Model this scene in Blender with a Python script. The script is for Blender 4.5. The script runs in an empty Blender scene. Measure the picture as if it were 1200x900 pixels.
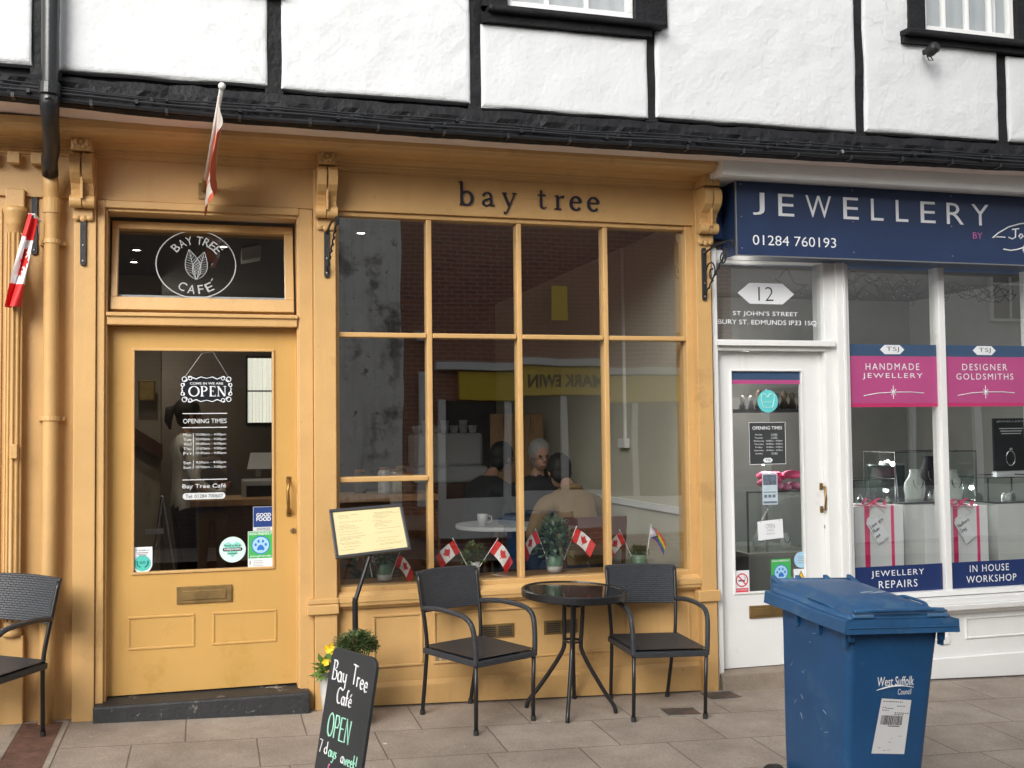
import bpy, bmesh, math, random
from mathutils import Vector, Matrix, Euler, noise
R = math.radians
random.seed(7)
sc = bpy.context.scene
COL = sc.collection

# ------------------------------------------------------------------ camera
EYE, DIST, FOC = 1.58, 6.27, 1260.0
YAW, PITCH, ROLL = R(15.6485), R(2.4131), R(-0.6535)
FWD = Vector((math.sin(YAW)*math.cos(PITCH), math.cos(YAW)*math.cos(PITCH), math.sin(PITCH)))
_r = Vector((math.cos(YAW), -math.sin(YAW), 0)); _u = _r.cross(FWD)
RIGHT = math.cos(ROLL)*_r + math.sin(ROLL)*_u
UP = -math.sin(ROLL)*_r + math.cos(ROLL)*_u
CAM = Vector((0, -DIST, EYE))
cd = bpy.data.cameras.new('camera'); cam = bpy.data.objects.new('camera', cd); COL.objects.link(cam)
cd.sensor_width = 36; cd.lens = FOC/1200*36; cd.clip_start = .05; cd.clip_end = 500
cam.matrix_world = Matrix(((RIGHT.x, UP.x, -FWD.x, CAM.x), (RIGHT.y, UP.y, -FWD.y, CAM.y), (RIGHT.z, UP.z, -FWD.z, CAM.z), (0, 0, 0, 1)))
sc.camera = cam

# ------------------------------------------------------------------ sky, sun, exposure
SUN_EL, SUN_AZ = R(30), R(214)          # azimuth measured from +Y towards +X
w = bpy.data.worlds.new('World'); sc.world = w; w.use_nodes = True
nt = w.node_tree; bg = nt.nodes['Background']
sky = nt.nodes.new('ShaderNodeTexSky'); sky.sky_type = 'NISHITA'; sky.sun_disc = False
sky.sun_elevation = SUN_EL; sky.sun_rotation = SUN_AZ; sky.dust_density = 4.0; sky.air_density = 1.0
hs = nt.nodes.new('ShaderNodeHueSaturation'); hs.inputs['Saturation'].default_value = .22
nt.links.new(sky.outputs[0], hs.inputs['Color']); nt.links.new(hs.outputs[0], bg.inputs[0])
bg.inputs[1].default_value = .15
ld = bpy.data.lights.new('sun', 'SUN'); ld.energy = 1.15; ld.angle = R(34); ld.color = (1, .965, .92)
lo = bpy.data.objects.new('sun', ld); COL.objects.link(lo)
sd = Vector((math.sin(SUN_AZ)*math.cos(SUN_EL), math.cos(SUN_AZ)*math.cos(SUN_EL), math.sin(SUN_EL)))
lo.rotation_euler = sd.to_track_quat('Z', 'Y').to_euler()
vs = sc.view_settings; vs.view_transform = 'Standard'; vs.look = 'None'; vs.gamma = 1; vs.exposure = 0.72
sc.render.engine = 'CYCLES'; sc.cycles.use_denoising = True
sc.cycles.max_bounces = 10; sc.cycles.transparent_max_bounces = 16; sc.cycles.sample_clamp_indirect = 6

# ------------------------------------------------------------------ helpers
def ray(x, y): return RIGHT*((x-600)/FOC) - UP*((y-450)/FOC) + FWD
def px(x, y, Y=0.0):
    v = ray(x, y); t = (DIST+Y)/v.y
    return v.x*t, EYE+v.z*t
def pp(x, y, Y=0.0):
    a, b = px(x, y, Y); return Vector((a, Y, b))
def pz(x, y, z):
    v = ray(x, y); return CAM + v*((z-EYE)/v.z)
def gz(x, y): return -.033*(x-.9) + .025*y
def pg(x, y):
    v = ray(x, y); t = (-.033*-.9 + .025*-DIST - EYE)/(v.z+.033*v.x-.025*v.y)
    return CAM + v*t

W = {}
def tag(o, label=None, cat=None, group=None, kind=None):
    if label: o['label'] = label
    if cat: o['category'] = cat
    if group: o['group'] = group
    if kind: o['kind'] = kind
    return o
def thing(name, label, cat, loc=(0, 0, 0), rot=(0, 0, 0), group=None, local=False):
    o = bpy.data.objects.new(name, None); COL.objects.link(o); o.empty_display_size = .1
    o.location = loc; o.rotation_euler = rot
    W[o] = Vector((0, 0, 0)) if local else Vector(loc)
    return tag(o, label, cat, group)
def kids(o): return [c for c in bpy.data.objects if c.parent == o]
def dup(o, parent=None):
    c = o.copy(); COL.objects.link(c); c.parent = parent
    for ch in kids(o): dup(ch, c)
    return c

class MB:
    def __init__(s): s.v = []; s.f = []; s.m = []; s.M = None; s.mi = 0
    def av(s, p):
        p = Vector(p)
        if s.M is not None: p = s.M @ p
        s.v.append(p); return len(s.v)-1
    def af(s, idx): s.f.append(tuple(idx)); s.m.append(s.mi)
    def box(s, x0, x1, y0, y1, z0, z1):
        i = [s.av(p) for p in ((x0,y0,z0),(x1,y0,z0),(x1,y1,z0),(x0,y1,z0),(x0,y0,z1),(x1,y0,z1),(x1,y1,z1),(x0,y1,z1))]
        for q in ((0,3,2,1),(4,5,6,7),(0,1,5,4),(1,2,6,5),(2,3,7,6),(3,0,4,7)): s.af([i[k] for k in q])
        return s
    def hexa(s, b, t):          # b, t: four points each, same winding (ccw from above)
        i = [s.av(p) for p in list(b)+list(t)]
        for q in ((0,3,2,1),(4,5,6,7),(0,1,5,4),(1,2,6,5),(2,3,7,6),(3,0,4,7)): s.af([i[k] for k in q])
        return s
    def prism(s, poly, a, b, axis='y'):   # poly in the two other axes
        def P(p, c):
            return {'y': (p[0], c, p[1]), 'x': (c, p[0], p[1]), 'z': (p[0], p[1], c)}[axis]
        n = len(poly); A = [s.av(P(p, a)) for p in poly]; B = [s.av(P(p, b)) for p in poly]
        s.af(A[::-1]); s.af(B)
        for k in range(n): s.af((A[k], A[(k+1) % n], B[(k+1) % n], B[k]))
        return s
    def quad(s, *p): s.af([s.av(q) for q in p]); return s
    def tube(s, pts, r, n=8, cap=True, flat=1.0):
        pts = [Vector(p) for p in pts]; rs = r if isinstance(r, (list, tuple)) else [r]*len(pts)
        rings = []; prev = None
        for k, p in enumerate(pts):
            d = (pts[min(k+1, len(pts)-1)]-pts[max(k-1, 0)]).normalized()
            if prev is None:
                a = Vector((0, 0, 1)) if abs(d.z) < .9 else Vector((1, 0, 0))
                u = d.cross(a).normalized()
            else:
                u = (prev - d*prev.dot(d)).normalized()
            prev = u; v = d.cross(u)
            rings.append([s.av(p + (u*math.cos(2*math.pi*j/n) + v*math.sin(2*math.pi*j/n)*flat)*rs[k]) for j in range(n)])
        for a, b in zip(rings, rings[1:]):
            for j in range(n): s.af((a[j], a[(j+1) % n], b[(j+1) % n], b[j]))
        if cap: s.af(rings[0][::-1]); s.af(rings[-1])
        return s
    def lathe(s, prof, c=(0, 0, 0), n=24, capb=True, capt=True):
        c = Vector(c); rings = []
        for r, z in prof: rings.append([s.av(c + Vector((r*math.cos(2*math.pi*j/n), r*math.sin(2*math.pi*j/n), z))) for j in range(n)])
        for a, b in zip(rings, rings[1:]):
            for j in range(n): s.af((a[j], a[(j+1) % n], b[(j+1) % n], b[j]))
        if capb: s.af(rings[0][::-1])
        if capt: s.af(rings[-1])
        return s
    def ball(s, c, r, n=12, sx=1, sy=1, sz=1):
        c = Vector(c); m = n//2; rings = []
        for i in range(1, m):
            t = math.pi*i/m
            rings.append([s.av(c+Vector((r*sx*math.sin(t)*math.cos(2*math.pi*j/n), r*sy*math.sin(t)*math.sin(2*math.pi*j/n), r*sz*math.cos(t)))) for j in range(n)])
        a = s.av(c+Vector((0, 0, r*sz))); b = s.av(c-Vector((0, 0, r*sz)))
        for j in range(n): s.af((a, rings[0][j], rings[0][(j+1) % n])); s.af((b, rings[-1][(j+1) % n], rings[-1][j]))
        for p, q in zip(rings, rings[1:]):
            for j in range(n): s.af((p[j], q[j], q[(j+1) % n], p[(j+1) % n]))
        return s
    def build(s, name, mat, parent=None, bevel=0, smooth=False, seg=2, fix=True):
        me = bpy.data.meshes.new(name)
        off = W.get(parent, Vector((0, 0, 0))) if parent else Vector((0, 0, 0))
        me.from_pydata([tuple(p-off) for p in s.v], [], s.f)
        for m in (mat if isinstance(mat, (list, tuple)) else [mat]): me.materials.append(m)
        for k, p in enumerate(me.polygons): p.material_index = s.m[k]
        if fix:
            bm = bmesh.new(); bm.from_mesh(me); bmesh.ops.recalc_face_normals(bm, faces=bm.faces); bm.to_mesh(me); bm.free()
        if smooth:
            for p in me.polygons: p.use_smooth = True
        o = bpy.data.objects.new(name, me); COL.objects.link(o)
        if parent: o.parent = parent; W[o] = off
        if bevel:
            b = o.modifiers.new('bevel', 'BEVEL'); b.width = bevel; b.segments = seg; b.limit_method = 'ANGLE'; b.angle_limit = R(35)
        return o

# ------------------------------------------------------------------ materials
def N(nt, t, **kw):
    n = nt.nodes.new(t)
    for k, v in kw.items():
        if k in n.inputs: n.inputs[k].default_value = v
        else: setattr(n, k, v)
    return n
def mat(name, col, rough=.5, var=.08, vs=3.0, bump=0, bs=60, metal=0, spec=.5, bump2=0, bs2=8, coat=0, dirt=None, ds=4, dth=.62, stretch=(1, 1, 1), emit=0, dirt2=None, ds2=20, dth2=.66, dst2=(1, 1, 1), streak=None, sth=.6, crack=None):
    m = bpy.data.materials.new(name); m.use_nodes = True; t = m.node_tree; p = t.nodes['Principled BSDF']
    p.inputs['Roughness'].default_value = rough; p.inputs['Metallic'].default_value = metal
    p.inputs['Specular IOR Level'].default_value = spec; p.inputs['Coat Weight'].default_value = coat
    tc = N(t, 'ShaderNodeTexCoord'); mp = N(t, 'ShaderNodeMapping'); mp.inputs['Scale'].default_value = stretch
    t.links.new(tc.outputs['Object'], mp.inputs[0]); co = mp.outputs[0]
    c4 = (*col, 1)
    out = None
    if var > 0:
        nz = N(t, 'ShaderNodeTexNoise', Scale=vs, Detail=6.0, Roughness=.6); t.links.new(co, nz.inputs['Vector'])
        rp = N(t, 'ShaderNodeValToRGB'); e = rp.color_ramp.elements
        e[0].position = .3; e[1].position = .7
        e[0].color = (*[max(0, c*(1-var)) for c in col], 1); e[1].color = (*[min(1, c*(1+var)) for c in col], 1)
        t.links.new(nz.outputs[0], rp.inputs[0]); out = rp.outputs[0]
    if dirt:
        nz = N(t, 'ShaderNodeTexNoise', Scale=ds, Detail=8.0, Roughness=.7); t.links.new(co, nz.inputs['Vector'])
        rp = N(t, 'ShaderNodeValToRGB'); rp.color_ramp.elements[0].position = dth; rp.color_ramp.elements[1].position = min(1, dth+.08)
        t.links.new(nz.outputs[0], rp.inputs[0])
        mx = N(t, 'ShaderNodeMix', data_type='RGBA'); t.links.new(rp.outputs[0], mx.inputs[0])
        if out: t.links.new(out, mx.inputs[6])
        else: mx.inputs[6].default_value = c4
        mx.inputs[7].default_value = (*dirt, 1); out = mx.outputs[2]
    for dcol, sc_, th_, st_, wid in ((dirt2, ds2, dth2, dst2, .04), (streak, 1.0, sth, (9, 9, .55), .25)):
        if dcol:
            mp2 = N(t, 'ShaderNodeMapping'); mp2.inputs['Scale'].default_value = st_; t.links.new(tc.outputs['Object'], mp2.inputs[0])
            nz = N(t, 'ShaderNodeTexNoise', Scale=sc_, Detail=7.0, Roughness=.65); t.links.new(mp2.outputs[0], nz.inputs['Vector'])
            rp = N(t, 'ShaderNodeValToRGB'); rp.color_ramp.elements[0].position = th_; rp.color_ramp.elements[1].position = min(1, th_+wid); t.links.new(nz.outputs[0], rp.inputs[0])
            mx = N(t, 'ShaderNodeMix', data_type='RGBA'); t.links.new(rp.outputs[0], mx.inputs[0])
            if out: t.links.new(out, mx.inputs[6])
            else: mx.inputs[6].default_value = c4
            mx.inputs[7].default_value = (*dcol, 1); out = mx.outputs[2]
    if crack:
        nd = N(t, 'ShaderNodeTexNoise', Scale=3.0, Detail=4.0); t.links.new(co, nd.inputs['Vector'])
        ad = N(t, 'ShaderNodeMix', data_type='VECTOR'); ad.inputs[0].default_value = .35; t.links.new(co, ad.inputs[4]); t.links.new(nd.outputs['Color'], ad.inputs[5])
        vo = N(t, 'ShaderNodeTexVoronoi', Scale=1.1, feature='DISTANCE_TO_EDGE'); t.links.new(ad.outputs[1], vo.inputs['Vector'])
        rp = N(t, 'ShaderNodeValToRGB'); rp.color_ramp.elements[0].position = .0; rp.color_ramp.elements[1].position = .006; rp.color_ramp.elements[0].color = (1, 1, 1, 1); rp.color_ramp.elements[1].color = (0, 0, 0, 1)
        t.links.new(vo.outputs['Distance'], rp.inputs[0])
        nm = N(t, 'ShaderNodeTexNoise', Scale=1.7, Detail=2.0); t.links.new(co, nm.inputs['Vector'])
        gt = N(t, 'ShaderNodeMath', operation='GREATER_THAN'); gt.inputs[1].default_value = .54; t.links.new(nm.outputs[0], gt.inputs[0])
        ml = N(t, 'ShaderNodeMath', operation='MULTIPLY'); t.links.new(gt.outputs[0], ml.inputs[0]); t.links.new(rp.outputs[0], ml.inputs[1])
        m5 = N(t, 'ShaderNodeMath', operation='MULTIPLY'); m5.inputs[1].default_value = .30; t.links.new(ml.outputs[0], m5.inputs[0])
        mx = N(t, 'ShaderNodeMix', data_type='RGBA'); t.links.new(m5.outputs[0], mx.inputs[0]); t.links.new(out, mx.inputs[6]); mx.inputs[7].default_value = (*crack, 1); out = mx.outputs[2]
    if out: t.links.new(out, p.inputs['Base Color'])
    else: p.inputs['Base Color'].default_value = c4
    last = None
    for b, s_ in ((bump, bs), (bump2, bs2)):
        if b:
            nz = N(t, 'ShaderNodeTexNoise', Scale=s_, Detail=5.0); t.links.new(co, nz.inputs['Vector'])
            bp = N(t, 'ShaderNodeBump', Strength=b, Distance=.01); t.links.new(nz.outputs[0], bp.inputs['Height'])
            if last: t.links.new(last, bp.inputs['Normal'])
            last = bp.outputs[0]
    if last: t.links.new(last, p.inputs['Normal'])
    if emit:
        p.inputs['Emission Color'].default_value = c4; p.inputs['Emission Strength'].default_value = emit
    return m

OCHRE = mat('ochre_paint', (.575, .352, .138), .40, .09, 2.2, .16, 90, bump2=.16, bs2=9, dirt=(.49, .295, .115), ds=3.1, dth=.60, dirt2=(.27, .155, .06), ds2=26, dth2=.685, streak=(.51, .31, .125), sth=.56)
OCHRE_D = mat('ochre_door_paint', (.555, .328, .10), .36, .07, 1.5, .1, 90, bump2=.14, bs2=6, dirt=(.50, .295, .075), ds=2.5, dth=.58, dirt2=(.25, .14, .05), ds2=17, dth2=.70, dst2=(.6, 1, 2), streak=(.50, .29, .075), sth=.57)
PLASTER = mat('lime_plaster', (.64, .66, .668), .85, .03, 1.3, .4, 38, bump2=.9, bs2=6, dirt=(.64, .65, .645), ds=2.3, dth=.60, streak=(.62, .625, .615), sth=.60, crack=(.33, .33, .32))
TIMBER = mat('black_timber', (.013, .0135, .015), .55, .35, 9, .55, 45, bump2=.9, bs2=7, spec=.2)
BLACKPAINT = mat('black_gloss_pipe', (.02, .021, .023), .3, .2, 6, .1, 60)
SOFFIT = mat('soffit_plaster', (.76, .66, .60), .8, .1, 4, .2, 60, dirt=(.75, .73, .7), ds=6, dth=.68)
WHITE = mat('white_paint', (.78, .785, .77), .35, .03, 2, .1, 70, bump2=.1, bs2=8, dirt=(.66, .65, .61), ds=4, dth=.64, dirt2=(.45, .42, .36), ds2=30, dth2=.71, streak=(.69, .685, .66), sth=.6)
NAVY = mat('navy_panel', (.018, .036, .095), .32, .12, 5, .03, 30)
NAVY2 = mat('blue_panel', (.02, .07, .21), .4, .1, 3)
WHITEV = mat('white_vinyl', (.78, .80, .82), .4, 0)
PINKV = mat('pink_vinyl', (.44, .075, .22), .3, .05, 4)
MAGENTA = mat('magenta_vinyl', (.42, .12, .30), .4, 0)
LETTER = mat('dark_navy_letter', (.012, .012, .03), .35, .1)
BLACKM = mat('black_metal', (.012, .012, .013), .33, .2, 8, .05, 80)
IRON = mat('wrought_iron', (.016, .016, .017), .5, .2, 20, .3, 120)
BRASS = mat('aged_brass', (.32, .20, .07), .38, .25, 18, .1, 60, metal=.9)
BRASSD = mat('dull_brass', (.24, .155, .06), .5, .25, 12, .15, 60, metal=.6)
STEP = mat('black_step_paint', (.024, .025, .027), .6, .3, 8, .4, 50, dirt=(.32, .30, .27), ds=9, dth=.60)
STONE = mat('worn_stone', (.27, .22, .17), .85, .2, 6, .4, 70, bump2=.3)
STEEL = mat('grey_metal', (.35, .35, .35), .4, .1, metal=.8)
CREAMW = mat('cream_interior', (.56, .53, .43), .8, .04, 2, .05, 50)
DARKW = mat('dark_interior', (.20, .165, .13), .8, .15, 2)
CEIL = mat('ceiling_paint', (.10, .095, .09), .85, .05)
WOODF = mat('wood_floor', (.13, .08, .045), .4, .25, 4, stretch=(1, 8, 1))
WOOD = mat('pine_wood', (.42, .24, .11), .5, .2, 5, .1, 40, stretch=(8, 1, 1))
WOODD = mat('dark_wood', (.10, .045, .022), .45, .2, 5)
LEATHER = mat('brown_leather', (.10, .035, .02), .45, .2, 9, .2, 80)
SKIN = mat('skin', (.38, .21, .145), .55, .05)
HAIRD = mat('dark_hair', (.012, .010, .009), .5, .2, 60, .5, 200)
HAIRG = mat('grey_hair', (.26, .25, .24), .6, .2, 60, .5, 200)
JACKET = mat('tan_jacket', (.22, .14, .062), .8, .1, 14, .3, 40)
BLACKC = mat('black_cloth', (.015, .015, .017), .8, .2, 20, .3, 60)
NAVYC = mat('navy_cloth', (.02, .03, .06), .8, .2, 20, .3, 60)
BROWNC = mat('brown_cloth', (.12, .09, .06), .85, .2, 20, .3, 60)
WHITEC = mat('white_cloth', (.7, .7, .68), .8, .05, 20, .3, 60)
MUG = mat('orange_cup', (.45, .12, .05), .4, .05)
GREYP = mat('grey_ceramic', (.55, .56, .57), .35, .05)
PAPER = mat('cream_paper', (.66, .57, .31), .6, .02, 3)
INK = mat('pale_print', (.40, .33, .17), .7, 0)
CHALK = mat('chalkboard', (.024, .026, .028), .6, .2, 5, .1, 60, dirt=(.05, .053, .055), ds=3, dth=.6)
CHALKW = mat('white_chalk', (.85, .85, .85), .7, 0)
CHALKG = mat('mint_chalk', (.42, .80, .62), .7, 0)
CHALKP = mat('pink_chalk', (.75, .2, .42), .7, 0)
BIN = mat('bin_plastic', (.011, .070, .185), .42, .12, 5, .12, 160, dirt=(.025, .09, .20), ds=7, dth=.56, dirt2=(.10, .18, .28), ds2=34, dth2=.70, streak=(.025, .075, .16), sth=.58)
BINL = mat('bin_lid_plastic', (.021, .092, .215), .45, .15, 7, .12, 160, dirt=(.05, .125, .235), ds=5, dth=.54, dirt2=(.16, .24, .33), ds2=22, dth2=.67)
RUBBER = mat('rubber', (.02, .02, .02), .7, .2)
LABELP = mat('label_paper', (.66, .67, .67), .5, .04, 6, dirt=(.5, .5, .5), ds=18, dth=.64)
PRINT = mat('black_print', (.03, .03, .03), .6, 0)
SOIL = mat('soil', (.05, .035, .025), .9, .3, 20, .5, 60)
LEAF = mat('leaf_green', (.07, .12, .035), .5, .45, 14)
LEAFD = mat('leaf_dark_green', (.035, .075, .03), .5, .45, 14)
LEAFG = mat('leaf_grey_green', (.13, .19, .12), .5, .4, 14)
YELLOWF = mat('yellow_petal', (.85, .55, .015), .5, .15, 30)
POTG = mat('green_glazed_pot', (.13, .22, .14), .35, .1, 6)
POTW = mat('white_pot', (.6, .6, .58), .45, .1, 6)
RED = mat('flag_red', (.66, .022, .022), .6, .06, 8)
FWHITE = mat('flag_white', (.80, .80, .80), .6, .03, 8)
REDF = mat('faded_flag_red', (.55, .11, .05), .65, .1, 8)
TEAL = mat('teal_vinyl', (.09, .53, .46), .4, 0)
TURQ = mat('turquoise_vinyl', (.13, .58, .60), .4, 0)
GREENV = mat('green_vinyl', (.06, .42, .10), .4, 0)
BLUEV = mat('blue_vinyl', (.03, .16, .55), .4, 0)
SKYV = mat('pale_blue_vinyl', (.38, .62, .80), .4, 0)
NAVYV = mat('navy_vinyl', (.012, .03, .12), .4, 0)
MINTV = mat('mint_vinyl', (.50, .74, .68), .4, 0)
REDV = mat('red_vinyl', (.62, .03, .06), .4, 0)
YELV = mat('yellow_vinyl', (.85, .50, .01), .4, 0)
GREYV = mat('etched_grey_vinyl', (.36, .38, .38), .5, 0)
BOARD = mat('black_acrylic', (.012, .014, .018), .3, 0)
VELVET = mat('dark_velvet', (.02, .017, .02), .8, .1)
GLITTER = mat('silver', (.75, .75, .76), .2, .05, metal=1)
PINKR = mat('pink_ribbon', (.75, .03, .16), .4, .05)
PINKC = mat('pink_cloth', (.60, .07, .18), .7, .2, 10)
BOXW = mat('gift_box_white', (.74, .75, .75), .5, .03)
PLINTH = mat('plinth_grey', (.55, .56, .54), .5, .04)
LAMP = mat('lamp_glow', (1, .93, .8), .5, 0, emit=14)
LAMPS = mat('case_lamp_glow', (1, .97, .92), .5, 0, emit=10)
PINK_ = PINKV

def glass_mat(name, tint=(.90, .92, .91), f0=.075, mul=1.0):
    m = bpy.data.materials.new(name); m.use_nodes = True; t = m.node_tree
    for n in list(t.nodes):
        if n.type != 'OUTPUT_MATERIAL': t.nodes.remove(n)
    o = t.nodes['Material Output']
    tr = N(t, 'ShaderNodeBsdfTransparent'); tr.inputs[0].default_value = (*tint, 1)
    gl = N(t, 'ShaderNodeBsdfGlossy'); gl.inputs['Roughness'].default_value = 0.0; gl.inputs[0].default_value = (.95, .97, .97, 1)
    lw = N(t, 'ShaderNodeLayerWeight'); lw.inputs[0].default_value = .5
    pw = N(t, 'ShaderNodeMath', operation='POWER'); t.links.new(lw.outputs['Facing'], pw.inputs[0]); pw.inputs[1].default_value = 5
    ma = N(t, 'ShaderNodeMath', operation='MULTIPLY_ADD'); t.links.new(pw.outputs[0], ma.inputs[0]); ma.inputs[1].default_value = (1-f0)*mul; ma.inputs[2].default_value = f0
    mx = N(t, 'ShaderNodeMixShader'); t.links.new(ma.outputs[0], mx.inputs[0]); t.links.new(tr.outputs[0], mx.inputs[1]); t.links.new(gl.outputs[0], mx.inputs[2])
    nz = N(t, 'ShaderNodeTexNoise', Scale=1.6, Detail=1.0); bp = N(t, 'ShaderNodeBump', Strength=.02, Distance=.05)
    tc = N(t, 'ShaderNodeTexCoord'); t.links.new(tc.outputs['Object'], nz.inputs['Vector'])
    t.links.new(nz.outputs[0], bp.inputs['Height']); t.links.new(bp.outputs[0], gl.inputs['Normal'])
    t.links.new(mx.outputs[0], o.inputs[0]); return m
GLASS = glass_mat('window_glass', f0=.21)
GLASSJ = glass_mat('jeweller_glass', f0=.20)
GLASSU = glass_mat('upper_window_glass', f0=.24)
CASEG = glass_mat('display_case_glass', (.9, .95, .93), f0=.06)

def wicker_mat():
    m = bpy.data.materials.new('black_wicker'); m.use_nodes = True; t = m.node_tree; p = t.nodes['Principled BSDF']
    p.inputs['Roughness'].default_value = .42
    tc = N(t, 'ShaderNodeTexCoord')
    sep = N(t, 'ShaderNodeSeparateXYZ'); t.links.new(tc.outputs['UV'], sep.inputs[0])
    br = N(t, 'ShaderNodeTexBrick', Scale=1.0); t.links.new(tc.outputs['UV'], br.inputs['Vector'])
    br.inputs['Color1'].default_value = (1, 1, 1, 1); br.inputs['Color2'].default_value = (.75, .75, .75, 1); br.inputs['Mortar'].default_value = (0, 0, 0, 1)
    br.inputs['Mortar Size'].default_value = .0016; br.inputs['Mortar Smooth'].default_value = 1.0
    br.inputs['Brick Width'].default_value = .030; br.inputs['Row Height'].default_value = .0115
    rp = N(t, 'ShaderNodeValToRGB'); rp.color_ramp.elements[0].color = (.004, .004, .005, 1); rp.color_ramp.elements[1].color = (.050, .054, .062, 1)
    t.links.new(br.outputs['Color'], rp.inputs[0]); t.links.new(rp.outputs[0], p.inputs['Base Color'])
    bp = N(t, 'ShaderNodeBump', Strength=.9, Distance=.004); t.links.new(br.outputs['Color'], bp.inputs['Height']); t.links.new(bp.outputs[0], p.inputs['Normal'])
    return m
WICKER = wicker_mat()

def brickwall_mat(name, c1, c2, mo, rough=.85):
    m = bpy.data.materials.new(name); m.use_nodes = True; t = m.node_tree; p = t.nodes['Principled BSDF']; p.inputs['Roughness'].default_value = rough
    tc = N(t, 'ShaderNodeTexCoord'); mp = N(t, 'ShaderNodeMapping'); mp.inputs['Rotation'].default_value = (R(90), 0, 0)
    t.links.new(tc.outputs['Object'], mp.inputs[0])
    br = N(t, 'ShaderNodeTexBrick', Scale=1.0); t.links.new(mp.outputs[0], br.inputs['Vector'])
    br.inputs['Color1'].default_value = (*c1, 1); br.inputs['Color2'].default_value = (*c2, 1); br.inputs['Mortar'].default_value = (*mo, 1)
    br.inputs['Brick Width'].default_value = .225; br.inputs['Row Height'].default_value = .075; br.inputs['Mortar Size'].default_value = .008
    t.links.new(br.outputs[0], p.inputs['Base Color'])
    return m
BRICK = brickwall_mat('red_brick', (.36, .12, .075), (.27, .09, .06), (.4, .33, .28))
BRICKW = brickwall_mat('whitewashed_brick', (.85, .83, .78), (.62, .60, .56), (.45, .44, .42))

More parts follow.
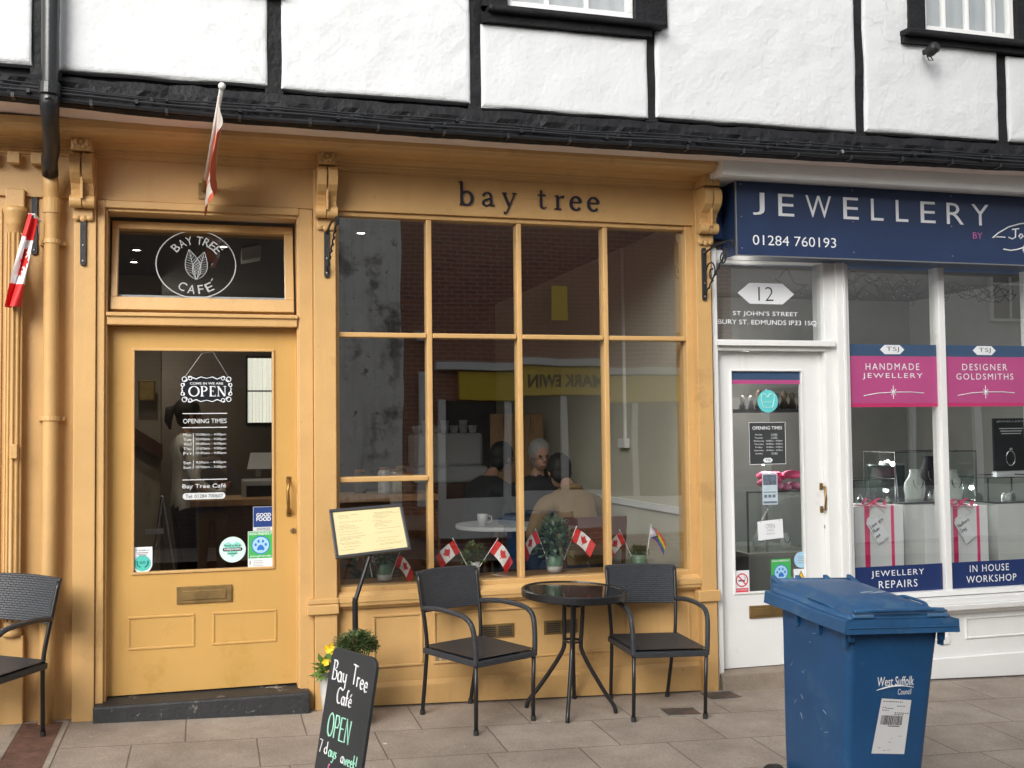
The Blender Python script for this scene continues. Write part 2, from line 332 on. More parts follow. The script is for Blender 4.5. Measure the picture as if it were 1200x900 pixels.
WHITEWASH = mat('peeling_whitewash', (.88, .87, .83), .85, .12, 3, dirt=(.22, .21, .20), ds=.9, dth=.52, dirt2=(.35, .32, .29), ds2=6, dth2=.6, streak=(.5, .49, .46), sth=.5)
def paving_mat():
    m = bpy.data.materials.new('paving_slabs'); m.use_nodes = True; t = m.node_tree; p = t.nodes['Principled BSDF']; p.inputs['Roughness'].default_value = .78
    tc = N(t, 'ShaderNodeTexCoord'); mp = N(t, 'ShaderNodeMapping'); mp.inputs['Location'].default_value = (.12, .06, 0); mp.inputs['Rotation'].default_value = (0, 0, R(0))
    t.links.new(tc.outputs['Object'], mp.inputs[0])
    br = N(t, 'ShaderNodeTexBrick', Scale=1.0); br.offset = .42; br.offset_frequency = 2; br.squash = .8; br.squash_frequency = 3
    wob = N(t, 'ShaderNodeTexNoise', Scale=2.0); t.links.new(tc.outputs['Object'], wob.inputs['Vector'])
    add = N(t, 'ShaderNodeMix', data_type='VECTOR'); add.inputs[0].default_value = .012
    t.links.new(mp.outputs[0], add.inputs[4]); t.links.new(wob.outputs['Color'], add.inputs[5])
    t.links.new(add.outputs[1], br.inputs['Vector'])
    br.inputs['Color1'].default_value = (.365, .31, .258, 1); br.inputs['Color2'].default_value = (.325, .273, .225, 1); br.inputs['Mortar'].default_value = (.165, .136, .11, 1)
    br.inputs['Brick Width'].default_value = .60; br.inputs['Row Height'].default_value = .45; br.inputs['Mortar Size'].default_value = .0045; br.inputs['Mortar Smooth'].default_value = .4
    # speckle, stains and gum spots
    n1 = N(t, 'ShaderNodeTexNoise', Scale=85.0, Detail=4.0, Roughness=.75); t.links.new(tc.outputs['Object'], n1.inputs['Vector'])
    n2 = N(t, 'ShaderNodeTexNoise', Scale=2.4, Detail=7.0, Roughness=.65); t.links.new(tc.outputs['Object'], n2.inputs['Vector'])
    r1 = N(t, 'ShaderNodeValToRGB'); r1.color_ramp.elements[0].position = .25; r1.color_ramp.elements[1].position = .75; r1.color_ramp.elements[0].color = (.66, .66, .66, 1); r1.color_ramp.elements[1].color = (1.28, 1.28, 1.28, 1)
    t.links.new(n1.outputs[0], r1.inputs[0])
    r2 = N(t, 'ShaderNodeValToRGB'); r2.color_ramp.elements[0].position = .3; r2.color_ramp.elements[1].position = .7; r2.color_ramp.elements[0].color = (.68, .66, .64, 1); r2.color_ramp.elements[1].color = (1.14, 1.13, 1.12, 1)
    t.links.new(n2.outputs[0], r2.inputs[0])
    m1 = N(t, 'ShaderNodeMix', data_type='RGBA', blend_type='MULTIPLY'); m1.inputs[0].default_value = 1; t.links.new(br.outputs['Color'], m1.inputs[6]); t.links.new(r1.outputs[0], m1.inputs[7])
    m2 = N(t, 'ShaderNodeMix', data_type='RGBA', blend_type='MULTIPLY'); m2.inputs[0].default_value = 1; t.links.new(m1.outputs[2], m2.inputs[6]); t.links.new(r2.outputs[0], m2.inputs[7])
    vo = N(t, 'ShaderNodeTexVoronoi', Scale=3.6); vo.inputs['Randomness'].default_value = 1; t.links.new(tc.outputs['Object'], vo.inputs['Vector'])
    r3 = N(t, 'ShaderNodeValToRGB'); r3.color_ramp.elements[0].position = .034; r3.color_ramp.elements[1].position = .05; r3.color_ramp.elements[0].color = (1, 1, 1, 1); r3.color_ramp.elements[1].color = (0, 0, 0, 1)
    t.links.new(vo.outputs['Distance'], r3.inputs[0])
    m3 = N(t, 'ShaderNodeMix', data_type='RGBA'); t.links.new(r3.outputs[0], m3.inputs[0]); t.links.new(m2.outputs[2], m3.inputs[6]); m3.inputs[7].default_value = (.62, .57, .50, 1)
    t.links.new(m3.outputs[2], p.inputs['Base Color'])
    inv = N(t, 'ShaderNodeMath', operation='SUBTRACT'); inv.inputs[0].default_value = 1; t.links.new(br.outputs['Fac'], inv.inputs[1])
    b1 = N(t, 'ShaderNodeBump', Strength=.6, Distance=.006); t.links.new(inv.outputs[0], b1.inputs['Height'])
    b2 = N(t, 'ShaderNodeBump', Strength=.35, Distance=.004); t.links.new(n1.outputs[0], b2.inputs['Height']); t.links.new(b1.outputs[0], b2.inputs['Normal'])
    t.links.new(b2.outputs[0], p.inputs['Normal']); return m
PAVING = paving_mat()
ASPHALT = mat('asphalt', (.055, .055, .056), .85, .2, 8, .4, 120)
KERB = mat('granite_kerb', (.28, .27, .26), .8, .15, 20, .3, 80)
SETTS = mat('drain_brick', (.13, .065, .045), .85, .35, 16, .5, 60)
TARV = mat('mortar', (.30, .26, .21), .9, .2, 14, .4, 60)
COVER = mat('cast_iron_cover', (.07, .062, .055), .6, .25, 20, .6, 120, dirt=(.13, .075, .05), ds=16, dth=.52)

# ------------------------------------------------------------------ lettering helpers
def text_mesh(s, spacing=1.0, off=0.0, line=1.0, align='CENTER', shear=0.0):
    cu = bpy.data.curves.new('t', 'FONT'); cu.body = s; cu.align_x = align; cu.space_character = spacing; cu.offset = off; cu.space_line = line
    cu.resolution_u = 3; cu.shear = shear
    o = bpy.data.objects.new('t', cu); COL.objects.link(o)
    dg = bpy.context.evaluated_depsgraph_get(); dg.update()
    me = o.evaluated_get(dg).to_mesh()
    v = [tuple(p.co) for p in me.vertices]; f = [tuple(p.vertices) for p in me.polygons]
    o.evaluated_get(dg).to_mesh_clear(); bpy.data.objects.remove(o); bpy.data.curves.remove(cu)
    return v, f
def text_into(mb, s, x0, z0, x1, z1, Y, spacing=1.0, off=0.0, line=1.0, align='CENTER', thick=0, keep=False, shear=0.0, mapf=None):
    v, f = text_mesh(s, spacing, off, line, align, shear)
    if not v: return
    a = min(p[0] for p in v); b = max(p[0] for p in v); c = min(p[1] for p in v); d = max(p[1] for p in v)
    sx = (x1-x0)/(b-a); sz = (z1-z0)/(d-c)
    if keep: sx = sz = min(sx, sz)
    ox = (x0+x1)/2-(a+b)/2*sx; oz = (z0+z1)/2-(c+d)/2*sz
    mk = mapf or (lambda x, z, y: (x, y, z))
    idx = [mb.av(mk(p[0]*sx+ox, p[1]*sz+oz, Y)) for p in v]
    for q in f: mb.af([idx[k] for k in q])
def text(s, x0, z0, x1, z1, Y, m, parent, name='lettering', **kw):
    mb = MB(); text_into(mb, s, x0, z0, x1, z1, Y, **kw)
    return mb.build(name, m, parent, fix=False)
def ptext(s, X0, Y0, X1, Y1, Y, m, parent, name='lettering', **kw):   # picture box measured on the photograph, laid on the real plane
    a, b = px(X0, Y0, Y); c, d = px(X1, Y1, Y)
    return text(s, a, d, c, b, Y, m, parent, name, **kw)
def circle(cx, cz, r, n=32, sx=1.0): return [(cx+r*sx*math.cos(2*math.pi*k/n), cz+r*math.sin(2*math.pi*k/n)) for k in range(n)]
def ring(mb, cx, cz, r0, r1, Y, n=48, sx=1.0):
    a = [mb.av((x, Y, z)) for x, z in circle(cx, cz, r0, n, sx)]; b = [mb.av((x, Y, z)) for x, z in circle(cx, cz, r1, n, sx)]
    for k in range(n): mb.af((a[k], a[(k+1) % n], b[(k+1) % n], b[k]))
def sheet(mb, poly, Y): mb.af([mb.av((x, Y, z)) for x, z in poly])
def rect(x0, z0, x1, z1): return [(x0, z0), (x1, z0), (x1, z1), (x0, z1)]
def rrect(x0, z0, x1, z1, r, n=5):
    out = []
    for cx, cz, a in ((x1-r, z0+r, -90), (x1-r, z1-r, 0), (x0+r, z1-r, 90), (x0+r, z0+r, 180)):
        for k in range(n+1): t = R(a+90*k/n); out.append((cx+r*math.cos(t), cz+r*math.sin(t)))
    return out
def bez(p, n=8):
    out = []
    for k in range(0, len(p)-1, 3):
        a, b, c, d = [Vector(q) for q in p[k:k+4]]
        for i in range(n+(k+3 >= len(p)-1)):
            t = i/n; out.append(a*(1-t)**3+b*3*t*(1-t)**2+c*3*t*t*(1-t)+d*t**3)
    return out
def arc(cx, cy, rx, ry, a0, a1, n=14): return [(cx+rx*math.cos(R(a0+(a1-a0)*k/n)), cy+ry*math.sin(R(a0+(a1-a0)*k/n))) for k in range(n+1)]
# single-stroke hand for chalk and pen
HAND = {
 'B': (.62, [[(.1, 1), (.08, 0)], [(.02, .98), (.35, 1), (.5, .88), (.45, .65), (.15, .54), (.5, .48), (.58, .22), (.42, .03), (.06, .02)]]),
 'a': (.55, [arc(.25, .25, .22, .25, 30, 360), [(.47, .5), (.46, .1), (.54, 0)]]),
 'y': (.5, [[(.05, .5), (.08, .15), (.25, .05), (.42, .2), (.44, .5)], [(.44, .5), (.42, -.2), (.25, -.38), (.08, -.3)]]),
 'T': (.6, [[(0, .97), (.62, 1)], [(.3, 1), (.28, 0)]]),
 'r': (.4, [[(.08, .5), (.08, 0)], [(.08, .3), (.2, .48), (.36, .46)]]),
 'e': (.5, [[(.06, .26), (.42, .3), (.4, .46), (.24, .52), (.08, .42), (.05, .18), (.2, 0), (.42, .06)]]),
 'C': (.62, [arc(.34, .5, .32, .5, 55, 300)]),
 'f': (.36, [[(.36, .95), (.24, 1), (.16, .85), (.15, 0)], [(.02, .5), (.32, .52)]]),
 'é': (.5, [[(.06, .26), (.42, .3), (.4, .46), (.24, .52), (.08, .42), (.05, .18), (.2, 0), (.42, .06)], [(.2, .66), (.34, .84)]]),
 'O': (.7, [arc(.34, .5, .31, .5, 80, 440, 20)]),
 'P': (.55, [[(.08, 1), (.06, 0)], [(.06, 1), (.4, .98), (.5, .75), (.38, .5), (.08, .48)]]),
 'E': (.55, [[(.5, 1), (.08, 1), (.06, .52), (.06, 0), (.5, 0)], [(.07, .52), (.42, .53)]]),
 'N': (.62, [[(.06, 0), (.08, 1), (.5, 0), (.54, 1)]]),
 '7': (.5, [[(.04, .98), (.46, 1), (.2, 0)]]),
 'd': (.55, [arc(.24, .25, .22, .25, 20, 360), [(.46, 1), (.45, 0)]]),
 's': (.42, [[(.36, .46), (.18, .52), (.06, .4), (.18, .28), (.34, .16), (.2, 0), (.03, .06)]]),
 'w': (.62, [[(.03, .5), (.12, 0), (.3, .38), (.42, 0), (.56, .5)]]),
 'k': (.46, [[(.08, 1), (.07, 0)], [(.4, .5), (.08, .22), (.42, 0)]]),
 '!': (.24, [[(.12, 1), (.1, .3)], [(.1, .06), (.11, 0)]]),
 'u': (.5, [[(.05, .5), (.08, .08), (.25, 0), (.42, .14), (.43, .5), (.45, 0)]]),
 'i': (.2, [[(.1, .5), (.1, 0)], [(.1, .7), (.11, .74)]]),
 't': (.36, [[(.17, .85), (.16, .06), (.3, .02)], [(.02, .55), (.32, .56)]]),
 'h': (.5, [[(.08, 1), (.07, 0)], [(.07, .3), (.25, .5), (.4, .4), (.42, 0)]]),
 'm': (.7, [[(.06, .5), (.06, 0)], [(.06, .35), (.2, .5), (.32, .4), (.32, 0)], [(.32, .35), (.46, .5), (.6, .4), (.62, 0)]]),
 'L': (.5, [[(.1, 1), (.06, 0), (.46, .04)]]), 'o': (.5, [arc(.24, .25, .21, .25, 60, 420)]), 'v': (.46, [[(.03, .5), (.2, 0), (.42, .5)]]),
 'M': (.75, [[(.05, 0), (.12, 1), (.36, .3), (.6, 1), (.66, 0)]]), 'x': (.42, [[(.03, .48), (.36, 0)], [(.36, .48), (.03, 0)]]),
 'n': (.5, [[(.06, .5), (.06, 0)], [(.06, .32), (.24, .5), (.4, .38), (.42, 0)]]), 'D': (.65, [[(.08, 1), (.07, 0)], [(.02, 1), (.4, .95), (.6, .55), (.45, .1), (.05, 0)]]),
 'g': (.5, [arc(.24, .25, .21, .25, 30, 360), [(.45, .5), (.43, -.2), (.25, -.36), (.08, -.28)]]), ' ': (.32, []), 'J': (.5, [[(.1, 1), (.5, 1)], [(.36, 1), (.34, .2), (.18, 0), (.03, .1)]]),
}
def hand(mb, s, x, z, h, r, place, wide=1.0, slope=0.0, wob=0.0):
    for ch in s:
        wd, strokes = HAND[ch]
        for st in strokes:
            pts = [place(x+p[0]*h*wide, z+p[1]*h+(x+p[0]*h*wide)*slope+random.uniform(-wob, wob)) for p in st]
            mb.tube(pts, r, 5)
        x += (wd+.08)*h*wide
    return x

# ------------------------------------------------------------------ foliage
def leaf(mb, c, d, l, wd, up=Vector((0, 0, 1))):
    d = d.normalized(); s_ = d.cross(up)
    if s_.length < .01: s_ = Vector((1, 0, 0))
    s_.normalize(); n = s_.cross(d)
    a = mb.av(c); b = mb.av(c+d*l*.45+s_*wd*.5+n*l*.06); e = mb.av(c+d*l-n*l*.12); f = mb.av(c+d*l*.45-s_*wd*.5+n*l*.06)
    mb.af((a, b, e, f))
def bush(mb, c, rx, ry, rz, n, l, wd, jitter=.5):
    c = Vector(c)
    for k in range(n):
        t = random.uniform(0, 2*math.pi); ph = math.acos(random.uniform(-.35, 1)); rr = random.uniform(.45, 1)
        d = Vector((math.sin(ph)*math.cos(t), math.sin(ph)*math.sin(t), math.cos(ph)))
        p = c+Vector((d.x*rx*rr, d.y*ry*rr, d.z*rz*rr))
        dd = d+Vector((random.uniform(-1, 1), random.uniform(-1, 1), random.uniform(-.6, 1)))*jitter
        leaf(mb, p, dd, l*random.uniform(.7, 1.3), wd*random.uniform(.7, 1.2))

# ================================================================== ground
def gsheet(name, x0, x1, y0, y1, dz, m, nx=2, ny=2, kind='structure'):
    mb = MB()
    for j in range(ny+1):
        for i in range(nx+1):
            x = x0+(x1-x0)*i/nx; y = y0+(y1-y0)*j/ny; mb.av((x, y, gz(x, y)+dz))
    for j in range(ny):
        for i in range(nx): a = j*(nx+1)+i; mb.af((a, a+1, a+nx+2, a+nx+1))
    return tag(mb.build(name, m, None), kind=kind)
gsheet('ground', -120, 120, -160, 120, -.35, ASPHALT)
gsheet('pavement', -14, 16, -3.6, .3, 0, PAVING)
gsheet('road', -30, 30, -9.2, -3.72, -.11, ASPHALT)
gsheet('far_pavement', -14, 26, -11.7, -9.2, 0, PAVING)
mb = MB()
for x in range(-14, 16):
    a, b = x+.005, x+.995; z0, z1 = gz(a, -3.6), gz(b, -3.6)
    mb.hexa([(a, -3.72, z0-.2), (b, -3.72, z1-.2), (b, -3.602, z1-.2), (a, -3.602, z0-.2)], [(a, -3.72, z0), (b, -3.72, z1), (b, -3.602, z1), (a, -3.602, z0)])
tag(mb.build('kerb', KERB, bevel=.01), kind='structure')
# brick drain strip crossing the slabs at the foot of the rain pipe
gsheet('drain_channel', -.955, -.755, -1.9, -.06, .003, SETTS)
gsheet('drain_edge_mortar', -.985, -.957, -1.9, -.06, .004, TARV)
gsheet('drain_edge_mortar', -.753, -.725, -1.9, -.06, .004, TARV)
for i, (x, y, rz, wd, dp, lab) in enumerate(((3.02, -.17, 5, .21, .14, 'small dark metal cover set in the slabs by the ochre pilaster'), (2.62, -.46, -3, .20, .13, 'rusty iron cover in a pale mortar frame in front of the right chair'))):
    t = thing('access_cover', lab, 'cover', (x, y, gz(x, y)), (R(1.4), R(1.9), R(rz)), 'small access covers in the pavement', local=True)
    mb = MB(); mb.box(-wd/2-.05, wd/2+.05, -dp/2-.045, dp/2+.045, -.02, .004); mb.build('mortar_frame', TARV, t)
    mb = MB(); mb.box(-wd/2, wd/2, -dp/2, dp/2, -.01, .008); mb.build('cover_plate', COVER, t, bevel=.002)

# ================================================================== timber framed upper storey
up_ = thing('timber_framed_upper_storey', 'white plastered upper storey with black timbers jutting over both shops', 'building', (2, -.5, 3.2))
JY = -.50
def rough_slab(name, x0, x1, z0, z1, y0, y1, m, parent, amp=.006, nx=None, nz=None, rnd=0, hole=None):
    """a slab whose front face and outline wander a little (hand-hewn timber, hand-trowelled plaster)"""
    nx = nx or max(2, int((x1-x0)/.07)); nz = nz or max(2, int((z1-z0)/.07)); mb = MB()
    sd_ = random.uniform(0, 100)
    def nz_(x, z, k): return noise.noise(Vector((x*4+sd_, z*4+k*7.3, k*3.1)))
    g = []
    ux = [i/nx for i in range(nx+1)]; uz = [j/nz for j in range(nz+1)]
    if rnd:
        e = [0, .004, .012, .024]; wx_, wz_ = x1-x0, z1-z0
        ux = [q/wx_ for q in e]+[.03/wx_+(1-.06/wx_)*q for q in ux[1:-1]]+[1-q/wx_ for q in e[::-1]]
        uz = [q/wz_ for q in e]+[.03/wz_+(1-.06/wz_)*q for q in uz[1:-1]]+[1-q/wz_ for q in e[::-1]]
        nx, nz = len(ux)-1, len(uz)-1
    for j in range(nz+1):
        row = []
        for i in range(nx+1):
            fx, fz = ux[i], uz[j]; x = x0+(x1-x0)*fx; z = z0+(z1-z0)*fz
            dx = nz_(x, z, 1)*amp if i in (0, nx) else 0; dz_ = nz_(x, z, 2)*amp if j in (0, nz) else 0
            y = y0 + nz_(x, z, 3)*amp*.8 + noise.noise(Vector((x*15+sd_, z*15, 5)))*amp*.45
            if rnd: y += rnd*{0: 1, 1: .5, 2: .15}.get(min(i, j, nx-i, nz-j), 0)
            row.append(mb.av((x+dx, y, z+dz_)))
        g.append(row)
    for j in range(nz):
        for i in range(nx):
            c_ = (mb.v[g[j][i]]+mb.v[g[j+1][i+1]])/2
            if hole and c_.x > hole[0] and c_.z > hole[1]: continue
            mb.af((g[j][i], g[j][i+1], g[j+1][i+1], g[j+1][i]))
    rim = [g[0][i] for i in range(nx+1)]+[g[j][nx] for j in range(1, nz+1)]+[g[nz][i] for i in range(nx-1, -1, -1)]+[g[j][0] for j in range(nz-1, 0, -1)]
    back = [mb.av((mb.v[k].x, y1, mb.v[k].z)) for k in rim]; n = len(rim)
    for k in range(n): mb.af((rim[k], back[k], back[(k+1) % n], rim[(k+1) % n]))
    return mb.build(name, m, parent, smooth=False)
mb = MB(); mb.box(-4, 8.5, JY+.02, JY+.22, 3.25, 6.4); mb.build('wall_core', TIMBER, up_)
# jetty beam follows the sag of the old house
def zb(x): return 3.187+.0125*((x-2.0)/1.6)**2*.55 + (.03*max(0, -x-.2) if x < -.2 else 0)
mb = MB(); n = 320; rows = []
for i in range(n+1):
    x = -4+12.5*i/n; nn = lambda k, s=5: noise.noise(Vector((x*s, k*9.1, 2)))+.5*noise.noise(Vector((x*s*4.3, k*3.7, 8)))
    zt = 3.365+.02*abs((x-2)/3)+nn(1)*.012
    ys = [JY-.015+nn(6)*.004, JY-.055+nn(2)*.008, JY-.058+nn(3, 9)*.024, JY-.062+nn(4, 9)*.022, JY-.045+nn(7)*.006, JY+.02]
    zs = [zb(x)+nn(5)*.004, zb(x)+.012, zb(x)+.085, zb(x)+.12, zt-.012, zt]
    rows.append([mb.av((x, y, z)) for y, z in zip(ys, zs)])
for a, b in zip(rows, rows[1:]):
    for k in range(5): mb.af((a[k], b[k], b[k+1], a[k+1]))
    mb.af((a[0], a[5], b[5], b[0]))
mb.build('jetty_beam', TIMBER, up_)
mb = MB(); n = 60; rows = []
for i in range(n+1):
    x = -4+12.5*i/n
    rows.append([mb.av((x, JY-.012, zb(x)+.002+noise.noise(Vector((x*3, 1, 1)))*.004)), mb.av((x, -.02, 3.235)), mb.av((x, -.02, 3.30)), mb.av((x, JY-.0, zb(x)+.03))])
for a, b in zip(rows, rows[1:]):
    for k in range(4): mb.af((a[k], b[k], b[(k+1) % 4], a[(k+1) % 4]))
mb.build('soffit', SOFFIT, up_)
studs = [(-.86, -.735, 3.36, 6.3), (.286, .357, 3.36, 3.87), (1.385, 1.448, 3.36, 6.3), (2.445, 2.498, 3.36, 3.87), (3.826, 3.890, 3.36, 6.3), (4.872, 4.945, 3.36, 3.99), (6.2, 6.27, 3.36, 6.3), (-2.2, -2.12, 3.36, 6.3)]
for a, b, c, d in studs: rough_slab('timber_stud', a-.012, b+.012, c, d, JY-.028, JY+.05, TIMBER, up_, .007)
panels = [(-3.9, -2.2, 3.42, 6.2), (-2.12, -.86, 3.425, 6.2), (-.735, .286, 3.405, 3.875), (.357, 1.385, 3.39, 6.2), (1.448, 2.445, 3.375, 3.845), (2.498, 3.826, 3.385, 3.86), (2.575, 3.826, 3.87, 6.2),
          (4.945, 6.2, 3.40, 3.955), (6.27, 8.4, 3.40, 6.2)]
def plaster(x0, x1, z0, z1, hole=None): return rough_slab('plaster_panel', x0, x1, z0, z1, JY-.048, JY+.05, PLASTER, up_, .008, rnd=.014, hole=hole)
plaster(3.890, 4.872, 3.395, 6.2, (4.22, 4.01))
for k, q in enumerate(panels):
    if k in (5, 6): continue
    plaster(*q)
plaster(2.498, 3.826, 3.385, 6.2)
# upper windows
CURT = mat('pale_curtain', (.38, .39, .40), .8, .1, 3)
def upper_window(x0, x1, z0, bars, sill_x0, sill_x1, sill_z0, sill_z1, ap_z0, jl=.07, jr=.19, apx=None):
    wd = MB(); f = .05; z1 = z0+1.15; y0, y1 = JY-.03, JY+.03
    wd.box(x0, x1, y0, y1, z0, z0+f); wd.box(x0, x1, y0, y1, z1-f, z1); wd.box(x0, x0+f*.75, y0+.001, y1-.001, z0+f, z1-f); wd.box(x1-f*.75, x1, y0+.001, y1-.001, z0+f, z1-f)
    for b in bars: wd.box(b-.011, b+.011, y0+.008, y1-.008, z0+f, z1-f)
    for k in (1, 2): wd.box(x0+f*.75, x1-f*.75, y0+.012, y1-.012, z0+k*z0*0+k*.38-.01, z0+k*.38+.01) if False else None
    win = wd.build('upper_window', WHITE, up_, bevel=.004)
    g = MB(); g.quad((x0+.02, JY-.005, z0+.02), (x1-.02, JY-.005, z0+.02), (x1-.02, JY-.005, z1-.02), (x0+.02, JY-.005, z1-.02)); g.build('pane', GLASSU, win)
    g = MB(); nseg = 40
    rowa = [g.av((x0+(x1-x0)*i/nseg, JY+.012+.004*math.sin(i*1.3), z0)) for i in range(nseg+1)]; rowb = [g.av((x0+(x1-x0)*i/nseg, JY+.012+.004*math.sin(i*1.3), z1)) for i in range(nseg+1)]
    for i in range(nseg): g.af((rowa[i], rowa[i+1], rowb[i+1], rowb[i]))
    g.build('curtain', CURT, win)
    rough_slab('window_jamb', x0-jl, x0-.002, z0-.01, z1+.1, JY-.07, JY+.05, TIMBER, up_, .006)
    rough_slab('window_jamb', x1+.002, x1+jr, z0-.03, z1+.1, JY-.07, JY+.05, TIMBER, up_, .006)
    s = MB(); s.hexa([(sill_x0, JY-.135, sill_z0), (sill_x1, JY-.135, sill_z0-.004), (sill_x1, JY+.04, sill_z0), (sill_x0, JY+.04, sill_z0)], [(sill_x0, JY-.13, sill_z1-.012), (sill_x1, JY-.13, sill_z1-.018), (sill_x1, JY+.04, sill_z1), (sill_x0, JY+.04, sill_z1)])
    s.build('window_sill', TIMBER, up_, bevel=.012)
    a, b = apx or (sill_x0, sill_x1)
    rough_slab('sill_rail', a, b, ap_z0, sill_z0+.004, JY-.085, JY+.05, TIMBER, up_, .007)
upper_window(1.60, 2.365, 3.945, (1.845, 2.085), 1.475, 2.535, 3.893, 3.942, 3.845, .15, .20, (1.448, 2.46))
upper_window(4.325, 5.02, 4.055, (4.50, 4.675, 4.85), 4.15, 5.45, 4.0, 4.052, 3.965, .12, .3, (4.155, 5.4))
upper_window(-.55, .22, 4.0, (-.3, -.04), -.68, .365, 3.93, 3.985, 3.885, .12, .1, (-.62, .36))
mb = MB(); mb.quad((-4, JY+.25, 3.25), (8.5, JY+.25, 3.25), (8.5, 6, 3.25), (-4, 6, 3.25)); mb.quad((-4, JY, 6.4), (8.5, JY, 6.4), (8.5, 6, 6.4), (-4, 6, 6.4)); mb.build('floor_deck', DARKW, up_)

gsheet('edge_grime', .70, 2.95, -.056, -.03, .004, SOIL, 40, 1)
gsheet('edge_grime', 4.0, 6.5, -.05, -.02, .004, SOIL, 30, 1)
# security alarm / lamp under the right sill, cables clipped along the jetty
t = thing('outdoor_sensor', 'small round black lamp fixed under the right upper window sill', 'lamp', tuple(pp(1090, 60, JY-.1)))
c = pp(1090, 60, JY-.14)
mb = MB(); mb.M = Matrix.Translation(c) @ Euler((R(70), 0, R(15))).to_matrix().to_4x4(); mb.lathe([(.0, -.02), (.03, -.02), (.036, 0), (.036, .04), (.028, .055), (0, .055)], n=16, capb=False, capt=False); mb.build('lamp_head', IRON, t, smooth=False)
mb = MB(); mb.tube([c+Vector((0, .06, .02)), c+Vector((-.03, .02, -.01)), c], .012, 8); mb.build('arm', IRON, t)
mb = MB(); mb.tube([c+Vector((.0, 0, -.03)), c+Vector((.012, -.01, -.06)), c+Vector((-.01, .0, -.058)), c+Vector((-.025, 0, -.03))], .004, 5); mb.build('loop', IRON, t)
cab = [(.022, -.078, .012, 'thick black conduit along the bottom edge of the jetty beam'), (.046, -.090, .0065, 'black cable just above the thick conduit on the jetty'), (.066, -.088, .005, 'thin black cable third from the bottom along the jetty'), (.083, -.086, .0045, 'thinnest black cable topmost along the jetty beam')]
for k, (dz, dy, r, lab) in enumerate(cab):
    t = thing('cable', lab, 'cable', (0, JY, 3.2), group='cables along the jetty beam')
    pts = []
    for i in range(170):
        x = -3.9+12.2*i/169
        pts.append((x, JY+dy+noise.noise(Vector((x*2, k*5, 0)))*.006-(.012 if k == 1 else 0), zb(x)+dz+noise.noise(Vector((x*1.3, k*7, 1)))*(.006+.005*k)))
    mb = MB(); mb.tube(pts, r, 6); mb.build('sheath', BLACKPAINT, t)
    for i in range(6+k, 168, 5 if k == 0 else 7):
        p = Vector(pts[i]); mb = MB(); mb.box(p.x-.008, p.x+.008, p.y-r-.003, p.y+.04, p.z-r-.004, p.z+r+.003); mb.build('clip', BLACKPAINT if random.random() < .96 else STEEL, t)

# ================================================================== cafe shopfront (one built thing, all ochre)
cf = thing('cafe_shopfront', 'ochre painted wooden cafe shopfront with glazed door and large divided window', 'shopfront', (1.2, 0, 0))
def P(name, m=OCHRE, bevel=.004, parent=None, **kw):
    return lambda mb: mb.build(name, m, parent or cf, bevel=bevel, **kw)
# walling behind everything
for q in ((-2.4, -.56, .0, .2, -.2, 3.23), (2.93, 3.085, .012, .2, -.3, 3.23)): MB().box(*q).build('wall_boarding', OCHRE, cf)
# fascia
mb = MB(); mb.box(-2.4, 3.05, -.022, .2, 2.866, 3.1); mb.build('fascia', OCHRE, cf, bevel=.003)
for a, b, c, d in ((.0-.115, .11, 2.985, 3.078), (.11, .245, 2.975, 3.07), (1.645, 2.02, 2.985, 3.085)):
    MB().box(a, b-.004, -.0245, -.02, c, d).build('hatch_board', OCHRE, cf, bevel=.0015)
# cornice, run in one moulding
prof = [(0, 3.095), (-.034, 3.095), (-.036, 3.108), (-.046, 3.112), (-.048, 3.124), (-.06, 3.128), (-.062, 3.140), (-.088, 3.152), (-.13, 3.154), (-.132, 3.160), (-.25, 3.160), (-.27, 3.162), (-.29, 3.170), (-.30, 3.182), (-.318, 3.186), (-.32, 3.226), (0, 3.232)]
mb = MB(); mb.prism([(y, z) for y, z in prof], -2.4, 2.996, 'x'); mb.build('cornice', OCHRE, cf, bevel=.0015)
# dentils of the far left end
for k in range(7):
    mb = MB(); mb.box(-1.62+k*.115, -1.56+k*.115, -.1, -.04, 3.03, 3.09); mb.build('dentil', OCHRE, cf, bevel=.003)
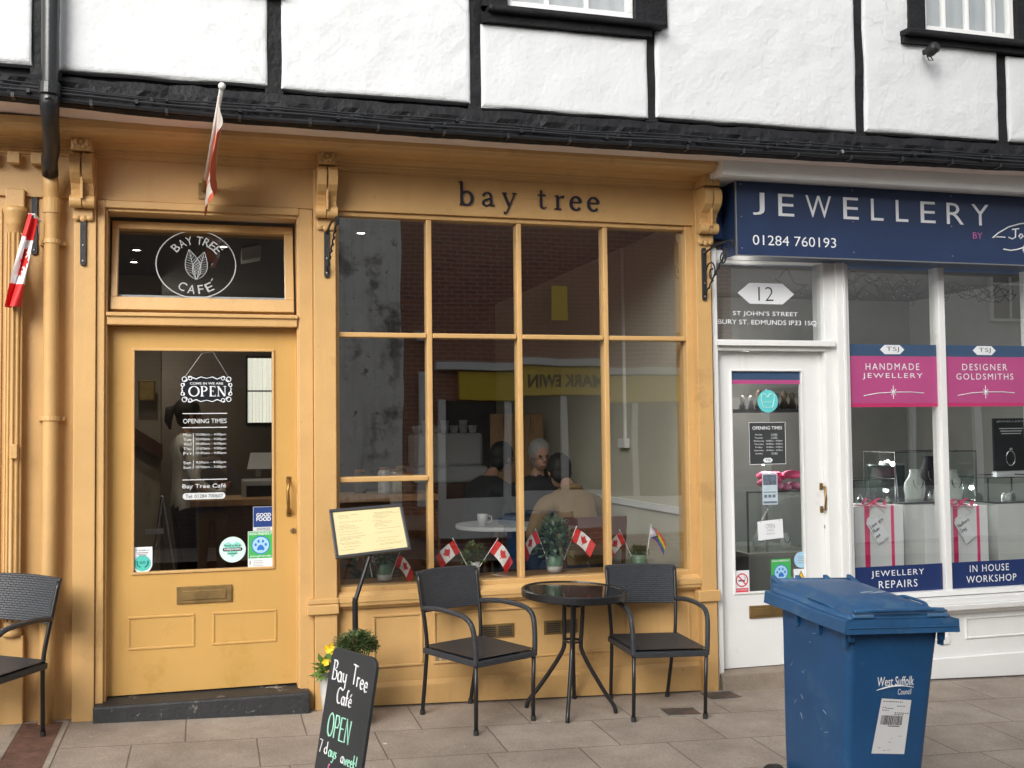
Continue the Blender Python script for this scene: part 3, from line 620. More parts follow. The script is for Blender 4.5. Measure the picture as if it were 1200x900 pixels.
# pilasters with consoles
def console(xc, wd, par):
    h = wd/2
    for sx in (-1, 1):
        pts = []
        for a, b in (((-.165, 3.085)), (-.20, 3.06), (-.208, 3.02), (-.196, 2.975), (-.165, 2.945), (-.135, 2.925), (-.118, 2.895), (-.112, 2.86), (-.108, 2.83)): pts.append((a, b))
        poly = pts+[(-.02, 2.83), (-.02, 3.085)]
        a, b = (xc-h, xc-.004) if sx < 0 else (xc+.004, xc+h)
        mb = MB(); mb.prism(poly, a, b, 'x'); mb.build('scroll', OCHRE, par, bevel=.004)
    mb = MB(); mb.box(xc-.006, xc+.006, -.17, -.03, 2.84, 3.07); mb.build('groove', OCHRE, par)
    mb = MB()
    mb.prism([(-.112+.034*math.cos(R(k*20)), 2.832+.034*math.sin(R(k*20))) for k in range(18)], xc-h-.006, xc-.002, 'x')
    mb.prism([(-.112+.034*math.cos(R(k*20)), 2.832+.034*math.sin(R(k*20))) for k in range(18)], xc+.002, xc+h+.006, 'x'); mb.build('roll', OCHRE, par, bevel=.004)
    mb = MB(); mb.box(xc-h+.006, xc+h-.006, -.19, -.02, 3.092, 3.185); mb.build('rosette_block', OCHRE, par, bevel=.004)
    mb = MB()
    for k in range(8):
        a = R(45*k+22); c = Vector((xc+.030*math.cos(a), -.193, 3.139+.028*math.sin(a))); mb.ball(c, .014, 8, 1, .6, 1)
    mb.ball((xc, -.194, 3.139), .012, 8)
    for sx in (-1, 1):
        for sz in (-1, 1): mb.ball((xc+sx*.038, -.192, 3.139+sz*.036), .009, 8, 1, .6, 1)
    mb.build('rosette', OCHRE, par)
    mb = MB()
    for k in (-1, 0, 1): mb.ball((xc+k*.034, -.075, 2.755+(.0 if k else -.006)), .021, 10, 1, .6, 1)
    mb.box(xc-.05, xc+.05, -.085, -.05, 2.757, 2.80); mb.build('leaf_drop', OCHRE, par, bevel=.004)
def pilaster(x0, x1, cx, z0):
    mb = MB(); mb.box(x0, x1, -.062, .1, z0, 3.09); p = mb.build('pilaster', OCHRE, cf, bevel=.004)
    console(cx, .116, p); return p
pilaster(-.715, -.603, -.668, -.05)
mb = MB()
pm = pilaster(.566, .692, .634, -.1)
pr = pilaster(2.958, 3.062, 3.022, -.2)
# rail across pilaster bases at sill height
mb = MB(); mb.box(.52, .70, -.085, -.02, .545, .60); mb.box(.525, .70, -.075, -.02, .602, .632); mb.build('pilaster_band', OCHRE, cf, bevel=.006)
mb = MB(); mb.box(2.925, 3.075, -.085, -.02, .49, .56); mb.build('pilaster_band', OCHRE, cf, bevel=.006)
# door frame
mb = MB()
mb.box(-.601, -.56, -.045, .16, -.05, 2.862); mb.box(.484, .564, -.03, .16, -.1, 2.862); mb.box(-.56, .484, -.04, .16, 2.822, 2.863)
mb.box(-.578, -.548, -.02, .15, -.02, 2.835); mb.box(.474, .50, -.015, .15, -.05, 2.835) 
mb.box(-.548, .474, -.02, .15, 2.805, 2.83)
mb.box(-.548, .474, -.035, .15, 2.178, 2.235); mb.box(-.552, .478, -.05, .0, 2.225, 2.246)
mb.build('door_frame', OCHRE, cf, bevel=.004)
# hopper light above the door, tilted into the cafe
tw = MB(); M = Matrix.Translation((-.037, .03, 2.262)) @ Matrix.Rotation(R(-12), 4, 'X') @ Matrix.Rotation(R(-.0), 4, 'Y'); tw.M = M
hw, hh = .498, .525
tw.box(-hw, hw, -.025, .025, 0, .075); tw.box(-hw, hw, -.025, .025, hh-.045, hh); tw.box(-hw, -hw+.035, -.024, .024, .075, hh-.045); tw.box(hw-.05, hw, -.024, .024, .075, hh-.045)
tl = tw.build('fanlight_sash', OCHRE, cf, bevel=.004)
g = MB(); g.M = M; g.quad((-hw+.03, .004, .07), (hw-.045, .004, .07), (hw-.045, .004, hh-.04), (-hw+.03, .004, hh-.04)); g.build('pane', GLASS, tl)
g = MB(); g.M = M; g.box(-hw+.036, hw-.051, .012, .02, .0755, .098); g.build('reflection_strip', mat('pale_strip', (.42, .45, .48), .5, .05), tl)  # pale strip painted in place of a white sill reflected in the glass
def on_sash(x, z, y): return M @ Vector((x, -.004+y, z))
# circular cafe emblem etched on the fanlight
em = thing('etched_emblem', 'etched round emblem with two leaves on the fanlight above the cafe door', 'emblem', tuple(on_sash(0, .28, 0)))
g = MB(); cx, cz = -.045, .285; rx, rz = .215, .20
a = [g.av(on_sash(cx+(rx)*math.cos(t), cz+rz*math.sin(t), 0)) for t in [2*math.pi*k/64 for k in range(64)]]
b = [g.av(on_sash(cx+(rx+.006)*math.cos(t), cz+(rz+.006)*math.sin(t), 0)) for t in [2*math.pi*k/64 for k in range(64)]]
for k in range(64): g.af((a[k], a[(k+1) % 64], b[(k+1) % 64], b[k]))
g.build('ring', GREYV, em)
g = MB()
for ch, ang in zip('BAY TREE', (138, 121, 105, 0, 83, 68, 53, 39)):
    if ch == ' ': continue
    an = R(ang); ca, sa = math.cos(an-R(90)), math.sin(an-R(90)); ox, oz = cx+.152*math.cos(an), cz+.152*math.sin(an)*.95
    text_into(g, ch, -.017, -.025, .017, .025, 0, off=.004, mapf=lambda x, z, y: on_sash(ox+x*ca-z*sa, oz+x*sa+z*ca, 0))
for ch, ang in zip('CAFE', (-118, -99, -81, -63)):
    an = R(ang); ca, sa = math.cos(an+R(90)), math.sin(an+R(90)); ox, oz = cx+.158*math.cos(an), cz+.158*math.sin(an)*.97
    text_into(g, ch, -.020 if ch != 'F' else -.015, -.026, .020 if ch != 'F' else .015, .026, 0, off=.004, mapf=lambda x, z, y: on_sash(ox+x*ca-z*sa, oz+x*sa+z*ca, 0))
g.tube([on_sash(cx+.082, cz-.098, 0), on_sash(cx+.090, cz-.085, 0)], .003, 5)
g.build('lettering', GREYV, em, fix=False)
for sgn, tip, base, wd in ((-1, (-.04, .088), (.0, -.092), .042), (1, (.045, .075), (.003, -.092), .040)):
    g = MB(); T_ = Vector((tip[0], tip[1])); B_ = Vector((base[0], base[1])); d = (T_-B_); nn = Vector((-d.y, d.x)).normalized()
    def LP(t, s_): q = B_+d*t+nn*s_; return on_sash(cx+q.x, cz+q.y, 0)
    prof = [math.sin(math.pi*min(1, t**.8))*wd for t in [k/12 for k in range(13)]]
    for s_ in (-1, 1): g.tube([LP(k/12, s_*prof[k]) for k in range(13)], .0021, 5)
    g.tube([LP(0, 0), LP(.97, 0)], .0021, 5)
    for k in range(2, 10):
        for s_ in (-1, 1): g.tube([LP(k/12, 0), LP(min(1, k/12+.12), s_*prof[min(12, k+1)]*.9)], .0015, 4)
    g.build('leaf_outline', GREYV, em)
# door leaf
dy = .055
d = MB(); x0, x1, z0, z1 = -.552, .478, .146, 2.175; gx0, gx1, gz0, gz1 = -.422, .349, .802, 2.054
d.box(x0, gx0, dy, dy+.05, z0, z1); d.box(gx1, x1, dy, dy+.05, z0, z1); d.box(gx0, gx1, dy, dy+.05, gz1, z1); d.box(gx0, gx1, dy, dy+.05, z0, gz0)
door = d.build('door', OCHRE_D, cf, bevel=0)
def frame_bead(mb, x0, z0, x1, z1, b, y0, y1):
    mb.box(x0-b, x1+b, y0, y1, z1, z1+b); mb.box(x0-b, x1+b, y0, y1, z0-b, z0); mb.box(x0-b, x0, y0, y1, z0, z1); mb.box(x1, x1+b, y0, y1, z0, z1)
mb = MB(); frame_bead(mb, gx0+.012, gz0+.012, gx1-.012, gz1-.012, .014, dy-.01, dy+.03); mb.build('glazing_bead', OCHRE, door, bevel=.003)
for a, b in ((-.441, -.089), (.008, .360)):
    mb = MB(); frame_bead(mb, a+.012, .401, b-.012, .558, .014, dy-.006, dy+.004); mb.build('panel_moulding', OCHRE_D, door, bevel=.004)
g = MB(); g.quad((gx0+.005, dy+.012, gz0+.005), (gx1-.005, dy+.012, gz0+.005), (gx1-.005, dy+.012, gz1-.005), (gx0+.005, dy+.012, gz1-.005)); g.build('door_glass', GLASS, door)
mb = MB(); mb.box(-.185, .115, dy-.012, dy+.004, .628, .723); lb = mb.build('letter_box', BRASSD, door, bevel=.003)
mb = MB(); mb.box(-.152, .082, dy-.017, dy-.008, .648, .700); mb.build('flap', BRASSD, lb, bevel=.003)
mb = MB(); mb.tube([(.429, dy-.004, 1.305), (.428, dy-.05, 1.285), (.422, dy-.055, 1.24), (.424, dy-.052, 1.18), (.428, dy-.045, 1.13), (.429, dy-.004, 1.115)], [.008, .009, .0085, .0105, .009, .008], 10)
h_ = mb.build('handle', BRASS, door, smooth=True)
mb = MB(); mb.box(.415, .443, dy-.008, dy+.004, 1.285, 1.325); mb.box(.415, .443, dy-.008, dy+.004, 1.095, 1.14); mb.build('handle_plate', BRASS, h_, bevel=.003)
mb = MB(); mb.prism(circle(.455, 1.012, .017, 16), dy-.008, dy+.003); k_ = mb.build('keyhole', BRASSD, door, bevel=.002)
mb = MB(); mb.box(.452, .458, dy-.010, dy-.0085, 1.002, 1.02); mb.build('slot', PRINT, k_)
# threshold
mb = MB(); mb.hexa([(-.604, -.115, -.1), (.536, -.115, -.1), (.536, .2, -.1), (-.604, .2, -.1)], [(-.604, -.115, .132), (.536, -.115, .126), (.536, .2, .14), (-.604, .2, .146)])
mb.build('door_step', STEP, cf, bevel=.012)
# display window: frame, bars, panes
WX0, WX1, WZ0, WZ1 = .712, 2.912, .676, 2.842
mb = MB()
mb.box(.66, .716, .0, .1, .6, 2.866); mb.box(2.912, 2.962, -.004, .1, .55, 2.866); mb.box(.716, 2.912, .002, .1, 2.838, 2.866)
mb.box(.716, 2.912, .002, .1, .63, .682)
for a, b in ((1.237, 1.269), (1.797, 1.828), (2.359, 2.390)): mb.box(a, b, .008, .09, .682, 2.838)
mb.build('window_frame', OCHRE, cf, bevel=.005)
mb = MB()
ed = [.716, 1.233, 1.271, 1.790, 1.828, 2.352, 2.390, 2.912]
for k in range(0, 8, 2): mb.box(ed[k], ed[k+1], .0, .085, 2.128, 2.157)
mb.box(.716, 1.235, -.004, .085, 1.283, 1.314)
mb.build('glazing_bar', OCHRE, cf, bevel=.006)
mb = MB()
random.seed(21)
tilt = {0: (.004, -.02), 1: (-.003, .0), 2: (.000, .0), 3: (-.002, .002)}
for k in range(4):
    a, b = ed[2*k]-.004, ed[2*k+1]+.004
    for j, (c, d_) in enumerate([(.678, 2.132), (2.154, 2.842)] if k else [(.678, 1.287), (1.31, 2.132), (2.154, 2.842)]):
        tx, tz = tilt[k]; tz += random.uniform(-.0025, .0025); tx += random.uniform(-.0015, .0015)
        y = .05; mb.quad((a, y-tx*(b-a), c), (b, y+tx*(b-a), c), (b, y+tx*(b-a)+tz*(d_-c), d_), (a, y-tx*(b-a)+tz*(d_-c), d_))
mb.build('window_glass', GLASS, cf)
# sill and stall riser
mb = MB(); mb.box(.692, 2.958, -.065, .1, .60, .632); mb.prism([(.0, .56), (-.03, .56), (-.035, .572), (-.055, .578), (-.06, .602), (0, .602)], .70, 2.955, 'x'); mb.hexa([(.692, -.05, .632), (2.958, -.05, .632), (2.958, .0, .632), (.692, .0, .632)], [(.692, -.02, .655), (2.958, -.02, .655), (2.958, .0, .655), (.692, .0, .655)])
mb.build('window_sill', OCHRE, cf, bevel=.004)
mb = MB(); mb.box(.69, 2.96, -.004, .1, -.2, .58); rz_ = mb.build('stall_riser', OCHRE, cf)
for a, b in ((.90, 1.195), (1.256, 2.395), (2.47, 2.90)):
    mb = MB(); frame_bead(mb, a+.016, .225, b-.016, .50, .016, -.014, -.002); mb.build('panel_moulding', OCHRE, rz_, bevel=.005)
mb = MB(); mb.hexa([(.69, -.035, -.2), (2.96, -.035, -.2), (2.96, .0, -.2), (.69, .0, -.2)], [(.69, -.032, .105), (2.96, -.032, .09), (2.96, -.006, .115), (.69, -.006, .13)]); mb.build('plinth_board', OCHRE, rz_, bevel=.006)
for a in (1.535, 1.937):
    mb = MB(); mb.box(a, a+.214, -.012, .0, .338, .42); v_ = mb.build('air_vent', BRASSD, rz_, bevel=.002)
    for s_ in (0, 1):
        mb = MB()
        for k in range(5): mb.box(a+.016+s_*.1, a+.1+s_*.098, -.016, -.0125, .350+k*.0125, .356+k*.0125)
        mb.build('louvre', PRINT, v_)
mb = MB()  # cracked filler on the riser
random.seed(3)
for k in range(9):
    x = 1.262+k*.042; mb.box(x, x+.03, -.0068, -.004, .205+random.uniform(0, .05), .214+random.uniform(.02, .06))
mb.build('peeling_paint', STONE, rz_)
# left hand fluted column of the next bay, and its window
MB().box(-1.075, -.955, -.05, .1, -.05, .52).build('column_base', OCHRE, cf, bevel=.006); MB().box(-1.06, -.965, -.055, .05, 2.80, 2.9).build('column_capital', OCHRE, cf, bevel=.006)
mb = MB(); mb.lathe([(.048, .52), (.048, .545), (.04, .56), (.04, 2.70), (.045, 2.705), (.045, 2.72), (.05, 2.745), (.06, 2.775), (.062, 2.80)], (-1.013, -.035, 0), 24)
col_ = mb.build('fluted_column', OCHRE, cf, smooth=True)
mb = MB()
for k in range(5):
    a = R(-150+30*k); mb.tube([(-1.013+.043*math.cos(a), -.035+.043*math.sin(a), .6), (-1.013+.043*math.cos(a), -.035+.043*math.sin(a), 2.66)], .006, 6)
mb.build('flute', OCHRE, col_)
mb = MB(); mb.box(-1.02, -.985, -.10, -.07, 1.455, 1.53); mb.build('catch', OCHRE, cf, bevel=.004)
mb = MB(); mb.box(-1.1, -1.08, -.01, .1, .6, 2.8); mb.box(-2.3, -1.08, -.02, .1, .5, .62); mb.build('side_window_frame', OCHRE, cf, bevel=.004)
mb = MB(); mb.quad((-2.3, -.006, .62), (-1.1, -.006, .62), (-1.1, -.006, 2.8), (-2.3, -.006, 2.8)); mb.build('side_window_glass', GLASSU, cf)
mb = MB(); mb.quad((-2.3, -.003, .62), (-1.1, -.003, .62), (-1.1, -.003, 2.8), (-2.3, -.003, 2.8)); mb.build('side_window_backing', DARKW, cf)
# iron sign brackets fixed on the pilasters
def bracket(x, z1, z0, kind, lab, y=-.064):
    t = thing('iron_bracket', lab, 'bracket', (x, y, z1), group='black iron basket brackets on the shopfront')
    mb = MB(); mb.prism(rrect(x-.0155, z0, x+.0155, z1, .012, 3), y-.012, y); mb.build('wall_bar', IRON, t, bevel=.002)
    mb = MB()
    for z in (z0+.025, z0+.11, z1-.03): mb.ball((x, y-.013, z), .0055, 8, 1, .6, 1)
    mb.build('screw', STEEL, t)
    if kind:
        mb = MB(); tip = Vector((x+(.03 if kind == 1 else .05), y-.30, z1-.0))
        mb.tube([(x, y-.01, z1-.04), (x+.01, y-.15, z1-.005), tip, tip+Vector((0, -.015, -.02)), tip+Vector((0, -.005, -.045))], .007, 8); mb.build('arm', IRON, t)
        mb = MB(); n = 26; q0 = Vector((x, y-.012, z0+.03)); q1 = tip+Vector((0, .03, -.015))
        pts = [q0.lerp(q1, k/n)+Vector((.004*math.sin(k*1.9), 0, .004*math.cos(k*1.9)-.05*math.sin(math.pi*k/n)*0)) for k in range(n+1)]
        mb.tube(pts, [.006+.0018*math.sin(k*1.9) for k in range(n+1)], 6); mb.build('twisted_strut', IRON, t)
    if kind == 2:
        mb = MB(); c = Vector((x, y-.10, z1-.17))
        pts = [c+Vector((.01*k/40, math.cos(k*.21)*(.07-.0013*k), math.sin(k*.21)*(.07-.0013*k))) for k in range(40)]; mb.tube(pts, .0055, 6)
        c = Vector((x+.02, y-.22, z1-.09)); pts = [c+Vector((.01*k/34, math.cos(k*.23+2)*(.055-.0012*k), math.sin(k*.23+2)*(.055-.0012*k))) for k in range(34)]; mb.tube(pts, .005, 6)
        mb.build('scroll', IRON, t)
bracket(-.668, 2.785, 2.492, 0, 'plain black bar bracket on the pilaster left of the cafe door')
bracket(-.921, 2.895, 2.553, 0, 'black bar bracket beside the fluted column at far left', -.002)
bracket(.640, 2.760, 2.463, 1, 'black iron bracket with twisted strut between cafe door and window')
bracket(3.010, 2.718, 2.381, 2, 'scrolled wrought iron bracket on the right hand ochre pilaster')
# raised serif lettering "bay tree"
lt = thing('shop_lettering', 'dark raised serif letters reading bay tree on the ochre fascia', 'lettering', (1.9, -.022, 2.98))
def ribbon(mb, pts, ws, Y0, Y1):
    pts = [Vector(p) for p in pts]; L = []; Rr = []
    for k, p in enumerate(pts):
        d = (pts[min(k+1, len(pts)-1)]-pts[max(0, k-1)]).normalized(); n_ = Vector((-d.y, d.x))
        L.append(p+n_*ws[k]/2); Rr.append(p-n_*ws[k]/2)
    for k in range(len(pts)-1): mb.hexa([(Rr[k].x, Y0, Rr[k].y), (Rr[k+1].x, Y0, Rr[k+1].y), (Rr[k+1].x, Y1, Rr[k+1].y), (Rr[k].x, Y1, Rr[k].y)], [(L[k].x, Y0, L[k].y), (L[k+1].x, Y0, L[k+1].y), (L[k+1].x, Y1, L[k+1].y), (L[k].x, Y1, L[k].y)])
TH, TN = .15, .075
def ell(cx, cz, rx, rz, a0, a1, n=18, thick=TH, thin=TN, ph=0):
    p = []; w_ = []
    for k in range(n+1):
        a = R(a0+(a1-a0)*k/n); p.append((cx+rx*math.cos(a), cz+rz*math.sin(a))); w_.append(thin+(thick-thin)*abs(math.cos(a+ph)))
    return p, w_
SER = {   # in x-height units (x-height = 1)
 'b': [([(.22, .02), (.22, 1.62)], [.13, .13]), ([(.04, 1.56), (.22, 1.62)], [.05, .09]), ell(.53, .49, .36, .47, 150, -150)],
 'a': [([(.62, .12), (.62, .62)], [.13, .13]), ell(.38, .66, .24, .29, 0, 155, 12, .11, .06), ([(.14, .70), (.17, .78)], [.13, .13]), ([(.62, .56), (.3, .46), (.15, .32), (.14, .18), (.25, .05), (.4, .05), (.62, .22)], [.05, .07, .11, .12, .1, .06, .05]), ([(.62, .14), (.70, .03), (.82, .08)], [.12, .08, .04])],
 'y': [([(.12, .95), (.47, .08)], [.14, .12]), ([(.83, .95), (.47, .08), (.3, -.36), (.16, -.44)], [.05, .06, .06, .1]), ([(.0, .97), (.3, .97)], [.055, .055]), ([(.66, .97), (.96, .97)], [.055, .055]), ([(.12, -.42), (.2, -.40)], [.13, .13])],
 't': [([(.28, .18), (.28, 1.3)], [.13, .09]), ([(.28, .2), (.36, .05), (.48, .03), (.62, .12)], [.13, .1, .07, .04]), ([(.06, .95), (.58, .95)], [.06, .06])],
 'r': [([(.24, .02), (.24, .98)], [.13, .13]), ([(.05, .03), (.46, .03)], [.055, .055]), ([(.07, .93), (.24, .98)], [.05, .08]), ([(.26, .7), (.42, .9), (.55, .94)], [.05, .07, .09]), ([(.55, .94), (.63, .88)], [.14, .13])],
 'e': [ell(.46, .49, .36, .47, 8, 320), ([(.14, .56), (.80, .56)], [.055, .055])],
}
SER['b'].append(([(.22, .06), (.1, .02)], [.08, .04]))
def serif_word(mbs_par, word, boxes, zbase, xh, Y, m):
    for ch, (a, b) in zip(word, boxes):
        wd = {'b': .95, 'a': .82, 'y': .96, 't': .64, 'r': .66, 'e': .84}[ch]; mb = MB()
        for k, (pts, ws) in enumerate(SER[ch]):
            s_ = (b-a)/wd
            ribbon(mb, [(a+p[0]*s_, zbase+p[1]*xh) for p in pts], [q*xh*1.3+.001 for q in ws], Y-.012-k*.0004, Y)
        mb.build('letter_'+ch, m, mbs_par)
bx = [(537, 554.5), (563.5, 579.5), (588.5, 605.5), (629, 640.5), (649, 661.5), (667.5, 681), (688, 701.5)]
serif_word(lt, 'baytree', [(px(a, 240, -.03)[0], px(b, 240, -.03)[0]) for a, b in bx], 2.928, .087, -.0226, LETTER)
# rain pipe: black above the cornice, ochre below
rp_ = thing('rain_pipe', 'cast iron rain pipe, black above and ochre painted below, left of cafe door', 'drainpipe', (-.83, -.2, 0))
mb = MB(); mb.tube([(-.775, JY-.12, 6.2), (-.765, JY-.12, 3.30), (-.768, JY-.115, 3.22)], .042, 16); mb.build('upper_pipe', BLACKPAINT, rp_, smooth=True)
mb = MB(); mb.tube([(-.768, JY-.115, 3.28), (-.768, JY-.11, 3.20), (-.775, JY-.03, 3.14), (-.80, -.28, 3.08), (-.822, -.2, 3.03), (-.826, -.14, 2.965)], [.05, .046, .042, .042, .042, .042], 16); mb.build('offset_bend', BLACKPAINT, rp_, smooth=True)
mb = MB(); mb.tube([(-.766, JY-.12, 3.31), (-.768, JY-.12, 3.25)], .052, 16); mb.build('collar', BLACKPAINT, rp_, bevel=.004)
mb = MB(); mb.tube([(-.826, -.135, 2.97), (-.827, -.095, 2.90), (-.827, -.075, 2.82), (-.827, -.07, 1.2), (-.834, -.07, .7), (-.842, -.07, .02)], .0385, 16); mb.build('lower_pipe', OCHRE, rp_, smooth=True)
mb = MB(); mb.tube([(-.827, -.08, 2.85), (-.827, -.074, 2.77)], .045, 16); mb.build('collar', OCHRE, rp_, bevel=.004)
for z in (2.615, 1.665): mb = MB(); mb.tube([(-.827, -.07, z-.012), (-.827, -.07, z+.012)], .047, 16); mb.box(-.895, -.76, -.03, -.003, z-.012, z+.012); mb.build('holder_band', OCHRE, rp_, bevel=.003)

# ================================================================== jeweller's shopfront
jf = thing('jewellery_shopfront', 'white painted jewellery shopfront with navy fascia, glazed door and tall panes', 'shopfront', (4.2, 0, 0))
mb = MB(); mb.box(3.087, 8.4, .03, .2, 2.66, 3.23); mb.build('fascia_board', NAVY2, jf)
mb = MB(); mb.prism([(0, 3.128), (-.25, 3.128), (-.255, 3.12), (-.28, 3.118), (-.345, 3.108), (-.352, 3.112), (-.366, 3.114), (-.37, 3.12), (-.37, 3.232), (-.0, 3.24)], 2.999, 8.4, 'x'); mb.build('cornice', WHITE, jf, bevel=.004)
mb = MB(); mb.box(3.09, 3.2, -.02, .02, 3.0, 3.09); mb.build('fascia_panel', NAVY, jf, bevel=.003)
mb = MB(); mb.box(3.09, 3.2, .0, .02, 2.79, 2.995); mb.build('fascia_panel', NAVY2, jf, bevel=.003)
mb = MB(); mb.box(3.09, 3.2, .024, .029, 2.71, 2.785); vg = mb.build('vent_backing', PRINT, jf)
mb = MB()
for k in range(14):
    for s_ in (-1, 1):
        x = 3.085+k*.009; mb.tube([(x, .02, 2.712), (x+s_*.035, .02, 2.783)], .0014, 4)
mb.build('vent_mesh', STEEL, vg)
# frame
mb = MB()
mb.box(3.087, 3.122, -.02, .14, -.3, 2.73); mb.box(3.122, 3.905, .0, .12, 2.655, 2.72)
mb.box(3.122, 3.905, -.01, .12, 2.07, 2.10); mb.box(3.11, 3.96, -.045, .12, 2.10, 2.138)
mb.box(3.905, 3.985, .0, .14, -.3, 2.73); mb.box(3.985, 4.03, -.028, .14, -.3, 2.73); mb.box(4.03, 4.052, -.035, .14, .38, 2.73); mb.box(4.052, 4.10, .01, .14, .38, 2.73)
mb.box(4.808, 4.858, .018, .12, .44, 2.73); mb.box(5.565, 5.615, .018, .12, .44, 2.73); mb.box(6.32, 6.5, -.022, .14, -.3, 2.73)
mb.box(4.10, 6.32, .0, .12, 2.69, 2.74); mb.box(4.10, 6.32, -.0, .12, .42, .457)
mb.build('window_frame', WHITE, jf, bevel=.004)
mb = MB(); mb.box(4.03, 6.5, -.06, .12, .37, .415); mb.prism([(0, .30), (-.04, .305), (-.045, .325), (-.085, .335), (-.09, .37), (0, .37)], 4.0, 6.5, 'x'); mb.build('window_sill', WHITE, jf, bevel=.005)
mb = MB(); mb.box(3.985, 6.5, .0, .12, -.4, .31); jr = mb.build('stall_riser', WHITE, jf)
for a, b in ((4.12, 4.80), (4.93, 5.60), (5.72, 6.35)):
    mb = MB(); frame_bead(mb, a+.015, .135, b-.015, .255, .012, -.01, .002); mb.build('panel_moulding', WHITE, jr, bevel=.004)
mb = MB(); mb.box(3.99, 6.5, -.022, .0, -.4, .01); mb.build('plinth', WHITE, jr, bevel=.006)
mb = MB(); mb.box(4.72, 4.80, -.016, -.001, .10, .15); mb.build('socket_plate', WHITE, jr, bevel=.004)
mb = MB(); mb.box(3.09, 3.99, -.07, .2, -.3, .03); mb.build('door_step', STONE, jf, bevel=.012)
# door
dj = .05
d = MB(); x0, x1, z0, z1 = 3.124, 3.903, .036, 2.068; gx0, gx1, gz0, gz1 = 3.235, 3.762, .502, 1.952
d.box(x0, gx0, dj, dj+.05, z0, z1); d.box(gx1, x1, dj, dj+.05, z0, z1); d.box(gx0, gx1, dj, dj+.05, gz1, z1); d.box(gx0, gx1, dj, dj+.05, z0, gz0)
jd = d.build('door', WHITE, jf)
mb = MB(); frame_bead(mb, gx0+.012, gz0+.012, gx1-.012, gz1-.012, .012, dj-.009, dj+.02); mb.build('glazing_bead', WHITE, jd, bevel=.003)
mb = MB(); mb.quad((gx0, dj+.012, gz0), (gx1, dj+.012, gz0), (gx1, dj+.014, gz1), (gx0, dj+.014, gz1)); mb.build('door_glass', GLASSJ, jd)
mb = MB(); mb.box(3.34, 3.62, dj-.012, dj+.003, .345, .425); lb = mb.build('letter_box', BRASSD, jd, bevel=.003)
mb = MB(); mb.box(3.365, 3.595, dj-.016, dj-.008, .362, .408); mb.build('flap', BRASSD, lb, bevel=.002)
hx, hz1 = px(962, 566, dj); _, hz0 = px(963, 601, dj)
mb = MB(); mb.tube([(hx, dj-.003, hz1-.02), (hx, dj-.045, hz1-.025), (hx+.004, dj-.05, (hz1+hz0)/2), (hx, dj-.045, hz0+.025), (hx, dj-.003, hz0+.02)], .0075, 10); h_ = mb.build('handle', BRASS, jd, smooth=True)
mb = MB(); mb.box(hx-.012, hx+.012, dj-.006, dj+.003, hz1-.045, hz1); mb.box(hx-.012, hx+.012, dj-.006, dj+.003, hz0, hz0+.045); mb.build('handle_plate', BRASSD, h_, bevel=.003)
kx, kz = px(968, 617, dj); mb = MB(); mb.prism(circle(kx, kz, .016, 14), dj-.007, dj+.003); mb.build('keyhole', STEEL, jd, bevel=.002)
mb = MB(); mb.quad((3.124, .04, 2.138), (3.904, .04, 2.138), (3.904, .043, 2.655), (3.124, .043, 2.655)); mb.build('fanlight_glass', GLASSJ, jf)
mb = MB()
for a, b in ((4.10, 4.802), (4.862, 5.56), (5.62, 6.32)): mb.quad((a, .05, .45), (b, .05, .45), (b, .05, 2.69), (a, .05, 2.69))
mb.build('window_glass', GLASSJ, jf)
# projecting sign board
sg = thing('shop_sign', 'long navy jewellery sign board with white lettering above the white shopfront', 'sign', (4.4, -.2, 2.66))
mb = MB(); mb.box(3.176, 6.4, -.2, .03, 2.658, 3.125); mb.build('board', NAVY, sg)
mb = MB(); mb.box(3.172, 6.4, -.204, -.19, 2.652, 2.6585); mb.box(3.169, 3.1765, -.204, -.19, 2.652, 3.125); mb.build('trim', STEEL, sg)
SY = -.2022
mb = MB()
for ch, (a, b) in zip('JEWELLERY', ((882, 896), (912, 930.5), (944, 974), (988, 1006), (1020.5, 1035), (1049.5, 1064), (1078.5, 1096), (1109, 1129), (1138, 1158.5))):
    x0, _ = px(a, 240, SY); x1, _ = px(b, 240, SY); text_into(mb, ch, x0, 2.915, x1, 3.058, SY, off=-.002)
mb.build('lettering', WHITEV, sg, fix=False)
ptext('01284 760193', 882, 275, 980, 290.5, SY, WHITEV, sg, off=-.002)
ptext('BY', 1140, 272, 1151.5, 280, SY, MAGENTA, sg)
mb = MB()
def S(pts, r=.0048):
    mb.tube([pp(x, y, SY) for x, y in [(1160+p[0]*1.0, 255+p[1]) for p in pts]], r, 5)
S([(18, 23), (9, 22.5), (3, 24), (10, 18), (22, 11), (36, 7), (52, 6), (70, 9)])
S([(26, 14), (34, 13)]); S([(30, 14), (30, 23), (26, 25), (22, 23)]); S([(36, 19), (34, 22), (36, 24.5), (39, 22), (37, 19)]); S([(42, 25), (42, 19), (46, 18.5), (48, 21), (48, 25)]); S([(52, 19), (54, 24), (57, 19), (53, 29)])
S([(16, 37), (24, 38.5), (32, 37.5), (40, 35)]); S([(46, 29), (41, 32), (39, 38), (42, 44), (48, 44)])
mb.build('signature', WHITEV, sg)
mb = MB()
for x in (3.2, 4.0, 4.75, 5.5):
    for z in (2.70, 2.90, 3.105): MB().ball((x+.01, -.2, z), .0055, 8).build('screw', STEEL, sg)
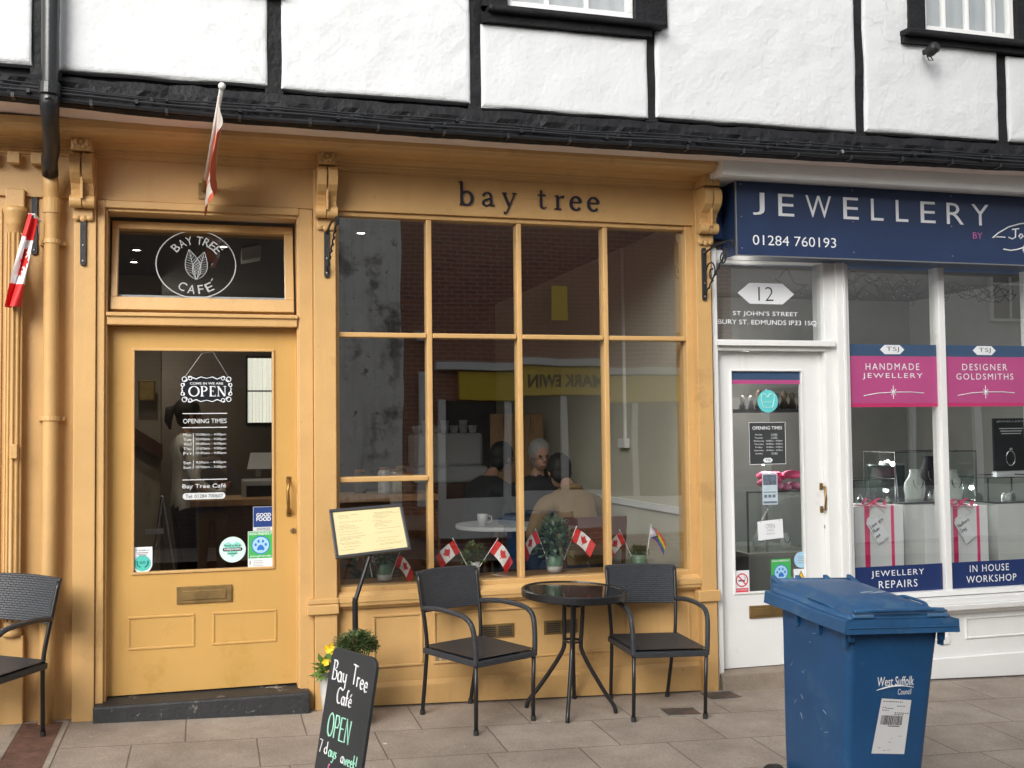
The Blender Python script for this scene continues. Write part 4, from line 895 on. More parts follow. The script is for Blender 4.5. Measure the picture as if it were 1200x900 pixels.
# graphics on the jeweller's glass
JGY = .046
def graphic(label, cat='window sticker', name='window_graphic', loc=(0, 0, 0), group=None): return thing(name, label, cat, loc, group=group)
def hexagon(mb, x0, z0, x1, z1, Y, cut): sheet(mb, [(x0, (z0+z1)/2), (x0+cut, z0), (x1-cut, z0), (x1, (z0+z1)/2), (x1-cut, z1), (x0+cut, z1)], Y)
CRIMSON = mat('crimson_vinyl', (.50, .035, .14), .4, 0)
BLUES = mat('blue_strip_vinyl', (.045, .085, .16), .3, .05)
for (xa, xb, l1, l2, b1, b2, px0, nm) in ((4.101, 4.801, 'HANDMADE', 'JEWELLERY', 'JEWELLERY', 'REPAIRS', 0, 'handmade jewellery'), (4.863, 5.559, 'DESIGNER', 'GOLDSMITHS', 'IN HOUSE', 'WORKSHOP', 1, 'designer goldsmiths')):
    t = graphic('pink window band reading %s with navy strip and white hexagon on top' % nm, loc=(xa, JGY, 1.8), group='pink bands on the jewellery windows')
    mb = MB(); sheet(mb, rect(xa, 2.047, xb, 2.126), JGY); mb.build('navy_strip', BLUES, t, fix=False)
    mb = MB(); sheet(mb, rect(xa, 1.729, xb, 2.046), JGY); mb.build('pink_band', PINKV, t, fix=False)
    mb = MB(); sheet(mb, rect(xa, 1.702, xb, 1.728), JGY); mb.build('lower_edge', CRIMSON, t, fix=False)
    m_ = (xa+xb)/2+(.0 if px0 == 0 else -.02)
    mb = MB(); hexagon(mb, m_-.095, 2.060, m_+.095, 2.122, JGY-.001, .035); mb.build('hexagon', WHITEV, t, fix=False)
    text('TSJ', m_-.048, 2.073, m_+.052, 2.110, JGY-.002, PRINT, t, off=-.01)
    wd = .21 if px0 == 0 else .185
    text(l1, m_-wd, 1.953, m_+wd, 1.998, JGY-.001, WHITEV, t, spacing=1.3); wd = .235
    text(l2, m_-wd, 1.888, m_+wd, 1.931, JGY-.001, WHITEV, t, spacing=1.25)
    mb = MB(); mb.tube([(m_-.23, JGY-.002, 1.778), (m_-.12, JGY-.002, 1.795), (m_, JGY-.002, 1.802), (m_+.14, JGY-.002, 1.802), (m_+.24, JGY-.002, 1.795)], .003, 5)
    for k in range(4):
        a = R(45*k+90); l = .045 if k == 0 else .026; mb.tube([(m_-l*math.cos(a), JGY-.002-.0008*k, 1.802-l*math.sin(a)), (m_+l*math.cos(a), JGY-.002-.0008*k, 1.802+l*math.sin(a))], .0026, 5)
    mb.build('star_flourish', WHITEV, t)
    t = graphic('navy panel reading %s %s along the foot of the shop window' % (b1.lower(), b2.lower()), loc=(xa, JGY, .46), group='navy panels on the jewellery windows')
    mb = MB(); sheet(mb, rect(xa, .455, xb, .635), JGY); mb.build('panel', NAVYV, t, fix=False)
    if px0 == 0:
        text(b1, 4.245, .556, 4.655, .606, JGY-.001, WHITEV, t, spacing=1.2); text(b2, 4.30, .488, 4.60, .538, JGY-.001, WHITEV, t, spacing=1.2)
    else:
        text(b1, 5.02, .563, 5.34, .611, JGY-.001, WHITEV, t, spacing=1.2); text(b2, 4.99, .490, 5.40, .538, JGY-.001, WHITEV, t, spacing=1.15)
t = graphic('white hexagon numbered 12 above the street address on the jewellery fanlight', 'house number', 'number_plate', (3.4, .034, 2.4))
FY = .036
a, b = px(864, 331, FY); c, d_ = px(931, 357, FY)
mb = MB(); hexagon(mb, a, d_, c, b, FY, (c-a)*.21); mb.build('hexagon', WHITEV, t, fix=False)
ptext('12', 888.5, 336, 906.5, 353, FY-.001, PRINT, t, off=-.015)
ptext("ST JOHN'S STREET", 859, 364.2, 935, 372.2, FY, WHITEV, t, spacing=1.05, off=.004)
ptext('BURY ST. EDMUNDS IP33 1SQ', 841.5, 374, 957, 382.5, FY, WHITEV, t, spacing=1.02, off=.004)
DJ = dj+.008
def sticker(label, loc=(0, 0, 0), cat='sticker', name='window_sticker', group=None): return thing(name, label, cat, loc, group=group)
def pbox(X0, Y0, X1, Y1, Y):
    a, b = px(X0, Y0, Y); c, d = px(X1, Y1, Y); return a, d, c, b
# strips on the jeweller's door glass
t = sticker('dark blue and pink strips across the top of the white door glass', (3.4, DJ, 1.9), 'window sticker')
mb = MB(); sheet(mb, rect(3.236, 1.885, 3.761, 1.95), DJ); mb.build('blue_strip', BLUES, t, fix=False)
mb = MB(); sheet(mb, rect(3.236, 1.858, 3.761, 1.884), DJ); mb.build('pink_strip', PINKV, t, fix=False)
t = sticker('round turquoise heart sticker high on the white door glass', (3.45, DJ, 1.78))
a, z0, c, z1 = pbox(888, 457, 911.5, 483.5, DJ); cx, cz, rr = (a+c)/2, (z0+z1)/2, (z1-z0)/2
mb = MB(); sheet(mb, circle(cx, cz, rr), DJ); mb.build('disc', TURQ, t, fix=False)
mb = MB()
for s_ in (-1, 1): mb.tube([(cx, DJ-.001, cz+rr*.35), (cx+s_*rr*.25, DJ-.001, cz+rr*.68), (cx+s_*rr*.65, DJ-.001, cz+rr*.55), (cx+s_*rr*.6, DJ-.001, cz), (cx+s_*rr*.45, DJ-.001, cz-rr*.5), (cx, DJ-.001, cz-rr*.55)], .003, 5)
mb.build('heart_line', MINTV, t)
text('love local', cx-rr*.4, cz-rr*.12, cx+rr*.4, cz+rr*.08, DJ-.001, MINTV, t)
t = sticker('white outlined opening times panel in the middle of the white door glass', (3.45, DJ, 1.4), 'opening hours')
a, z0, c, z1 = pbox(877.5, 495, 923.5, 546, DJ)
z0 = z1-.275; c = a+.265
mb = MB(); sheet(mb, rect(a, z0, c, z1), DJ+.001); mb.build('panel', mat('smoke_vinyl', (.05, .055, .055), .3, 0), t, fix=False)
mb = MB(); fr = .003
for q in (rect(a, z1-fr, c, z1), rect(a, z0, c, z0+fr), rect(a, z0+fr, a+fr, z1-fr), rect(c-fr, z0+fr, c, z1-fr)): sheet(mb, q, DJ)
mb.build('border', WHITEV, t, fix=False)
text('OPENING TIMES', a+.025, z1-.048, c-.025, z1-.026, DJ, WHITEV, t, off=.01)
mb = MB()
for k, (dname, hrs) in enumerate((('Monday', 'CLOSED'), ('Tuesday', 'CLOSED'), ('Wednesday', '10:00am - 4:00pm'), ('Thursday', '10:00am - 4:00pm'), ('Friday', '10:00am - 4:00pm'), ('Saturday', '10:00am - 4:00pm'), ('Sunday', 'CLOSED'))):
    zz = z1-.088-k*.0205; wn = .0085*len(dname)/2; wh = .0075*len(hrs)/2
    text_into(mb, dname, a+.07-wn, zz, a+.07+wn, zz+.012, DJ); text_into(mb, hrs, c-.083-wh, zz, c-.083+wh, zz+.012, DJ)
mb.build('lettering', WHITEV, t, fix=False)
mb = MB(); hexagon(mb, (a+c)/2-.036, z0+.012, (a+c)/2+.036, z0+.042, DJ, .014); mb.build('hexagon', WHITEV, t, fix=False)
text('TSJ', (a+c)/2-.018, z0+.019, (a+c)/2+.018, z0+.035, DJ-.001, PRINT, t)
t = sticker('tall pale blue leaflet stuck to the white door glass', (3.5, DJ, 1.1), 'leaflet', 'leaflet')
a, z0, c, z1 = pbox(893, 555, 911.5, 591, DJ)
mb = MB(); sheet(mb, rect(a, z0, c, z1), DJ); mb.build('sheet', mat('leaflet_paper', (.50, .60, .66), .5, .1, 20), t, fix=False)
mb = MB(); sheet(mb, rect(a+.006, z1-.075, c-.006, z1-.008), DJ-.001); mb.build('photo', mat('leaflet_photo', (.12, .15, .19), .5, .6, 40), t, fix=False)
mb = MB()
for k in range(3): sheet(mb, rect(a+.012+k*.03, z0+.045, a+.034+k*.03, z0+.065), DJ-.001)
sheet(mb, rect(a+.01, z0+.078, c-.01, z0+.084), DJ-.001); sheet(mb, rect(a+.006, z0+.008, c-.006, z0+.022), DJ-.001)
mb.build('print', mat('leaflet_ink', (.14, .18, .22), .5, 0), t, fix=False)
t = thing('hanging_sign', 'tilted white card reading open hanging inside the white door', 'sign', (3.45, DJ, .95))
q = [pp(887.5, 611.5, DJ), pp(916.5, 608, DJ), pp(918, 630, DJ), pp(888.5, 633.5, DJ)]
mb = MB(); mb.hexa([Vector(p) for p in q], [Vector(p)-Vector((0, .004, 0)) for p in q]); mb.build('card', WHITEV, t)
ptext('OPEN', 897, 614, 908, 619, DJ-.006, GREYV, t); ptext('please\ncome in', 898, 620, 908, 626, DJ-.006, GREYV, t)
hk = pp(900, 596, DJ)
mb = MB(); mb.tube([Vector(q[0])+Vector((.02, -.004, -.01)), hk, Vector(q[1])+Vector((-.02, -.004, -.01))], .0018, 5); mb.build('cord', STEEL, t)
mb = MB(); mb.lathe([(.0, -.016), (.014, -.016), (.016, 0), (.006, .01), (0, .01)], tuple(hk), 12, False, False); mb.build('sucker', CASEG, t)
t = sticker('red and white no smoking sticker low on the left of the white door', (3.26, DJ, .6))
a, z0, c, z1 = pbox(860.5, 669, 878.5, 697, DJ)
mb = MB(); sheet(mb, rect(a, z0, c, z1), DJ); mb.build('base', WHITEV, t, fix=False)
mb = MB(); m_ = (a+c)/2; ring(mb, m_, z1-.062, .036, .044, DJ-.001); sheet(mb, [(m_-.03, z1-.036), (m_-.024, z1-.03), (m_+.03, z1-.088), (m_+.024, z1-.094)], DJ-.0015); sheet(mb, rect(a+.008, z0+.008, c-.008, z0+.045), DJ-.001); mb.build('red_mark', REDV, t, fix=False)
mb = MB(); sheet(mb, rect(m_-.026, z1-.070, m_+.022, z1-.061), DJ-.0006); mb.tube([(m_+.02, DJ-.0006, z1-.058), (m_+.026, DJ-.0006, z1-.048), (m_+.016, DJ-.0006, z1-.04)], .0015, 4); mb.build('cigarette', PRINT, t, fix=False)
text('NO SMOKING', a+.014, z0+.029, c-.014, z0+.039, DJ-.002, WHITEV, t); text('It is against the law', a+.014, z0+.014, c-.014, z0+.022, DJ-.002, WHITEV, t)
def paw_sticker(lab, a, z0, c, z1, Y, full):
    t = sticker(lab, (a, Y, z0), group='dog friendly stickers on the shop doors')
    w_, h_ = c-a, z1-z0
    mb = MB(); sheet(mb, rect(a, z0, c, z1), Y); mb.build('base', GREENV if not full else WHITEV, t, fix=False)
    if full:
        mb = MB(); sheet(mb, rect(a+.003, z0+h_*.26, c-.003, z1-.003), Y-.0005); mb.build('green_field', GREENV, t, fix=False)
    cx, cz = a+w_/2, z0+h_*(.62 if full else .5); r = w_*.36
    mb = MB(); sheet(mb, circle(cx, cz, r), Y-.001); mb.build('disc', SKYV, t, fix=False)
    mb = MB(); ring(mb, cx, cz, r*.9, r, Y-.0015)
    sheet(mb, [(cx+p[0]*r, cz+p[1]*r) for p in [(-.42, -.42), (-.3, -.6), (0, -.52), (.3, -.6), (.42, -.42), (.25, -.08), (0, .05), (-.25, -.08)]], Y-.0015)
    for dx, dz_ in ((-.55, .05), (-.24, .42), (.24, .42), (.55, .05)): sheet(mb, circle(cx+dx*r, cz+dz_*r, r*.17, 12, .75), Y-.0015)
    mb.build('paw', BLUEV, t, fix=False)
    text('DOG FRIENDLY', a+w_*.06, z1-h_*.10, c-w_*.06, z1-h_*.035, Y-.001, WHITEV, t, off=.02)
    text('#dogfriendly', a+w_*.08, z0+h_*(.285 if full else .05), c-w_*.08, z0+h_*(.345 if full else .12), Y-.001, WHITEV, t, off=.01)
    if full:
        mb = MB()
        for k in range(4): sheet(mb, rect(a+w_*.2, z0+h_*(.05+.045*k), a+w_*(.62-.05*(k % 2)), z0+h_*(.065+.045*k)), Y-.001)
        sheet(mb, rect(a+w_*.06, z0+h_*.09, a+w_*.12, z0+h_*.2), Y-.001)
        mb.build('small_print', GREYV, t, fix=False)
    return t
a, z0, c, z1 = pbox(903.5, 655.5, 927, 686, DJ); paw_sticker('green sticker with a blue paw on the white jewellery door', a, z0, c, z1, DJ, False)
t = sticker('round pale blue sticker on the lower right of the white door glass', (3.7, DJ, .7))
a, z0, c, z1 = pbox(931, 647, 947, 665, DJ); cx, cz, rr = (a+c)/2, (z0+z1)/2, (z1-z0)/2
mb = MB(); sheet(mb, circle(cx, cz, rr), DJ); mb.build('disc', SKYV, t, fix=False)
mb = MB()
for k in range(4): sheet(mb, rect(cx-rr*(.55-.1*(k % 2)), cz+rr*(.35-.25*k), cx+rr*(.55-.1*(k % 2)), cz+rr*(.44-.25*k)), DJ-.001)
mb.build('print', GREYV, t, fix=False)
t = sticker('white sticker with a yellow warning triangle, low right on white door', (3.7, DJ, .6))
a, z0, c, z1 = pbox(930, 667, 947.5, 685, DJ)
mb = MB(); sheet(mb, rect(a, z0-.01, c, z1), DJ); mb.build('base', WHITEV, t, fix=False)
m_, h_ = (a+c)/2, z1-z0
mb = MB(); sheet(mb, [(m_-.042, z0+.008), (m_+.042, z0+.008), (m_, z1-.01)], DJ-.001); mb.build('border', PRINT, t, fix=False)
mb = MB(); sheet(mb, [(m_-.035, z0+.012), (m_+.035, z0+.012), (m_, z1-.019)], DJ-.0015); mb.build('triangle', YELV, t, fix=False)
mb = MB(); sheet(mb, [(m_-.02, z0+.02), (m_-.015, z0+.028), (m_+.012, z0+.043), (m_+.016, z0+.036)], DJ-.002); mb.build('camera_mark', PRINT, t, fix=False)

# ---------------------------------------------------------------- things on the cafe door glass
CY = dy+.008
t = thing('hanging_sign', 'black open sign with white scrolled border hung on a cord in the cafe door', 'sign', (-.04, CY, 1.8))
x0, z0, x1, z1 = -.166, 1.752, .118, 1.90
mb = MB(); mb.prism(rrect(x0, z0, x1, z1, .02), CY-.006, CY-.001); mb.build('board', BOARD, t)
k_ = (-.025, CY-.003, 2.035)
mb = MB(); mb.tube([(x0+.02, CY-.004, z1-.01), (-.05, CY-.004, 2.03), k_], .002, 5); mb.tube([(x1-.02, CY-.004, z1-.01), (.01, CY-.004, 2.04), k_], .002, 5); mb.build('cord', STEEL, t)
mb = MB(); YB = CY-.008
for sx in (-1, 1):
    for sz in (-1, 1):
        cx, cz = (x0+x1)/2, (z0+z1)/2
        def q(u, v): return (cx+sx*(.142-u), YB, cz+sz*(.074-v))
        for c0, r0, a0 in (((.022, .016), .016, 0), ((.052, .012), .012, 60), ((.012, .048), .011, 200)):
            mb.tube([q(c0[0]+r0*(1-.022*k)*math.cos(a0+k*.42), c0[1]+r0*(1-.022*k)*math.sin(a0+k*.42)) for k in range(20)], .0026, 5)
        mb.tube([q(.062, .006), (q(.085, .016)), q(.11, .004), q(.142, .012)], [.003, .0035, .003, .002], 5)
        mb.tube([q(.005, .055), q(.012, .066), q(.006, .074)], .003, 5)
mb.build('scroll_border', WHITEV, t)
text('COME IN WE ARE', -.115, 1.853, .066, 1.866, CY-.0075, WHITEV, t, off=.01)
mb = MB()
SO = {'O': [ell(.5, .5, .42, .48, 0, 360, 24, .15, .05)], 'P': [([(.2, .03), (.2, .97)], [.15, .15]), ([(.04, .03), (.4, .03)], [.06, .06]), ([(.04, .97), (.25, .97)], [.06, .06]), ell(.36, .74, .33, .24, 110, -110, 14, .14, .05)],
      'E': [([(.2, .03), (.2, .97)], [.15, .15]), ([(.04, .03), (.75, .03)], [.06, .06]), ([(.04, .97), (.72, .97)], [.06, .06]), ([(.2, .52), (.52, .52)], [.05, .05]), ([(.75, 0), (.75, .2)], [.05, .02]), ([(.71, 1), (.71, .8)], [.05, .02]), ([(.52, .42), (.52, .62)], [.03, .03])],
      'N': [([(.15, .03), (.15, .97)], [.06, .06]), ([(.12, .97), (.82, .03)], [.15, .15]), ([(.85, .03), (.85, .97)], [.06, .06]), ([(.0, .03), (.3, .03)], [.05, .05]), ([(.7, .97), (1, .97)], [.05, .05]), ([(0, .97), (.2, .97)], [.05, .05])]}
for ch, xa, wd in (('O', -.124, .062), ('P', -.060, .052), ('E', -.011, .046), ('N', .032, .052)):
    for k, (pts, ws) in enumerate(SO[ch]): ribbon(mb, [(xa+p[0]*wd, 1.786+p[1]*.058) for p in pts], [q_*.062 for q_ in ws], CY-.0085-k*.0002, CY-.0068)
mb.build('lettering', WHITEV, t)
t = thing('opening_hours', 'white opening times lettering and phone number on the cafe door glass', 'opening hours', (-.04, CY, 1.4))
LGREY = mat('frosted_white_vinyl', (.62, .65, .66), .5, 0)
mb = MB()
for z in (1.687, 1.608, 1.314): sheet(mb, rect(-.155, z, .088, z+.005), CY)
text_into(mb, 'OPENING TIMES', -.152, 1.634, .085, 1.66, CY, off=.004)
rows = (('Mon', '10:00am - 4:00pm'), ('Tue', '10:00am - 4:00pm'), ('Wed', '10:00am - 4:00pm'), ('Thu', '10:00am - 4:00pm'), ('Fri', '10:00am - 4:00pm'), None, ('Sat', '9:00am - 4:00pm'), ('Sun', '10:00am - 3:00pm'))
for k, r_ in enumerate(rows):
    if not r_: continue
    zz = 1.562-k*.0262
    text_into(mb, r_[0], -.150, zz, -.108, zz+.016, CY); text_into(mb, r_[1], -.082, zz-.002, .082, zz+.016, CY)
sheet(mb, rect(-.098, 1.452, -.095, 1.58), CY); sheet(mb, rect(-.098, 1.378, -.095, 1.425), CY)
text_into(mb, 'Bay Tree Café', -.155, 1.262, .082, 1.292, CY, off=.008)
mb.build('lettering', LGREY, t, fix=False)
mb = MB(); sheet(mb, rrect(-.153, 1.206, .078, 1.242, .017), CY); mb.build('number_pill', LGREY, t, fix=False)
text('Tel: 01284 700607', -.138, 1.214, .064, 1.234, CY-.001, PRINT, t)
t = sticker('white shield sticker with a teal owl roundel, low left in the cafe door', (-.37, CY, .8))
x0, z0, x1, z1 = pbox(155.5, 641.5, 178.5, 671.5, CY)
mb = MB(); pts = [(x1, z1), (x0, z1)]+[((x0+x1)/2+(x1-x0)/2*math.cos(R(a)), z0+(x1-x0)/2+(x1-x0)/2*math.sin(R(a))) for a in range(180, 361, 15)]; sheet(mb, pts, CY); mb.build('base', WHITEV, t, fix=False)
cx, cz = (x0+x1)/2, z0+.056
mb = MB(); sheet(mb, circle(cx, cz, .044), CY-.001); mb.build('roundel', TEAL, t, fix=False)
mb = MB(); ring(mb, cx-.008, cz+.004, .004, .0075, CY-.0015, 16); ring(mb, cx+.008, cz+.004, .004, .0075, CY-.0015, 16)
for s_ in (-1, 1): mb.tube([(cx+s_*.012, CY-.0015, cz-.022), (cx+s_*.027, CY-.0015, cz-.008), (cx+s_*.029, CY-.0015, cz+.014)], .0035, 5)
mb.build('owl_mark', mat('dark_teal', (.01, .16, .13), .5, 0), t, fix=False)
mb = MB(); text_into(mb, "Travellers'", cx-.037, z1-.022, cx+.037, z1-.012, CY-.001)
for k in range(3): sheet(mb, rect(cx-.03+.005*k, z1-.033-k*.008, cx+.03-.005*k, z1-.030-k*.008), CY-.001)
mb.build('lettering', PRINT, t, fix=False)
t = sticker('round white sticker with a mint heart about being an independent business', (.12, CY, .9))
x0, z0, x1, z1 = pbox(257, 628.5, 288, 659.5, CY); cx, cz, rr = (x0+x1)/2, (z0+z1)/2, (x1-x0)/2
mb = MB(); sheet(mb, circle(cx, cz, rr), CY); mb.build('disc', mat('pale_mint_vinyl', (.62, .80, .75), .4, 0), t, fix=False)
mb = MB(); sheet(mb, [(cx, cz-rr*.62), (cx+rr*.6, cz+rr*.1), (cx+rr*.6, cz+rr*.45), (cx+rr*.3, cz+rr*.6), (cx, cz+rr*.38), (cx-rr*.3, cz+rr*.6), (cx-rr*.6, cz+rr*.45), (cx-rr*.6, cz+rr*.1)], CY-.0008); mb.build('heart', mat('mint_heart', (.22, .66, .53), .4, 0), t, fix=False)
mb = MB(); sheet(mb, rrect(cx-rr*.74, cz-rr*.12, cx+rr*.74, cz+rr*.16, .008), CY-.0016); mb.build('band', PRINT, t, fix=False)
text('Proud to be an', cx-rr*.66, cz+rr*.24, cx+rr*.66, cz+rr*.42, CY-.0016, PRINT, t, off=.02); text('independent', cx-rr*.62, cz-.008, cx+rr*.62, cz+.013, CY-.0024, WHITEV, t, off=.01); text('business', cx-rr*.38, cz-rr*.36, cx+rr*.38, cz-rr*.2, CY-.0016, PRINT, t, off=.02)
t = sticker('navy good food award sticker above the green paw sticker in the cafe door', (.27, CY, 1.1))
x0, z0, x1, z1 = pbox(296.5, 594, 320.5, 621.5, CY)
mb = MB(); sheet(mb, rect(x0, z0, x1, z1), CY); mb.build('base', LGREY, t, fix=False)
mb = MB(); sheet(mb, rect(x0+.002, z0+.022, x1-.002, z1-.002), CY-.0008); mb.build('navy_field', mat('royal_navy', (.02, .05, .20), .4, 0), t, fix=False)
text('GOOD', x0+.018, z1-.058, x1-.014, z1-.036, CY-.0016, WHITEV, t, off=.03); text('FOOD', x0+.018, z1-.082, x1-.014, z1-.060, CY-.0016, WHITEV, t, off=.03); text('2024/25', x0+.02, z0+.005, x1-.02, z0+.017, CY-.0016, PRINT, t)
x0, z0, x1, z1 = pbox(290.5, 623, 320.5, 664.5, CY); paw_sticker('green and white sticker with a blue paw in the cafe door glass', x0, z0, x1, z1, CY, True)

# ================================================================== street furniture
def uvbox(o):
    me = o.data; uv = me.uv_layers.new(name='UVMap')
    for p in me.polygons:
        n = p.normal; ax = max(range(3), key=lambda k: abs(n[k]))
        for li in p.loop_indices:
            c = me.vertices[me.loops[li].vertex_index].co
            uv.data[li].uv = (c.x, c.z) if ax == 1 else ((c.y, c.z) if ax == 0 else (c.x, c.y))
    return o
def smooth_path(pts, n=5):
    P_ = [Vector(p) for p in pts]; out = []
    for k in range(len(P_)-1):
        a = P_[max(k-1, 0)]; b = P_[k]; c = P_[k+1]; d = P_[min(k+2, len(P_)-1)]
        for i in range(n):
            t = i/n; out.append(.5*((2*b)+(c-a)*t+(2*a-5*b+4*c-d)*t*t+(3*b-a-3*c+d)*t**3))
    return out+[P_[-1]]
def make_chair(label):
    t = thing('cafe_chair', label, 'chair', group='black woven chairs outside the cafe', local=True)
    mb = MB(); n, m = 14, 10
    def seatz(u, v): return .398-.012*math.sin(math.pi*u)*math.sin(math.pi*v)
    top = [[mb.av((-.222+.444*i/n*(1)+(0), -.235+.44*j/m, seatz(i/n, j/m))) for i in range(n+1)] for j in range(m+1)]
    for j in range(m):
        for i in range(n): mb.af((top[j][i], top[j][i+1], top[j+1][i+1], top[j+1][i]))
    mb.box(-.224, .224, -.246, .208, .352, .386)
    uvbox(mb.build('seat', WICKER, t, bevel=.008))
    mb = MB(); n = 16
    f = []; b = []
    for j in range(9):
        z = .572+.225*j/8; yy = .225+.055*(j/8)
        f.append([]); b.append([])
        for i in range(n+1):
            u = i/n*2-1; x = u*(.222+.006*j/8); bow = .028*(1-u*u)
            zz = z + (.006*(1-u*u) if j == 8 else 0)
            f[-1].append(mb.av((x, yy+bow-.012, zz))); b[-1].append(mb.av((x, yy+bow+.010, zz)))
    for j in range(8):
        for i in range(n): mb.af((f[j][i], f[j][i+1], f[j+1][i+1], f[j+1][i])); mb.af((b[j][i], b[j+1][i], b[j+1][i+1], b[j][i+1]))
    for i in range(n): mb.af((f[0][i], b[0][i], b[0][i+1], f[0][i+1])); mb.af((f[8][i], f[8][i+1], b[8][i+1], b[8][i]))
    for j in range(8): mb.af((f[j][0], f[j+1][0], b[j+1][0], b[j][0])); mb.af((f[j][n], b[j][n], b[j+1][n], f[j+1][n]))
    uvbox(mb.build('backrest', WICKER, t, bevel=.006))
    for s in (-1, 1):
        mb = MB(); mb.tube(smooth_path([(s*.182, .242, .0), (s*.196, .205, .30), (s*.205, .195, .42), (s*.214, .222, .58), (s*.222, .268, .785)], 4), .0115, 8)
        lg = mb.build('rear_leg', BLACKM, t, smooth=True)
        mb = MB(); mb.tube([(s*.182, .242, 0), (s*.183, .239, .028)], .0145, 10); mb.build('foot_cap', RUBBER, lg)
        mb = MB(); mb.tube([(s*.216, -.240, .0), (s*.217, -.232, .2), (s*.220, -.226, .40)], .0115, 8)
        lg = mb.build('front_leg', BLACKM, t, smooth=True)
        mb = MB(); mb.tube([(s*.216, -.240, 0), (s*.2165, -.239, .028)], .0145, 10); mb.build('foot_cap', RUBBER, lg)
        mb = MB(); mb.tube(smooth_path([(s*.222, -.232, .36), (s*.226, -.226, .46), (s*.232, -.205, .56), (s*.236, -.155, .604), (s*.237, -.07, .617), (s*.232, .08, .618), (s*.218, .222, .600)], 5), .0145, 8)
        uvbox(mb.build('armrest', WICKER, t, smooth=True))
    mb = MB(); mb.tube([(-.205, .196, .37), (.205, .196, .37)], .010, 8); mb.build('rear_rail', BLACKM, t)
    return t
def stand(o, x, y, rz, dz=0):
    o.location = (x, y, gz(x, y)+dz)
    n = Vector((.033, -.025, 1)).normalized(); q = n.to_track_quat('Z', 'Y')
    zq = Vector((0, 0, 1)).rotation_difference(n)
    o.rotation_euler = (zq @ Euler((0, 0, rz)).to_quaternion()).to_euler()
c1 = make_chair('black woven armchair turned at an angle, left of the round table')
stand(c1, 1.42, -.365, R(29))
c2 = dup(c1); c2['label'] = 'black woven armchair facing the street, right of the round table'; stand(c2, 2.495, -.36, R(-1.5))
c3 = dup(c1); c3['label'] = 'black woven armchair cut by the left edge, beside the rain pipe'; stand(c3, -1.10, -.42, R(-30))
# bistro table
t = thing('bistro_table', 'small round black glass topped table between two woven chairs', 'table', local=True)
mb = MB(); mb.lathe([(.285, .655), (.302, .655), (.305, .66), (.305, .692), (.300, .698), (.290, .698), (.288, .690), (.285, .690)], n=48, capb=False, capt=False); mb.build('rim', BLACKM, t, smooth=False)
GT = mat('black_glass', (.008, .009, .010), .06, 0, spec=.6)
mb = MB(); mb.lathe([(0.001, .682), (.289, .682), (.289, .693), (.001, .693)], n=48); mb.build('glass_top', GT, t)
for k in range(4):
    a = R(45+90*k+0); ca, sa = math.cos(a), math.sin(a)
    P_ = [(.055, .66), (.052, .52), (.048, .40), (.055, .345), (.10, .26), (.19, .12), (.245, .045), (.258, .0)]
    mb = MB(); mb.tube(smooth_path([(r*ca, r*sa, z) for r, z in P_], 5), .0125, 10); lg = mb.build('leg', BLACKM, t, smooth=True)
for z in (.605, .40):
    mb = MB(); mb.tube([(.05*math.cos(R(15*k)), .05*math.sin(R(15*k)), z) for k in range(25)], .007, 6, cap=False); mb.build('leg_ring', BLACKM, t, smooth=True)
mb = MB(); mb.box(-.2, .2, -.012, .012, .645, .656); mb.box(-.012, .012, -.2, .2, .644, .655); mb.build('cross_bar', BLACKM, t)
stand(t, 2.0, -.31, R(22))

# chalkboard A-frame
A = pz(390, 757, .72); B = pz(442, 772, .72); wv = (B-A); BW = wv.length; wv.normalize(); nn = Vector((wv.y, -wv.x, 0)).normalized()
dn = (Vector((0, 0, -1))+nn*math.tan(R(10.5))).normalized(); fn = wv.cross(dn); fn = fn if fn.dot(nn) > 0 else -fn
BH = .80
ab = thing('chalkboard', 'black pavement chalkboard lettered Bay Tree Café open 7 days a week', 'chalkboard', tuple((A+B)/2+Vector((0, 0, gz(.5, -2.1)-.72))))
def bp_(u, v, d=0.0): return A + wv*u + dn*v + fn*d      # u across, v down, d out of the face
mb = MB(); ol = [(u, v) for u, v in rrect(0, 0, BW, BH, .045, 5)]
f = [mb.av(bp_(u, v, 0)) for u, v in ol]; b = [mb.av(bp_(u, v, -.016)) for u, v in ol]; n = len(ol)
mb.af(f); mb.af(b[::-1])
for k in range(n): mb.af((f[k], b[k], b[(k+1) % n], f[(k+1) % n]))
mb.build('front_board', CHALK, ab, bevel=.003)
mb = MB(); mb.tube([bp_(BW*.5, .42, -.02), bp_(BW*.5, BH-.02, -.02)-nn*.10], .010, 8); mb.build('prop_leg', BLACKM, ab)
random.seed(11)
def chalk(name, m, s, u, v, h, r, wide, slope=0):
    mb = MB(); hand(mb, s, 0, 0, h, r, lambda x, z: bp_(u+x, v-z, .002), wide, slope, .0012); mb.build(name, m, ab)
chalk('white_lettering', CHALKW, 'Bay', BW*.10, 0.123, 0.0739, .0029, .80, -.03)
chalk('white_lettering', CHALKW, 'Tree', BW*.55, 0.114, 0.0714, .0029, .72, -.18)
chalk('white_lettering', CHALKW, 'Café', BW*.28, 0.204, 0.0605, .0027, .80, -.02)
chalk('mint_lettering', CHALKG, 'OPEN', BW*.17, 0.334, 0.0860, .0029, .74, -.02)
chalk('white_lettering', CHALKW, '7 d', BW*.05, 0.403, 0.0462, .0022, .9, .0)
chalk('mint_lettering', CHALKG, 'ays', BW*.275, 0.407, 0.0470, .0022, .8, .0)
chalk('white_lettering', CHALKW, 'a', BW*.56, 0.410, 0.0462, .0022, .8, .0)
chalk('mint_lettering', CHALKG, 'week!', BW*.64, 0.413, 0.0462, .0022, .72, .0)
chalk('pink_lettering', CHALKP, 'fruits', BW*.30, 0.485, 0.0504, .0022, .75, .05)
